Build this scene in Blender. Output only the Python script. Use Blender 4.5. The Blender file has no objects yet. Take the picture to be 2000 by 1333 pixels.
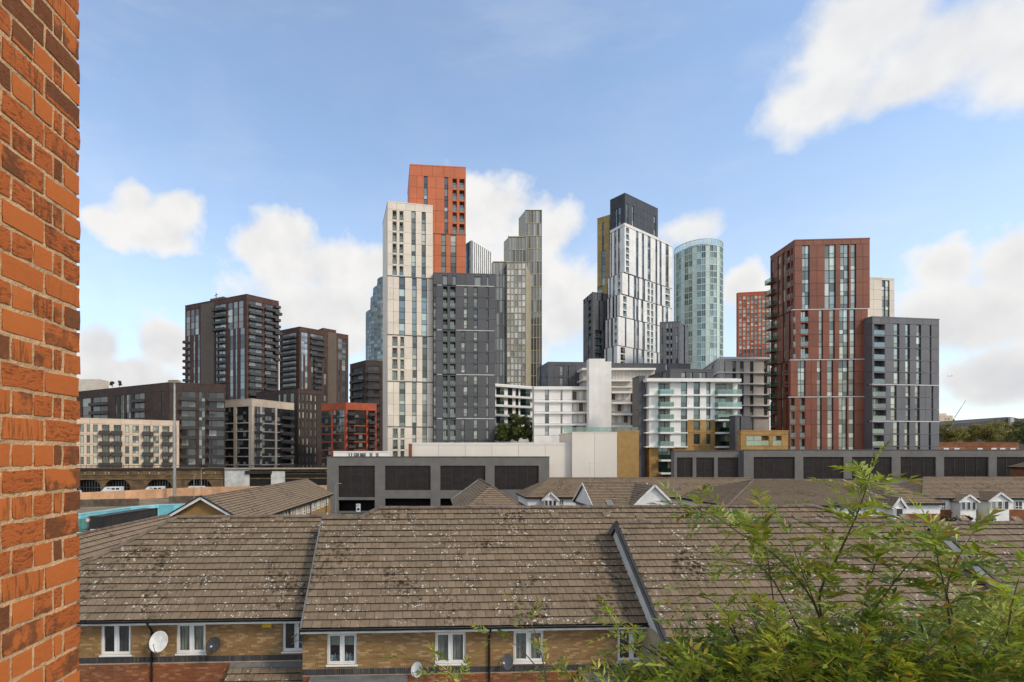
import bpy, math, random
from mathutils import Vector, Matrix, noise
random.seed(7)
rnd = random.random
def ru(a, b): return a + (b - a) * rnd()
SC = bpy.context.scene
COL = SC.collection

# ---------------------------------------------------------------- camera
F, X0, Y0, H = 1000.0, 850.0, 890.0, 11.0        # focal length, principal point (px of the 2000 px photo), eye height
cam_d = bpy.data.cameras.new('camera'); cam = bpy.data.objects.new('camera', cam_d); COL.objects.link(cam)
cam.location = (0, 0, H); cam.rotation_euler = (math.radians(90), 0, 0)
cam_d.sensor_width = 36; cam_d.lens = F / 2000 * 36
cam_d.shift_x = (1000 - X0) / 2000; cam_d.shift_y = (Y0 - 666.5) / 2000
cam_d.clip_end = 9000; cam_d.clip_start = 0.05
SC.camera = cam

# ---------------------------------------------------------------- sky, sun, exposure
SUN_EL, SUN_AZ = 42, 125            # azimuth clockwise from +Y (the view direction): behind the camera, to the right
world = bpy.data.worlds.new('World'); SC.world = world; world.use_nodes = True
def build_sky():
    nt = world.node_tree; N = nt.nodes; L = nt.links; N.clear()
    out = N.new('ShaderNodeOutputWorld'); bg = N.new('ShaderNodeBackground'); bg.inputs[1].default_value = 0.15
    L.new(bg.outputs[0], out.inputs[0])
    sky = N.new('ShaderNodeTexSky'); sky.sky_type = 'NISHITA'; sky.sun_disc = False
    sky.sun_elevation = math.radians(SUN_EL); sky.sun_rotation = math.radians(SUN_AZ)
    sky.air_density = 1.0; sky.dust_density = 0.9; sky.ozone_density = 1.6; sky.altitude = 20
    tc = N.new('ShaderNodeTexCoord')
    def M(op, a, b=None, c=None, clamp=False):
        n = N.new('ShaderNodeMath'); n.operation = op; n.use_clamp = clamp
        for i, v in enumerate((a, b, c)):
            if v is None: continue
            if isinstance(v, (int, float)): n.inputs[i].default_value = v
            else: L.new(v, n.inputs[i])
        return n.outputs[0]
    def V(op, a, b):
        n = N.new('ShaderNodeVectorMath'); n.operation = op
        for i, v in enumerate((a, b)):
            if v is None: continue
            if isinstance(v, tuple): n.inputs[i].default_value = v
            else: L.new(v, n.inputs[i])
        return n.outputs['Value'] if op == 'LENGTH' else n.outputs[0]
    def SM(v, a, b):
        n = N.new('ShaderNodeMapRange'); n.interpolation_type = 'SMOOTHSTEP'
        L.new(v, n.inputs[0]); n.inputs[1].default_value = a; n.inputs[2].default_value = b
        return n.outputs[0]
    def NO(vec, scale, detail, rough):
        n = N.new('ShaderNodeTexNoise'); n.inputs['Scale'].default_value = scale
        n.inputs['Detail'].default_value = detail; n.inputs['Roughness'].default_value = rough
        L.new(vec, n.inputs['Vector']); return n.outputs[0]
    d = V('NORMALIZE', tc.outputs['Generated'], None)
    sp = N.new('ShaderNodeSeparateXYZ'); L.new(d, sp.inputs[0])
    az = M('ARCTAN2', sp.outputs[0], sp.outputs[1]); el = M('ARCSINE', sp.outputs[2])
    cb = N.new('ShaderNodeCombineXYZ'); L.new(az, cb.inputs[0]); L.new(el, cb.inputs[1])
    # billowy edges: displace the cloud outlines with noise
    n1 = NO(d, 7.0, 7, 0.55); n2 = NO(d, 21.0, 5, 0.6)
    wob = M('ADD', M('MULTIPLY', M('SUBTRACT', n1, 0.5), 2.6), M('MULTIPLY', M('SUBTRACT', n2, 0.5), 1.0))
    def cloud(blobs):
        acc = None
        for (px, py, wx, wy) in blobs:
            a = math.atan((px - X0) / F); r = math.hypot(F, px - X0)
            e = math.atan((Y0 - py) / r)
            wa = wx / F * math.cos(a) ** 2; we = wy / r * math.cos(e) ** 2
            q = V('LENGTH', V('MULTIPLY', V('SUBTRACT', cb.outputs[0], (a, e, 0)), (1 / wa, 1 / we, 0)), None)
            v = M('SUBTRACT', 1.0, q)
            acc = v if acc is None else M('SMOOTH_MAX', acc, v, 0.25)
        return acc
    crisp = cloud([(285, 425, 135, 66), (262, 385, 70, 50), (345, 405, 78, 46), (200, 432, 70, 44), (290, 462, 130, 40),
                   (556, 465, 105, 78), (495, 480, 52, 58), (600, 520, 140, 80), (710, 520, 140, 80), (640, 610, 230, 120),
                   (955, 415, 120, 105), (1050, 455, 115, 85), (1010, 560, 210, 130), (1110, 590, 100, 130), (900, 650, 280, 110),
                   (190, 680, 85, 78), (330, 675, 100, 70), (240, 740, 190, 80), (480, 700, 190, 100),
                   (1845, 520, 80, 62), (1985, 520, 110, 100), (1890, 620, 230, 105), (1960, 740, 230, 90), (2130, 560, 190, 180),
                   (1455, 560, 70, 56), (1570, 610, 150, 80)])
    soft = cloud([(1690, 60, 240, 130), (1870, 95, 320, 170), (1610, 190, 170, 90), (2030, 80, 280, 190), (1780, 165, 270, 80), (1340, 450, 95, 55)])
    # clouds carry on in the same way outside the photograph
    n3 = NO(V('MULTIPLY', d, (1.0, 1.0, 1.9)), 2.6, 6, 0.52)
    front = M('MULTIPLY', SM(sp.outputs[1], 0.35, 0.55), SM(M('ABSOLUTE', M('ADD', el, -0.2)), 0.75, 0.5))
    rest = M('SUBTRACT', M('MULTIPLY', M('SUBTRACT', n3, 0.42), 5.0), M('MULTIPLY', front, 9.0))
    crisp_d = SM(M('ADD', crisp, M('MULTIPLY', wob, M('ADD', 0.55, M('MULTIPLY', SM(crisp, 0.5, 0.0), 0.35)))), -0.08, 0.55)
    soft_d = M('MULTIPLY', SM(M('ADD', soft, M('MULTIPLY', wob, 0.6)), -0.05, 0.70), 0.95)
    rest_d = SM(rest, 0.0, 0.9)
    dens = M('MAXIMUM', M('MAXIMUM', crisp_d, soft_d), rest_d)
    # thin veil, thicker towards the horizon
    veil = M('ADD', M('ADD', 0.11, M('MULTIPLY', SM(el, 0.6, 0.0), 0.42)), M('MULTIPLY', SM(n3, 0.45, 0.75), 0.08))
    wisp = NO(V('MULTIPLY', V('ADD', d, (0.0, 0.0, 0.3)), (1.6, 3.0, 7.0)), 1.7, 6, 0.6)
    veil = M('ADD', veil, M('MULTIPLY', SM(wisp, 0.50, 0.72), 0.12))
    dens = M('MAXIMUM', dens, veil, None, True)
    up = V('ADD', d, (0.012, 0.0, 0.03))
    relief = M('SUBTRACT', NO(up, 7.0, 4, 0.55), NO(d, 7.0, 4, 0.55))          # thicker above = shaded
    body = SM(M('MAXIMUM', crisp, M('SUBTRACT', soft, 0.1)), 0.0, 0.8)
    shade = M('ADD', M('MULTIPLY', relief, 2.2), M('MULTIPLY', body, M('ADD', 0.22, M('MULTIPLY', SM(el, 0.42, 0.08), 0.5))), None, True)
    mixc = N.new('ShaderNodeMix'); mixc.data_type = 'RGBA'
    L.new(shade, mixc.inputs['Factor'])
    mixc.inputs['A'].default_value = (CLOUD_HI * 1.0, CLOUD_HI * 0.99, CLOUD_HI * 0.975, 1)
    mixc.inputs['B'].default_value = (CLOUD_LO * 0.97, CLOUD_LO * 0.98, CLOUD_LO * 1.01, 1)
    tint = N.new('ShaderNodeMix'); tint.data_type = 'RGBA'; tint.blend_type = 'MULTIPLY'; tint.inputs['Factor'].default_value = 1
    L.new(sky.outputs[0], tint.inputs['A']); tint.inputs['B'].default_value = SKY_TINT
    fin = N.new('ShaderNodeMix'); fin.data_type = 'RGBA'
    L.new(dens, fin.inputs['Factor']); L.new(tint.outputs['Result'], fin.inputs['A']); L.new(mixc.outputs['Result'], fin.inputs['B'])
    L.new(fin.outputs['Result'], bg.inputs[0])
CLOUD_HI, CLOUD_LO, SKY_TINT = 3.65, 2.85, (0.95, 1.04, 1.06, 1)
build_sky()
sun_d = bpy.data.lights.new('sun', 'SUN'); sun = bpy.data.objects.new('sun', sun_d); COL.objects.link(sun)
sun_d.energy = 1.45; sun_d.angle = math.radians(10); sun_d.color = (1.0, 0.87, 0.68)
_a, _e = math.radians(SUN_AZ), math.radians(SUN_EL)
sun.rotation_euler = Vector((math.sin(_a) * math.cos(_e), math.cos(_a) * math.cos(_e), math.sin(_e))).to_track_quat('Z', 'Y').to_euler()
sun.location = (0, 0, 200)
vs = SC.view_settings; vs.view_transform = 'Standard'; vs.look = 'None'; vs.gamma = 1; vs.exposure = 0.76
world.cycles.sampling_method = 'MANUAL'; world.cycles.sample_map_resolution = 512
SC.cycles.use_denoising = True
SC.cycles.max_bounces = 6; SC.cycles.diffuse_bounces = 3; SC.cycles.glossy_bounces = 3
SC.cycles.transparent_max_bounces = 8; SC.cycles.caustics_reflective = False; SC.cycles.caustics_refractive = False

# ---------------------------------------------------------------- pixel -> place (a pixel is a direction; Z is the distance along the view axis)
def gx(x, Z): return (x - X0) / F * Z
def gz(y, Z): return H - (y - Y0) / F * Z
def P(x, y, Z): return Vector((gx(x, Z), Z, gz(y, Z)))

# ---------------------------------------------------------------- mesh helpers
class MB:
    """collects faces; one MB becomes ONE mesh object"""
    def __init__(s): s.v, s.f, s.m = [], [], []
    def poly(s, pts, m=0):
        i = len(s.v); s.v += [tuple(p) for p in pts]; s.f.append(tuple(range(i, i + len(pts)))); s.m.append(m)
    def box(s, x0, x1, y0, y1, z0, z1, m=0, skip=''):
        i = len(s.v)
        s.v += [(x0, y0, z0), (x1, y0, z0), (x1, y1, z0), (x0, y1, z0), (x0, y0, z1), (x1, y0, z1), (x1, y1, z1), (x0, y1, z1)]
        for k, q in (('b', (0, 3, 2, 1)), ('t', (4, 5, 6, 7)), ('f', (0, 1, 5, 4)), ('r', (1, 2, 6, 5)), ('k', (2, 3, 7, 6)), ('l', (3, 0, 4, 7))):
            if k not in skip: s.f.append(tuple(i + j for j in q)); s.m.append(m)
        return s
    def prism(s, pts, z0, z1, m=0, top=None):
        n = len(pts); i = len(s.v)
        a = sum(pts[k][0] * pts[(k + 1) % n][1] - pts[(k + 1) % n][0] * pts[k][1] for k in range(n))
        if a < 0: pts = pts[::-1]
        s.v += [(p[0], p[1], z0) for p in pts] + [(p[0], p[1], z1) for p in pts]
        for k in range(n):
            j = (k + 1) % n; s.f.append((i + k, i + j, i + n + j, i + n + k)); s.m.append(m)
        s.f.append(tuple(i + n + k for k in range(n))); s.m.append(m if top is None else top)
        s.f.append(tuple(i + n - 1 - k for k in range(n))); s.m.append(m)
        return s
    def bar(s, a, b, w, h=None, m=0, up=(0, 0, 1)):
        h = h or w; a, b = Vector(a), Vector(b); d = (b - a).normalized(); up = Vector(up)
        if abs(d.dot(up)) > .97: up = Vector((0, 1, 0))
        r = d.cross(up).normalized(); q = r.cross(d)
        i = len(s.v)
        for c in (a, b):
            for (x, y) in ((-1, -1), (1, -1), (1, 1), (-1, 1)): s.v.append(tuple(c + r * (x * w / 2) + q * (y * h / 2)))
        for q4 in ((0, 1, 5, 4), (1, 2, 6, 5), (2, 3, 7, 6), (3, 0, 4, 7), (3, 2, 1, 0), (4, 5, 6, 7)):
            s.f.append(tuple(i + k for k in q4)); s.m.append(m)
        return s
    def tube(s, path, radii, n=8, m=0, cap=True):
        path = [Vector(p) for p in path]
        if not isinstance(radii, (list, tuple)): radii = [radii] * len(path)
        i0 = len(s.v)
        for k, p in enumerate(path):
            t = (path[min(k + 1, len(path) - 1)] - path[max(k - 1, 0)]).normalized()
            u = t.cross(Vector((0, 0, 1)))
            if u.length < .05: u = t.cross(Vector((0, 1, 0)))
            u.normalize(); w = u.cross(t)
            for j in range(n):
                a = 2 * math.pi * j / n; s.v.append(tuple(p + (u * math.cos(a) + w * math.sin(a)) * radii[k]))
        for k in range(len(path) - 1):
            for j in range(n):
                a = i0 + k * n + j; b = i0 + k * n + (j + 1) % n
                s.f.append((a, b, b + n, a + n)); s.m.append(m)
        if cap:
            s.f.append(tuple(i0 + j for j in range(n))[::-1]); s.m.append(m)
            e = i0 + (len(path) - 1) * n; s.f.append(tuple(e + j for j in range(n))); s.m.append(m)
        return s
    def lathe(s, prof, c=(0, 0, 0), n=16, m=0):
        i0 = len(s.v)
        for (r, z) in prof:
            for j in range(n):
                a = 2 * math.pi * j / n; s.v.append((c[0] + r * math.cos(a), c[1] + r * math.sin(a), c[2] + z))
        for k in range(len(prof) - 1):
            for j in range(n):
                a = i0 + k * n + j; b = i0 + k * n + (j + 1) % n
                s.f.append((a, b, b + n, a + n)); s.m.append(m)
        return s
    def add(s, o, mat=None):
        i = len(s.v)
        s.v += [tuple(mat @ Vector(p)) for p in o.v] if mat else o.v
        s.f += [tuple(i + k for k in q) for q in o.f]; s.m += o.m
    def mesh(s, name, mats, smooth=False):
        me = bpy.data.meshes.new(name); me.from_pydata(s.v, [], s.f)
        for m in (mats if isinstance(mats, (list, tuple)) else [mats]): me.materials.append(m)
        if any(s.m): me.polygons.foreach_set('material_index', s.m)
        if smooth: me.polygons.foreach_set('use_smooth', [True] * len(me.polygons))
        me.update(); return me
    def build(s, name, mats, parent=None, smooth=False, stuff=False, local=False):
        o = bpy.data.objects.new(name, s.mesh(name, mats, smooth)); COL.objects.link(o)
        if parent is not None:
            o.parent = parent
            if not local: o.location = -Vector(wloc(parent))
        if stuff: o['kind'] = 'stuff'
        return o
def wloc(o):
    v = Vector(o.location)
    while o.parent is not None: o = o.parent; v = v + Vector(o.location)
    return v
def tag(o, label=None, cat=None, group=None, kind=None):
    if label: o['label'] = label
    if cat: o['category'] = cat
    if group: o['group'] = group
    if kind: o['kind'] = kind
    return o
def thing(name, label, cat, loc=(0, 0, 0), rz=0, group=None):
    o = bpy.data.objects.new(name, None); COL.objects.link(o); o.location = loc; o.rotation_euler.z = rz
    o.empty_display_size = .2
    return tag(o, label, cat, group)
def place(name, me, parent, loc, rot=None):
    """link a (shared) mesh as a child, at a WORLD location (parents are never rotated here)"""
    o = bpy.data.objects.new(name, me); COL.objects.link(o); o.parent = parent
    o.location = Vector(loc) - wloc(parent)
    if rot is not None: o.rotation_euler = rot
    return o

# ---------------------------------------------------------------- materials
MATS = {}
class NT:
    def __init__(s, name):
        s.mat = bpy.data.materials.new(name); s.mat.use_nodes = True
        s.t = s.mat.node_tree; s.N = s.t.nodes; s.L = s.t.links
        s.p = s.N['Principled BSDF']; s.out = s.N['Material Output']; MATS[name] = s.mat
        s.geo = s.N.new('ShaderNodeNewGeometry')
    def link(s, v, inp):
        if isinstance(v, bpy.types.NodeSocket): s.L.new(v, inp)
        elif isinstance(v, (tuple, list)) and len(v) == 3 and inp.type == 'RGBA': inp.default_value = (*v, 1)
        else: inp.default_value = v
    def pos(s): return s.geo.outputs['Position']
    def rand(s):
        oi = s.N.new('ShaderNodeObjectInfo')
        return s.m('FRACT', s.m('ADD', oi.outputs['Random'], s.geo.outputs['Random Per Island']))
    def m(s, op, a, b=0.0, c=0.0, clamp=False):
        n = s.N.new('ShaderNodeMath'); n.operation = op; n.use_clamp = clamp
        for i, v in enumerate((a, b, c)): s.link(v, n.inputs[i])
        return n.outputs[0]
    def noise(s, scale, detail=4, rough=.55, vec=None, out=0):
        n = s.N.new('ShaderNodeTexNoise'); n.inputs['Scale'].default_value = scale
        n.inputs['Detail'].default_value = detail; n.inputs['Roughness'].default_value = rough
        s.L.new(vec if vec is not None else s.pos(), n.inputs['Vector']); return n.outputs[out]
    def voro(s, scale, vec=None, feature='F1'):
        n = s.N.new('ShaderNodeTexVoronoi'); n.feature = feature; n.inputs['Scale'].default_value = scale
        s.L.new(vec if vec is not None else s.pos(), n.inputs['Vector']); return n
    def ramp(s, v, a, b, lo=0.0, hi=1.0):
        n = s.N.new('ShaderNodeMapRange'); n.interpolation_type = 'SMOOTHSTEP'; s.link(v, n.inputs[0])
        for i, q in ((1, a), (2, b), (3, lo), (4, hi)): n.inputs[i].default_value = q
        return n.outputs[0]
    def mix(s, f, a, b, mode='MIX'):
        n = s.N.new('ShaderNodeMix'); n.data_type = 'RGBA'; n.blend_type = mode
        s.link(f, n.inputs['Factor']); s.link(a, n.inputs['A']); s.link(b, n.inputs['B']); return n.outputs['Result']
    def val(s, col, v):
        n = s.N.new('ShaderNodeHueSaturation'); s.link(col, n.inputs['Color']); s.link(v, n.inputs['Value']); return n.outputs[0]
    def scalevec(s, v):
        n = s.N.new('ShaderNodeVectorMath'); n.operation = 'MULTIPLY'; s.L.new(s.pos(), n.inputs[0]); n.inputs[1].default_value = v
        return n.outputs[0]
    def bump(s, h, strength=.3, dist=.01):
        n = s.N.new('ShaderNodeBump'); n.inputs['Strength'].default_value = strength; n.inputs['Distance'].default_value = dist
        s.L.new(h, n.inputs['Height']); s.L.new(n.outputs[0], s.p.inputs['Normal'])
    def done(s, col=None, rough=None, spec=None, metal=None):
        if col is not None: s.link(col, s.p.inputs['Base Color'])
        if rough is not None: s.link(rough, s.p.inputs['Roughness'])
        if spec is not None: s.link(spec, s.p.inputs['Specular IOR Level'])
        if metal is not None: s.link(metal, s.p.inputs['Metallic'])
        return s.mat
def plain(name, col, rough=.7, var=.12, scale=.6, rv=.08, bump=0, bscale=30, metal=0, streak=.0, spec=.4):
    """a weathered single-colour surface: blotches, per-piece variation, rain streaks"""
    t = NT(name)
    v = t.ramp(t.noise(scale, 5, .6), .3, .7, 1 - var, 1 + var)
    v = t.m('MULTIPLY', v, t.ramp(t.rand(), 0, 1, 1 - rv, 1 + rv))
    if streak:
        st = t.noise(1.0, 4, .6, t.scalevec((.5, .5, .04)))
        v = t.m('MULTIPLY', v, t.ramp(st, .35, .75, 1 + streak * .3, 1 - streak))
    c = t.val(col, v)
    if bump: t.bump(t.noise(bscale, 4, .6), bump, .02)
    return t.done(c, t.ramp(t.noise(scale * 3, 3), .3, .7, max(.02, rough - .1), min(1, rough + .1)), spec, metal)
def glass(name, dark, blind, p_blind=.3, refl=.25, tint=(.8, .9, .88), rough=.04):
    """window glass over a room: some rooms dark, some with pale blinds; reflects the sky"""
    t = NT(name); r = t.rand()
    r2 = t.m('FRACT', t.m('MULTIPLY', r, 17.31))
    c = t.mix(t.m('LESS_THAN', r, p_blind), t.val(dark, t.ramp(r2, 0, 1, .5, 1.5)), t.val(blind, t.ramp(r2, 0, 1, .55, 1.1)))
    t.done(c, .3, .5)
    g = t.N.new('ShaderNodeBsdfGlossy'); g.inputs['Roughness'].default_value = rough; g.inputs['Color'].default_value = (*tint, 1)
    b = t.N.new('ShaderNodeBump'); b.inputs['Strength'].default_value = .03; b.inputs['Distance'].default_value = .05
    t.L.new(t.noise(.7, 2), b.inputs['Height']); t.L.new(b.outputs[0], g.inputs['Normal'])
    mx = t.N.new('ShaderNodeMixShader'); t.link(t.ramp(r2, 0, 1, refl * .45, refl * 1.5), mx.inputs[0])
    t.L.new(t.p.outputs[0], mx.inputs[1]); t.L.new(g.outputs[0], mx.inputs[2]); t.L.new(mx.outputs[0], t.out.inputs[0])
    return t.mat
def clear_glass(name, tint=(.75, .88, .84), refl=.12):
    t = NT(name); tr = t.N.new('ShaderNodeBsdfTransparent'); tr.inputs[0].default_value = (*tint, 1)
    g = t.N.new('ShaderNodeBsdfGlossy'); g.inputs['Roughness'].default_value = .03
    mx = t.N.new('ShaderNodeMixShader'); mx.inputs[0].default_value = refl
    t.L.new(tr.outputs[0], mx.inputs[1]); t.L.new(g.outputs[0], mx.inputs[2]); t.L.new(mx.outputs[0], t.out.inputs[0])
    return t.mat
def mat_wallbrick():
    t = NT('old_orange_brick'); r = t.rand(); r2 = t.m('FRACT', t.m('MULTIPLY', r, 23.7)); r3 = t.m('FRACT', t.m('MULTIPLY', r, 71.3))
    c = t.mix(r2, (.46, .132, .034), (.37, .098, .028))
    sz = t.N.new('ShaderNodeSeparateXYZ'); t.L.new(t.pos(), sz.inputs[0])
    thr = t.ramp(sz.outputs[2], 12.06, 12.2, .05, .45)          # the darker courses near the top
    burnt = t.m('MAXIMUM', t.m('LESS_THAN', r, thr), t.m('MULTIPLY', t.ramp(r3, .62, .80), t.ramp(t.noise(13, 4, .65), .46, .60)))
    c = t.mix(t.m('MULTIPLY', burnt, .88), c, t.mix(t.noise(60, 3), (.06, .033, .02), (.20, .075, .032)))
    n = t.noise(30, 5, .65)
    c = t.mix(t.ramp(n, .58, .8, 0, .4), c, (.52, .20, .065))
    # hand-made creases: wavy dark lines, strong on some bricks only
    warp = t.N.new('ShaderNodeVectorMath'); warp.operation = 'ADD'; t.L.new(t.scalevec((34, 34, 120)), warp.inputs[0])
    wn = t.N.new('ShaderNodeTexNoise'); wn.inputs['Scale'].default_value = 22; t.L.new(t.pos(), wn.inputs['Vector'])
    sc = t.N.new('ShaderNodeVectorMath'); sc.operation = 'SCALE'; t.L.new(wn.outputs['Color'], sc.inputs[0]); sc.inputs['Scale'].default_value = 3.0; t.L.new(sc.outputs[0], warp.inputs[1])
    crease = t.noise(1.0, 4, .62, warp.outputs[0]); amt = t.ramp(r2, .35, .75, .12, 1)
    drag = t.noise(1.0, 3, .6, t.scalevec((130, 130, 12))); amt2 = t.ramp(r3, .2, .05, 0, 1)
    c = t.mix(t.m('MULTIPLY', t.ramp(crease, .40, .47, .75, 0), amt), c, (.15, .05, .018))
    c = t.mix(t.m('MULTIPLY', t.ramp(drag, .40, .50, .7, 0), amt2), c, (.13, .055, .025))
    h = t.m('ADD', t.m('MULTIPLY', crease, t.m('MULTIPLY', amt, 1.3)), t.m('ADD', t.m('MULTIPLY', n, .35), t.m('MULTIPLY', t.m('MULTIPLY', drag, amt2), .8)))
    t.bump(h, .7, .005); return t.done(c, .88, .15)
def mat_tile(name='concrete_roof_tile', lich=1.0, rv=1.0, gain=1.0):
    t = NT(name); r = t.m('ADD', .5, t.m('MULTIPLY', t.m('SUBTRACT', t.rand(), .5), rv))
    c = t.mix(r, (.15, .109, .072), (.215, .158, .107))
    c = t.mix(t.ramp(t.noise(.35, 3), .35, .65, 0, .6), c, (.165, .125, .084))
    c = t.mix(t.ramp(t.noise(2.2, 6, .7), .48, .72, 0, .6), c, (.07, .052, .036))
    c = t.mix(t.ramp(t.noise(14, 4, .6), .52, .75, 0, .5), c, (.25, .19, .13))
    # pale lichen discs in drifts
    vn = t.voro(9.5); zone = t.ramp(t.noise(.55, 5, .62), .40, .60)
    size = t.m('MULTIPLY', t.ramp(t.noise(3.1, 2), .3, .7), .46)
    spot = t.m('MULTIPLY', t.m('LESS_THAN', t.m('ADD', vn.outputs['Distance'], t.m('MULTIPLY', t.noise(60, 2), .12)), size), t.m('LESS_THAN', t.m('FRACT', t.m('MULTIPLY', vn.outputs['Color'], 5.13)), t.m('MULTIPLY', zone, .95)))
    c = t.mix(t.m('MULTIPLY', spot, .72 * lich), c, (.60, .56, .49))
    # dark moss cushions
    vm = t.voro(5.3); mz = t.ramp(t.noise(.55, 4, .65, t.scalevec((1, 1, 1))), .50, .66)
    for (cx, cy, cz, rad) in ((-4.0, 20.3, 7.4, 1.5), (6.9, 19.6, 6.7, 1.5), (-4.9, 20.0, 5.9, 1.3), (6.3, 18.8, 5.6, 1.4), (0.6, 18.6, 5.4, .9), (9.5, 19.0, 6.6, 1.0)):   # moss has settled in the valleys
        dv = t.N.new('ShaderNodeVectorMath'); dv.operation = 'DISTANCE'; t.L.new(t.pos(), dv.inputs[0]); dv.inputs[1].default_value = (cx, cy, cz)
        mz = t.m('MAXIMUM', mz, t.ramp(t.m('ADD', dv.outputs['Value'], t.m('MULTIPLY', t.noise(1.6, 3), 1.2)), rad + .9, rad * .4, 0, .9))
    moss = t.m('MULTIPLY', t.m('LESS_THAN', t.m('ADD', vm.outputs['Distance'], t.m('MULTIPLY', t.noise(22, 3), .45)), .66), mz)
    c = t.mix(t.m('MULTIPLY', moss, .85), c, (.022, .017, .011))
    if gain != 1: c = t.val(c, gain)
    t.bump(t.m('ADD', t.noise(55, 4, .7), t.m('MULTIPLY', spot, .6)), .45, .01)
    return t.done(c, .9, .15)
def mat_bricks(name, cols, mort=None):
    t = NT(name); r = t.rand(); r2 = t.m('FRACT', t.m('MULTIPLY', r, 13.7))
    c = t.mix(r, cols[0], cols[1]); c = t.mix(t.m('LESS_THAN', r2, .18), c, cols[2])
    c = t.val(c, t.ramp(t.noise(.8, 4), .3, .7, .85, 1.12)); c = t.val(c, t.ramp(t.noise(40, 3), .3, .7, .88, 1.1))
    t.bump(t.noise(70, 3), .4, .006); return t.done(c, .88, .2)
def mat_leaf(name, cols):
    t = NT(name); r = t.rand(); n = t.noise(1.4, 3)
    c = t.mix(t.ramp(n, .35, .65), cols[0], cols[1]); c = t.mix(t.m('LESS_THAN', r, .16), c, cols[2])
    c = t.val(c, t.ramp(t.m('FRACT', t.m('MULTIPLY', r, 9.1)), 0, 1, .65, 1.4))
    t.done(c, .42, .45)
    tl = t.N.new('ShaderNodeBsdfTranslucent'); t.L.new(t.val(c, 1.5), tl.inputs[0])
    mx = t.N.new('ShaderNodeMixShader'); mx.inputs[0].default_value = .32
    t.L.new(t.p.outputs[0], mx.inputs[1]); t.L.new(tl.outputs[0], mx.inputs[2]); t.L.new(mx.outputs[0], t.out.inputs[0])
    return t.mat
def mat_ground(name, a, b, scale):
    t = NT(name); c = t.mix(t.ramp(t.noise(scale, 6, .65), .35, .65), a, b)
    c = t.val(c, t.ramp(t.noise(scale * 14, 4), .3, .7, .85, 1.15)); t.bump(t.noise(scale * 30, 3), .3, .02); return t.done(c, .92, .2)
def emit(name, col, s):
    t = NT(name); e = t.N.new('ShaderNodeEmission'); e.inputs[0].default_value = (*col, 1); e.inputs[1].default_value = s
    t.L.new(e.outputs[0], t.out.inputs[0]); return t.mat

m_wallbrick = mat_wallbrick(); m_wallmortar = plain('warm_mortar', (.48, .30, .16), .95, .2, 9, 0, .6, 60)
m_tile = mat_tile(); m_tile2 = mat_tile('estate_roof_tile', .25, .35, 1.22)
m_yellow = mat_bricks('yellow_stock_brick', [(.29, .175, .075), (.22, .125, .052), (.36, .24, .12)])
m_red = mat_bricks('red_brown_brick', [(.27, .10, .042), (.20, .068, .03), (.32, .15, .075)])
m_blue = mat_bricks('slate_grey_soldier_brick', [(.045, .042, .045), (.065, .06, .062), (.09, .08, .075)])
m_mortar = plain('pale_mortar', (.36, .29, .20), .95, .12, 3, 0)
m_upvc = plain('white_plastic_frame', (.72, .71, .69), .4, .06, 2, .03)
m_fascia = plain('white_painted_board', (.66, .65, .62), .55, .15, 1.5, .05, streak=.15)
m_gutter = plain('black_plastic_gutter', (.012, .012, .013), .4, .1, 2, .03)
m_lead = plain('lead_flashing', (.13, .13, .13), .5, .2, 2.5, .08, streak=.2)
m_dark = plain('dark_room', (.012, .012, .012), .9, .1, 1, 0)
m_black = plain('black_metal', (.018, .018, .02), .5, .1, 2, .05)
m_metal = plain('galvanised_steel', (.36, .36, .35), .4, .12, 2, .05, metal=.6)
m_houseglass = clear_glass('house_window_glass', (.86, .9, .89), .13)
m_curtain = plain('pale_curtain', (.42, .39, .34), .95, .2, 3, .2)
m_curtain_d = plain('grey_curtain', (.10, .095, .10), .95, .2, 3, .2)
# ---------------------------------------------------------------- ground
g = MB(); g.poly([(-4000, -60, 0), (4000, -60, 0), (4000, 6000, 0), (-4000, 6000, 0)])
tag(g.build('ground', mat_ground('tarmac_ground', (.075, .07, .064), (.11, .10, .09), .25)), kind='structure')

class Face:
    """a vertical plane through A (left) and B (right): pixel -> metres along it / height on it"""
    def __init__(s, A, B):
        s.o = Vector(A[:2]); d = Vector(B[:2]) - s.o; s.L = d.length; s.e = d / s.L
        s.inw = Vector((-s.e.y, s.e.x)); s.rot = math.atan2(s.e.y, s.e.x)
    def u(s, x):
        k = (x - X0) / F; return (k * s.o.y - s.o.x) / (s.e.x - k * s.e.y)
    def z(s, x, y): return H - (y - Y0) / F * (s.o.y + s.u(x) * s.e.y)
    def pt(s, u, w=0, z=0):
        p = s.o + s.e * u + s.inw * w; return Vector((p.x, p.y, z))
    def M(s, u, w, z): return Matrix.Translation(s.pt(u, w, z)) @ Matrix.Rotation(s.rot, 4, 'Z')

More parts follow.
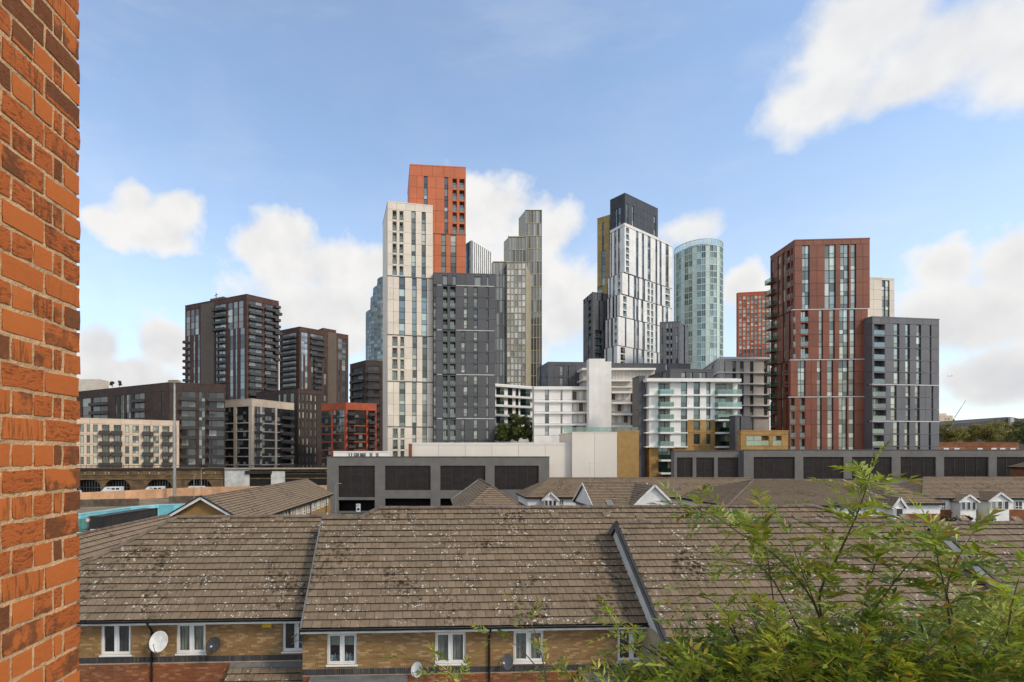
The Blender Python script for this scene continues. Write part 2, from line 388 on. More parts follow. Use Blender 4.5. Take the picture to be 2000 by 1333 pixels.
# ---------------------------------------------------------------- the brick pier at the left edge
def brick_meshes(w, h=.062, dep=.06, n=6, amp=.0016):
    out = []
    for k in range(n):
        b = MB(); nx = 4; grid = []
        sd = Vector((ru(0, 99), ru(0, 99), ru(0, 99)))
        for j in range(3):
            for i in range(nx + 1):
                x, z = w * i / nx, h * j / 2
                edge = (i in (0, nx)) or (j in (0, 2))
                y = noise.noise(Vector((x * 30, z * 45, 0)) + sd) * amp - (.0012 if edge else 0)
                jx = ru(-.0022, .0022) if edge else 0; jz = ru(-.0022, .0022) if edge else 0
                b.v.append((x + jx, y, z + jz))
        for j in range(2):
            for i in range(nx):
                a = j * (nx + 1) + i; b.f.append((a, a + nx + 1, a + nx + 2, a + 1)); b.m.append(0)
        ring = [i for i in range(nx + 1)] + [2 * nx + 1] + [3 * nx + 2 - i for i in range(nx + 1)] + [nx + 1]
        base = len(b.v); b.v += [b.v[i] for i in ring] + [(b.v[i][0], -dep, b.v[i][2]) for i in ring]; nr = len(ring)
        for q in range(nr):
            r = (q + 1) % nr; b.f.append((base + q, base + r, base + nr + r, base + nr + q)); b.m.append(0)
        out.append(b)
    return out
def brick_pier():
    """English bond; the wall runs straight away from us"""
    Ze = F * .075 / 43.8; K = .683; c0 = Vector((gx(155, Ze), Ze)); rot = math.radians(-90); nrm = Vector((1, 0)); t = Vector((0, -1))
    root = thing('brick_wall', 'weathered orange brick wall rising full height at the left edge', 'wall', (c0.x, c0.y, 0))
    core = MB(); w = MB(); w.box(.009, 1.45, -.34, -.0028, 0, 13.7)
    core.add(w, Matrix.Translation((c0.x, c0.y, 0)) @ Matrix.Rotation(rot, 4, 'Z'))
    wall = core.build('wall', m_wallmortar, root)
    J = .010 * K + .002; S, HD_, CL = .215 * K, .1025 * K, .047 * K
    sizes = {S: brick_meshes(S, n=8), HD_: brick_meshes(HD_, n=8), CL: brick_meshes(CL, n=4)}
    mesh = {k: [b.mesh('brick', m_wallbrick, True) for b in v] for k, v in sizes.items()}
    rest = MB(); count = 0
    for row in range(-46, 54):
        z = 9.62 + row * .075; x = 0; pat = [] if row % 2 else [HD_, CL]
        while x < 1.40:
            s = pat.pop(0) if pat else (S if row % 2 else HD_)
            ks = random.randrange(len(mesh[s]))
            loc = Vector((c0.x, c0.y, z)) + (t * (x + (ru(-.004, .003) if x == 0 else .001))).to_3d() + (nrm * ru(0, .002)).to_3d()
            r = (ru(-.006, .006), ru(-.005, .005), rot + ru(-.005, .005))
            if 5 <= row < 41 and x < .56 and count < 298: place('brick', mesh[s][ks], wall, loc, r); count += 1
            else: rest.add(sizes[s][ks], Matrix.Translation(loc) @ Matrix.Rotation(rot, 4, 'Z'))
            x += s + J
    rest.build('further_bricks', m_wallbrick, wall, True, True).location = -wloc(wall)
brick_pier()

# ---------------------------------------------------------------- tiled roofs
def clip(poly, inside_pts):
    """Sutherland-Hodgman: poly clipped by a convex CCW polygon"""
    out = poly
    n = len(inside_pts)
    for i in range(n):
        a, b = inside_pts[i], inside_pts[(i + 1) % n]; inp, out = out, []
        if not inp: break
        def sd(p): return (b[0] - a[0]) * (p[1] - a[1]) - (b[1] - a[1]) * (p[0] - a[0])
        for k in range(len(inp)):
            p, q = inp[k], inp[(k + 1) % len(inp)]; sp, sq = sd(p), sd(q)
            if sp >= 0: out.append(p)
            if (sp > 0 and sq < 0) or (sp < 0 and sq > 0):
                f = sp / (sp - sq); out.append((p[0] + (q[0] - p[0]) * f, p[1] + (q[1] - p[1]) * f))
    return out
def area2(p): return sum(p[k][0] * p[(k + 1) % len(p)][1] - p[(k + 1) % len(p)][0] * p[k][1] for k in range(len(p)))
class Roof:
    """a pitched plane: origin on the eave, e along the eave, s up the slope"""
    def __init__(s, O, e, up, pitch):
        s.O = Vector(O); s.e = Vector((*e, 0)).normalized(); h = Vector((*up, 0)).normalized()
        s.s = h * math.cos(pitch) + Vector((0, 0, math.sin(pitch))); s.n = s.e.cross(s.s)
        if s.n.z < 0: s.n = -s.n
        s.R = Matrix((s.e, s.s, s.n)).transposed().to_4x4()
    def uv(s, x, y):
        d = Vector(((x - X0) / F, 1, (Y0 - y) / F)); c = Vector((0, 0, H))
        t = (s.O - c).dot(s.n) / d.dot(s.n); p = c + d * t - s.O; return (p.dot(s.e), p.dot(s.s))
    def pt(s, u, v, w=0): return s.O + s.e * u + s.s * v + s.n * w
    def quad_uv(s, *px): return [s.uv(*p) for p in px]
def tile_roof(roof, R, polys, gauge=.33, width=.335, objects=300, thick=.062, deck=.12, vents=(), jit=1.0, name='tile', mat=None):
    mat = mat or m_tile
    dk = MB()
    for pl in polys:
        if area2(pl) < 0: pl.reverse()
        a = [R.pt(u, v, -.004) for u, v in pl]; b = [R.pt(u, v, -deck) for u, v in pl]
        dk.poly(a); dk.poly(b[::-1])
        for k in range(len(a)): dk.poly([b[k], b[(k + 1) % len(a)], a[(k + 1) % len(a)], a[k]])
    dk.build('roof_deck', m_black, roof).location = -wloc(roof)
    recs = []; cx = Vector((0, 0, H))
    for pl in polys:
        us = [p[0] for p in pl]; vs_ = [p[1] for p in pl]
        r0, r1 = math.floor(min(vs_) / gauge - 1e-6), math.ceil(max(vs_) / gauge)
        for r in range(r0, r1):
            off = (r % 2) * width * .5
            k0, k1 = math.floor((min(us) - off) / width), math.ceil((max(us) - off) / width)
            for k in range(k0, k1):
                u0, v0 = k * width + off, r * gauge
                q = clip([(u0 + .006, v0), (u0 + width - .006, v0), (u0 + width - .006, v0 + gauge + .02), (u0 + .006, v0 + gauge + .02)], pl)
                if len(q) < 3 or abs(area2(q)) < .006: continue
                full = abs(area2(q)) > 2 * (width - .012) * (gauge + .0) * .985 and len(q) == 4
                recs.append((u0, v0, q, full, (R.pt(u0, v0) - cx).length))
    def tile_mb(q, u0, v0, lift=0):
        b = MB(); i = len(q)
        top = [(u - u0, v - v0, thick + .006 - (thick - .012) * (v - v0) / gauge + lift) for u, v in q]
        bot = [(u - u0, v - v0, -.002) for u, v in q]
        b.v = top + bot; b.f.append(tuple(range(i))); b.m.append(0)
        for k in range(i):
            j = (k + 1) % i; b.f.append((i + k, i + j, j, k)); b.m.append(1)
        return b
    fullq = [(.006, 0), (width - .006, 0), (width - .006, gauge + .02), (.006, gauge + .02)]
    variants = []
    for k in range(6):
        b = tile_mb(fullq, 0, 0)
        b.v[0] = (b.v[0][0], ru(-.006, .004), b.v[0][2] + ru(-.003, .006)); b.v[1] = (b.v[1][0], ru(-.006, .004), b.v[1][2] + ru(-.003, .006))
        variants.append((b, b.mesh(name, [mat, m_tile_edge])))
    recs.sort(key=lambda r: r[4]); rest = MB(); n = 0; base = wloc(roof); Re = R.R.to_euler()
    for (u0, v0, q, full, dist) in recs:
        w = ru(-.003, .006) * jit
        if full:
            b, me = random.choice(variants)
            if n < objects:
                o = bpy.data.objects.new(name, me); COL.objects.link(o); o.parent = roof
                o.rotation_euler = Re; o.location = R.pt(u0, v0, w) - base; n += 1; continue
        else: b = tile_mb(q, u0, v0)
        rest.add(b, Matrix.Translation(R.pt(u0, v0, w)) @ R.R)
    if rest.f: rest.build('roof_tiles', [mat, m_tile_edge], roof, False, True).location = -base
    for (x, y) in vents:
        u, v = R.uv(x, y); b = MB()
        b.box(-.17, .17, .0, .30, .0, .055, 0, 'f'); b.box(-.16, .16, .02, .03, .0, .05, 1)
        o = b.build('roof_vent', [m_tile, m_black], roof, local=True); o.rotation_euler = Re; o.location = R.pt(u, v, .03) - base
m_tile_edge = plain('dirty_shaded_tile_edge', (.02, .015, .011), .95, .3, 5, .2)  # near-black tile edges: dirt, plus the shadow between rows put into the colour
def ridge_line(roof, a, b, r=.13, step=.45, mat=None, name='ridge_tile', objects=True):
    """half-round ridge or hip tiles laid end to end from a to b"""
    a, b = Vector(a), Vector(b); L = (b - a).length; n = max(1, round(L / step)); s = L / n
    d = (b - a).normalized(); side = d.cross(Vector((0, 0, 1))).normalized(); up = side.cross(d)
    R = Matrix((d, -side, up)).transposed().to_4x4(); base = wloc(roof)
    mb = MB(); k = 7; pr = [(math.cos(math.pi * j / (k - 1)) * r, math.sin(math.pi * j / (k - 1)) * r * .8 - .03) for j in range(k)]
    for (x, sc) in ((0, 1.06), (s - .012, 1.0)):
        mb.v += [(x, p * sc, q * sc) for p, q in pr]
    for j in range(k - 1): mb.f.append((j, j + k, j + k + 1, j + 1)); mb.m.append(0)
    mb.f.append(tuple(range(k))); mb.m.append(0); mb.f.append(tuple(range(k, 2 * k))[::-1]); mb.m.append(0)
    me = mb.mesh(name, mat or m_ridge) if objects else None; rest = MB()
    for i in range(n):
        p = a + d * (s * i)
        if objects:
            o = bpy.data.objects.new(name, me); COL.objects.link(o); o.parent = roof
            o.location = p + Vector((0, 0, ru(-.006, .006))) - base; o.rotation_euler = R.to_euler()
        else: rest.add(mb, Matrix.Translation(p) @ R)
    if not objects: rest.build('ridge_tiles', mat or m_ridge, roof, False, True).location = -base
m_ridge = plain('mortared_ridge_tile', (.135, .10, .075), .9, .3, 3, .15, .4, 40)

# ---------------------------------------------------------------- brick house walls with real bricks and window openings
def wall_with_holes(mb, fc, u0, u1, z0, z1, holes, w0=0, thick=.3, m=0, reveal=.12):
    us = sorted({u0, u1, *[h[0] for h in holes], *[h[1] for h in holes]}); zs = sorted({z0, z1, *[h[2] for h in holes], *[h[3] for h in holes]})
    us = [u for u in us if u0 <= u <= u1]; zs = [z for z in zs if z0 <= z <= z1]
    for i in range(len(us) - 1):
        for j in range(len(zs) - 1):
            cu, cz = (us[i] + us[i + 1]) / 2, (zs[j] + zs[j + 1]) / 2
            if any(h[0] < cu < h[1] and h[2] < cz < h[3] for h in holes): continue
            mb.poly([fc.pt(us[i], w0, zs[j]), fc.pt(us[i + 1], w0, zs[j]), fc.pt(us[i + 1], w0, zs[j + 1]), fc.pt(us[i], w0, zs[j + 1])], m)
    for (a, b, c, d) in holes:
        for p, q in (((a, c), (b, c)), ((b, c), (b, d)), ((b, d), (a, d)), ((a, d), (a, c))):
            mb.poly([fc.pt(p[0], w0, p[1]), fc.pt(p[0], w0 + reveal + .1, p[1]), fc.pt(q[0], w0 + reveal + .1, q[1]), fc.pt(q[0], w0, q[1])], m)
def bricks(fc, u0, u1, z0, z1, holes, w=.215, h=.065, j=.010, proud=.012):
    mb = MB(); r = 0; z = z0
    while z + h <= z1 + .001:
        u = u0 - (w + j) * (.5 if r % 2 else 0)
        while u < u1:
            a, b = max(u, u0), min(u + w, u1); segs = [(a, b)]
            for hh in holes:
                if hh[2] - .01 < z + h / 2 < hh[3] + .01:
                    ns = []
                    for (p, q) in segs:
                        if q <= hh[0] or p >= hh[1]: ns.append((p, q)); continue
                        if p < hh[0]: ns.append((p, hh[0]))
                        if q > hh[1]: ns.append((hh[1], q))
                    segs = ns
            for (p, q) in segs:
                if q - p < .02: continue
                t = MB(); t.box(0, q - p, -proud + ru(-.002, .002), .01, 0, h, skip='k'); mb.add(t, fc.M(p, 0, z))
            u += w + j
        z += h + j; r += 1
    return mb
def house_window(root, fc, rect, style='two', curtain='dark', name='window'):
    """white plastic casement window in an opening of the wall; sub-parts: two panes, curtain, sill"""
    u0, u1, z0, z1 = rect; w, h = u1 - u0, z1 - z0; f = .055
    b = MB(); y0, y1 = .05, .11
    b.box(0, f, y0, y1, 0, h); b.box(w - f, w, y0, y1, 0, h); b.box(f, w - f, y0, y1, h - f, h); b.box(f, w - f, y0, y1, 0, f)
    m = w * (.5 if style == 'two' else .42)
    b.box(m - .04, m + .04, y0, y1, f, h - f)
    for (a, c) in ((f, m - .04), (m + .04, w - f)):      # casement sashes, a little proud of the frame
        s = .042; b.box(a, a + s, y0 - .012, y1 - .01, f, h - f); b.box(c - s, c, y0 - .012, y1 - .01, f, h - f)
        b.box(a + s, c - s, y0 - .012, y1 - .01, f, f + s); b.box(a + s, c - s, y0 - .012, y1 - .01, h - f - s, h - f)
    fr = b.build(name, m_upvc, root, local=True); fr.location = fc.pt(u0, 0, z0) - wloc(root); fr.rotation_euler.z = fc.rot
    def sub(nm, mb, mat):
        o = mb.build(nm, mat, fr, local=True); return o
    for (a, c) in ((f + .042, m - .082), (m + .082, w - f - .042)):
        q = MB(); q.box(a, c, .075, .082, f + .042, h - f - .042); sub('pane', q, m_houseglass)
    q = MB(); q.box(-.04, w + .04, -.06, .05, -.05, -.002); sub('sill', q, m_upvc)
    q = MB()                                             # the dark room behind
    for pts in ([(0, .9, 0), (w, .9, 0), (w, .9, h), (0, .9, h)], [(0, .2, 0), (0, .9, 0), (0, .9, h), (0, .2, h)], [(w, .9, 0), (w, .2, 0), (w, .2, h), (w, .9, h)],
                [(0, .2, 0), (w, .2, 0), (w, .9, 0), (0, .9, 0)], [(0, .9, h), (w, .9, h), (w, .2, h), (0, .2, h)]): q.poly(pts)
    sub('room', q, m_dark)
    def drape(a, c, mat, z0=0.02, z1=None, y=.17):
        z1 = z1 or h - .03; q = MB(); n = max(6, int((c - a) / .035)); pv = None
        for i in range(n + 1):
            x = a + (c - a) * i / n; yy = y + .022 * math.sin(i * 1.9) + .01 * math.sin(i * .7)
            if pv: q.poly([(pv[0], pv[1], z0), (x, yy, z0), (x, yy, z1), (pv[0], pv[1], z1)])
            pv = (x, yy)
        sub('curtain', q, mat)
    if curtain == 'dark': drape(w * .52, w - .05, m_curtain_d)
    elif curtain == 'full': drape(.03, m - .02, m_curtain); drape(m + .02, w - .03, m_curtain)
    elif curtain == 'sides': drape(.03, w * .46, m_curtain); drape(w * .54, w - .06, m_curtain)
    elif curtain == 'blind':
        q = MB(); q.box(.03, w - .03, .15, .16, h * .58, h - .03); sub('blind', q, m_curtain)
        q = MB()
        for k in range(7):
            x = .12 + k * (w - .24) / 6; q.lathe([(.0, 0), (.05 + rnd() * .04, .02), (.06 + rnd() * .03, .12 + rnd() * .1), (.0, .2 + rnd() * .14)], (x, .2 + rnd() * .05, .06), 8)
        sub('clutter', q, m_clutter)
    return fr
m_clutter = plain('pale_cloth_and_bottles', (.35, .42, .45), .7, .5, 6, .5)
PITCH = math.atan(.80); PHI = math.radians(2.5)
HE = Vector((math.cos(PHI), math.sin(PHI))); HD = Vector((-math.sin(PHI), math.cos(PHI)))
EAVE = 4.9
def eave_point(x, y, z=EAVE): Z = (H - z) / (y - Y0) * F; return Vector((gx(x, Z), Z, z))
def near_house(label, ex, ey, uL, uR, windows, roof_polys, ridge, vents=(), pipes=(), brick_to=2.35, objects=300, group='terraced houses below the towers', run=4.15, cat='house', side=None):
    """one house of the terrace; ex, ey: a pixel on its eave line; uL, uR: metres along the eave either side of it"""
    E = eave_point(ex, ey); R = Roof(E, HE, HD, PITCH)
    base = R.pt(uL, 0); root = thing('terraced_house', label, cat, (base.x, base.y, 0), 0, group)
    A = (E.xy + HE * uL + HD * .32); B = (E.xy + HE * uR + HD * .32); fc = Face(A, B)
    L = fc.L; zt = EAVE - .06
    holes = []
    for (x0, x1, y0, y1, cur) in windows: holes.append((fc.u(x0), fc.u(x1), fc.z(x0, y1), fc.z(x0, y0)))
    holes = [(a, b, c, min(d, zt - .02)) for a, b, c, d in holes]
    w = MB(); wall_with_holes(w, fc, 0, L, 0, zt, holes)
    bk = run * 2 - .6
    w.poly([fc.pt(L, 0, 0), fc.pt(L, bk, 0), fc.pt(L, bk, zt), fc.pt(L, 0, zt)]); w.poly([fc.pt(0, bk, 0), fc.pt(0, 0, 0), fc.pt(0, 0, zt), fc.pt(0, bk, zt)])
    w.poly([fc.pt(L, bk, 0), fc.pt(0, bk, 0), fc.pt(0, bk, zt), fc.pt(L, bk, zt)])
    wall = w.build('wall', m_mortar, root)
    zb = min(h[2] for h in holes) - .06 if holes else 3.4
    sold_t = zb - .03; sold_b = sold_t - .215
    bricks(fc, 0, L, sold_t + .01, zt, holes).build('yellow_bricks', m_yellow, wall, False, True).location = -wloc(wall)
    bricks(fc, 0, L, brick_to - .9, sold_b - .01, holes).build('red_bricks', m_red, wall, False, True).location = -wloc(wall)
    sb = MB(); sb.box(0, .065, -.014, .01, 0, .205, skip='k'); sme = sb.mesh('soldier_brick', m_blue); k = 0; u = .005
    rest = MB()
    while u < L - .06:
        if k < 290:
            o = place('soldier_brick', sme, wall, fc.pt(u, ru(-.002, .002), sold_b + .005)); o.rotation_euler.z = fc.rot
        else: rest.add(sb, fc.M(u, 0, sold_b + .005))
        u += .075; k += 1
    if rest.f: rest.build('soldier_bricks', m_blue, wall, False, True).location = -wloc(wall)
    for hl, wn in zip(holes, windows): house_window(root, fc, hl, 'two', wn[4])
    roof = bpy.data.objects.new('roof', None)   # replaced by the deck mesh below
    rm = MB(); rm.box(0, .02, 0, .02, 0, .02); bpy.data.objects.remove(roof)
    # roof structure: underside soffit board is the roof part; tiles, deck, ridge hang from it
    so = MB(); so.box(-.02, L + .02, -.33, .0, EAVE - .10, EAVE - .075); so2 = MB(); so2.add(so, Matrix.Translation(fc.pt(0, 0, 0)) @ Matrix.Rotation(fc.rot, 4, 'Z'))
    roof = so2.build('roof', m_fascia, root)
    tile_roof(roof, R, roof_polys(R), objects=objects, vents=vents)
    fb = MB(); fb.box(-.02, L + .02, -.345, -.332, EAVE - .17, EAVE - .02); f2 = MB(); f2.add(fb, Matrix.Translation(fc.pt(0, 0, 0)) @ Matrix.Rotation(fc.rot, 4, 'Z'))
    f2.build('fascia_board', m_fascia, root)
    gt = MB(); pts = []
    for j in range(7):
        a = math.pi * j / 6; pts.append((-.40 + .055 * math.cos(a), EAVE - .02 - .06 * math.sin(a)))
    for (q, p) in zip(pts[:-1], pts[1:]):
        gt.poly([fc.pt(-.03, q[0], q[1]), fc.pt(L + .03, q[0], q[1]), fc.pt(L + .03, p[0], p[1]), fc.pt(-.03, p[0], p[1])])
        gt.poly([fc.pt(-.03, q[0] * .98, q[1] + .006), fc.pt(-.03, p[0] * .98, p[1] + .006), fc.pt(L + .03, p[0] * .98, p[1] + .006), fc.pt(L + .03, q[0] * .98, q[1] + .006)])
    gt.build('gutter', m_gutter, root)
    for px in pipes:
        u = fc.u(px); b = MB(); q = fc.pt(u, -.06, 0)
        b.tube([fc.pt(u, -.38, EAVE - .08), fc.pt(u, -.36, EAVE - .16), fc.pt(u, -.09, EAVE - .42), fc.pt(u, -.07, EAVE - .5), fc.pt(u, -.07, 0)], .036, 8)
        for zz in (4.3, 3.3, 2.4): b.lathe([(.036, 0), (.05, .0), (.05, .07), (.036, .07)], fc.pt(u, -.07, zz), 8)
        b.build('downpipe', m_gutter, root)
    ridge(R, roof, root, fc)
    return root, R, fc
def barge(root, roof, R, u, v0, v1, out=-.05, name='barge_board', mat=None, gable=True):
    """verge: board under the tile edge plus a dark verge strip"""
    b = MB(); p, q = R.pt(u + out, v0, -.12), R.pt(u + out, v1, -.12)
    b.bar(p, q, .035, .26, up=R.n); b.build(name, mat or m_lead, root)
    c = MB(); c.bar(R.pt(u + out * .4, v0 - .02, .02), R.pt(u + out * .4, v1, .02), .13, .055, up=R.n); c.build('verge_strip', m_black, root)

# left house of the terrace: hipped towards the brick pier
def h1_polys(R):
    vt = R.uv(500, 1010)[1]; a = R.uv(347, 1011); b = R.uv(90, 1139)
    return [[(b[0], 0), (.30, 0), (.30, vt), (a[0], vt), b]]
def h1_ridge(R, roof, root, fc):
    vt = R.uv(500, 1010)[1]; a = R.uv(347, 1011)[0]; b = R.uv(90, 1139)
    ridge_line(roof, R.pt(a, vt, .03), R.pt(1.6, vt, .03)); ridge_line(roof, R.pt(b[0], b[1], .03), R.pt(a, vt, .03))
    # back slope and the low side roof beyond the hip
    Rb = Roof(R.pt(.3, vt), -HE, HD, -PITCH)
    A = R.pt(a, vt); 
    bm = MB(); bm.poly([R.pt(1.5, vt, -.05), R.pt(a, vt, -.05), R.pt(a, vt, -.05) + HD.to_3d() * 4.15 - Vector((0, 0, 3.32)), R.pt(1.5, vt, -.05) + HD.to_3d() * 4.15 - Vector((0, 0, 3.32))])
    bm.build('back_slope', m_tile, root)
    e2 = R.pt(b[0], 0); lf = MB(); lf.poly([R.pt(b[0], b[1], -.05), R.pt(a, vt, -.05), R.pt(a, vt, -.05) + HD.to_3d() * 4.15 - Vector((0, 0, 3.32)), R.pt(b[0], b[1], -.05) + HD.to_3d() * 7.0]); lf.build('hip_slope', m_tile, root)
H1, R1, F1 = near_house('brick terraced house nearest the orange wall, hipped roof speckled with white lichen', 600, 1208, -10.5, .1,
    [(197, 256, 1219, 1280, 'dark'), (345, 402, 1219, 1277, 'full'), (552, 606, 1214, 1273, 'dark')], h1_polys, h1_ridge, vents=[(440, 1019), (545, 1019), (655, 1023)], pipes=[298])
# middle house: the widest roof, taller hipped ridge behind
def h2_polys(R):
    vl = R.uv(660, 1013)[1]; vh = R.uv(1000, 992)[1]; uL = R.uv(588, 1228)[0]; uR = R.uv(1281, 1228)[0]
    a = R.uv(700, 1013)[0]; b = R.uv(740, 992)[0]; c = R.uv(1592, 992)[0]; d = R.uv(1650, 1014)[0]
    return [[(uL, 0), (uR, 0), (uR, vl), (uL, vl)], [(a, vl), (d, vl), (c, vh), (b, vh)], [(uR, vl - 1.6), (d, vl - 1.6), (d, vl), (uR, vl)]]
def h2_ridge(R, roof, root, fc):
    vl = R.uv(660, 1013)[1]; vh = R.uv(1000, 992)[1]; uL = R.uv(588, 1228)[0]
    a = R.uv(700, 1013)[0]; b = R.uv(740, 992)[0]; c = R.uv(1592, 992)[0]; d = R.uv(1650, 1014)[0]
    ridge_line(roof, R.pt(b, vh, .03), R.pt(c, vh, .03)); ridge_line(roof, R.pt(a, vl, .03), R.pt(b, vh, .03)); ridge_line(roof, R.pt(d, vl, .03), R.pt(c, vh, .03))
    ridge_line(roof, R.pt(uL, vl, .03), R.pt(a, vl, .03))
    bm = MB(); top = [R.pt(b, vh, -.05), R.pt(c, vh, -.05)]; bk = HD.to_3d() * 4.7 - Vector((0, 0, 3.6))
    bm.poly([top[1], top[0], top[0] + bk, top[1] + bk]); bm.poly([R.pt(uL, vl, -.05), R.pt(a, vl, -.05), R.pt(a, vl, -.05) + bk, R.pt(uL, vl, -.05) + bk][::-1])
    bm.build('back_slope', m_tile, root)
    c2 = MB(); c2.bar(R.pt(uL - .01, -.02, .0), R.pt(uL - .01, vl, .0), .06, .12, up=R.n); c2.build('verge_flashing', m_lead, root)
    # brick cheek that closes the small step between the two roofs
    ck = MB(); ck.poly([R.pt(uL + .02, 0, -.1), R.pt(uL + .02, vl, -.1), R.pt(uL + .02, vl, -.1) - Vector((0, 0, .75)), R.pt(uL + .02, 0, -.1) - Vector((0, 0, .75))]); ck.build('verge_cheek', m_lead, root)
H2, R2, F2 = near_house('wide brick terraced house in the middle with the tallest tiled ridge', 590, 1229, -.05, 13.2,
    [(639, 697, 1238, 1299, 'blind'), (850, 910, 1236, 1297, 'sides'), (1003, 1062, 1233, 1294, 'full'), (1206, 1262, 1232, 1292, 'dark')], h2_polys, h2_ridge,
    vents=[(681, 1017), (787, 1016), (879, 1016), (983, 1015), (1085, 1014), (1187, 1013)], pipes=[955])
# right house: steps forward, dark barge board on its left verge
def h3_polys(R):
    vt = R.uv(1300, 1021)[1]; return [[(0, 0), (R.uv(2035, 1240)[0], 0), (R.uv(2035, 1240)[0], vt), (0, vt)]]
def verge_house(R, roof, root, fc):
    vt = R.uv(1300, 1021)[1]; ur = R.uv(2035, 1240)[0]
    ridge_line(roof, R.pt(0, vt, .03), R.pt(ur, vt, .03))
    barge(root, roof, R, 0, -.05, vt + .05)
    bm = MB(); bk = HD.to_3d() * 4.15 - Vector((0, 0, 3.3)); bm.poly([R.pt(0, vt, -.05), R.pt(ur, vt, -.05), R.pt(ur, vt, -.05) + bk, R.pt(0, vt, -.05) + bk][::-1]); bm.build('back_slope', m_tile, root)
    # apex return of the barge on the rear slope
    b2 = MB(); b2.bar(R.pt(-.05, vt + .02, -.12), R.pt(-.05, vt, -.12) + bk * .35, .035, .24); b2.build('barge_board', m_lead, root)
    gb = MB(); gb.poly([R.pt(.06, 0, -.14), R.pt(.06, vt, -.14), R.pt(.06, 0, -.14) + Vector((0, 0, -1.5)) + HD.to_3d() * 8.3, R.pt(.06, 0, -.14) + Vector((0, 0, -1.5))]); gb.build('gable_wall', m_fascia, root)
H3, R3, F3 = near_house('brick terraced house right of centre with a dark barge board on its left verge', 1301, 1247, 0, 12.9, [(1500, 1560, 1262, 1325, 'dark')], h3_polys, verge_house,
    vents=[(1252, 1019), (1460, 1017), (1560, 1017), (1770, 1017)], brick_to=2.35)
def h4_polys(R):
    vt = R.uv(1900, 1023)[1]; return [[(0, 0), (7.0, 0), (7.0, vt), (0, vt)]]
def h4_ridge(R, roof, root, fc):
    vt = R.uv(1900, 1023)[1]; ridge_line(roof, R.pt(0, vt, .03), R.pt(7, vt, .03)); barge(root, roof, R, 0, -.05, vt + .05, mat=m_fascia)
    bk = HD.to_3d() * 4.15 - Vector((0, 0, 3.3)); bm = MB(); bm.poly([R.pt(0, vt, -.05), R.pt(7, vt, -.05), R.pt(7, vt, -.05) + bk, R.pt(0, vt, -.05) + bk][::-1]); bm.build('back_slope', m_tile, root)
    gb = MB(); gb.poly([R.pt(.05, 0, -.14), R.pt(.05, vt, -.14), R.pt(.05, 0, -.14) + Vector((0, 0, -1.5)) + HD.to_3d() * 8.3, R.pt(.05, 0, -.14) + Vector((0, 0, -1.5))]); gb.build('gable_wall', m_yellow, root)
H4, R4, F4 = near_house('brick terraced house cut off by the right edge, black verge behind the shrub', 2075, 1252, 0, 6.9, [], h4_polys, h4_ridge, vents=[(1885, 1020), (1990, 1022)])

# lean-to roofs at the foot of the picture
def lean_to():
    z = F1.z(520, 1296); u0, u1 = F1.u(452), F1.u(607)
    O = F1.pt(u0, -1.9, z - 1.0); root = thing('lean_to_roof', 'small tiled lean-to roof with lead flashing under the left house window', 'porch roof', (O.x, O.y, 0))
    R = Roof(O, F1.e, F1.inw, math.atan(1.0 / 1.9)); L = u1 - u0; W = math.hypot(1.9, 1.0)
    w = MB(); w.box(.1, L - .1, .15, 1.88, 0, z - 1.02); w2 = MB(); w2.add(w, Matrix.Translation((O.x, O.y, 0)) @ Matrix.Rotation(F1.rot, 4, 'Z')); rf = w2.build('porch_wall', m_yellow, root)
    tile_roof(rf, R, [[(0, 0), (L, 0), (L, W - .15), (0, W - .15)]], objects=300)
    b = MB(); b.bar(R.pt(-.02, W - .12, .05), R.pt(L, W - .12, .05), .22, .03, up=R.n); b.build('lead_flashing', m_lead, root)
lean_to()
def flat_porch(x0, x1, y, fc, label):
    z = fc.z(x0, y); u0, u1 = fc.u(x0), fc.u(x1); p = fc.pt(u0, 0, 0)
    root = thing('flat_porch', label, 'porch roof', p, 0, 'grey flat porch roofs')
    for nm, bx, mt in (('porch_wall', (.1, u1 - u0 - .1, -1.3, -.02, 0, z - .16), m_yellow), ('flat_roof', (0, u1 - u0, -1.5, -.02, z - .15, z), m_lead), ('drip_edge', (-.03, u1 - u0 + .03, -1.53, -1.5, z - .2, z + .02), m_metal)):
        b = MB(); b.box(*bx); c = MB(); c.add(b, Matrix.Translation(p) @ Matrix.Rotation(fc.rot, 4, 'Z')); c.build(nm, mt, root)
flat_porch(607, 796, 1321, F2, 'grey flat porch roof under the middle house, below the window with clutter')
flat_porch(1128, 1218, 1310, F2, 'grey flat porch roof partly hidden by the shrub')

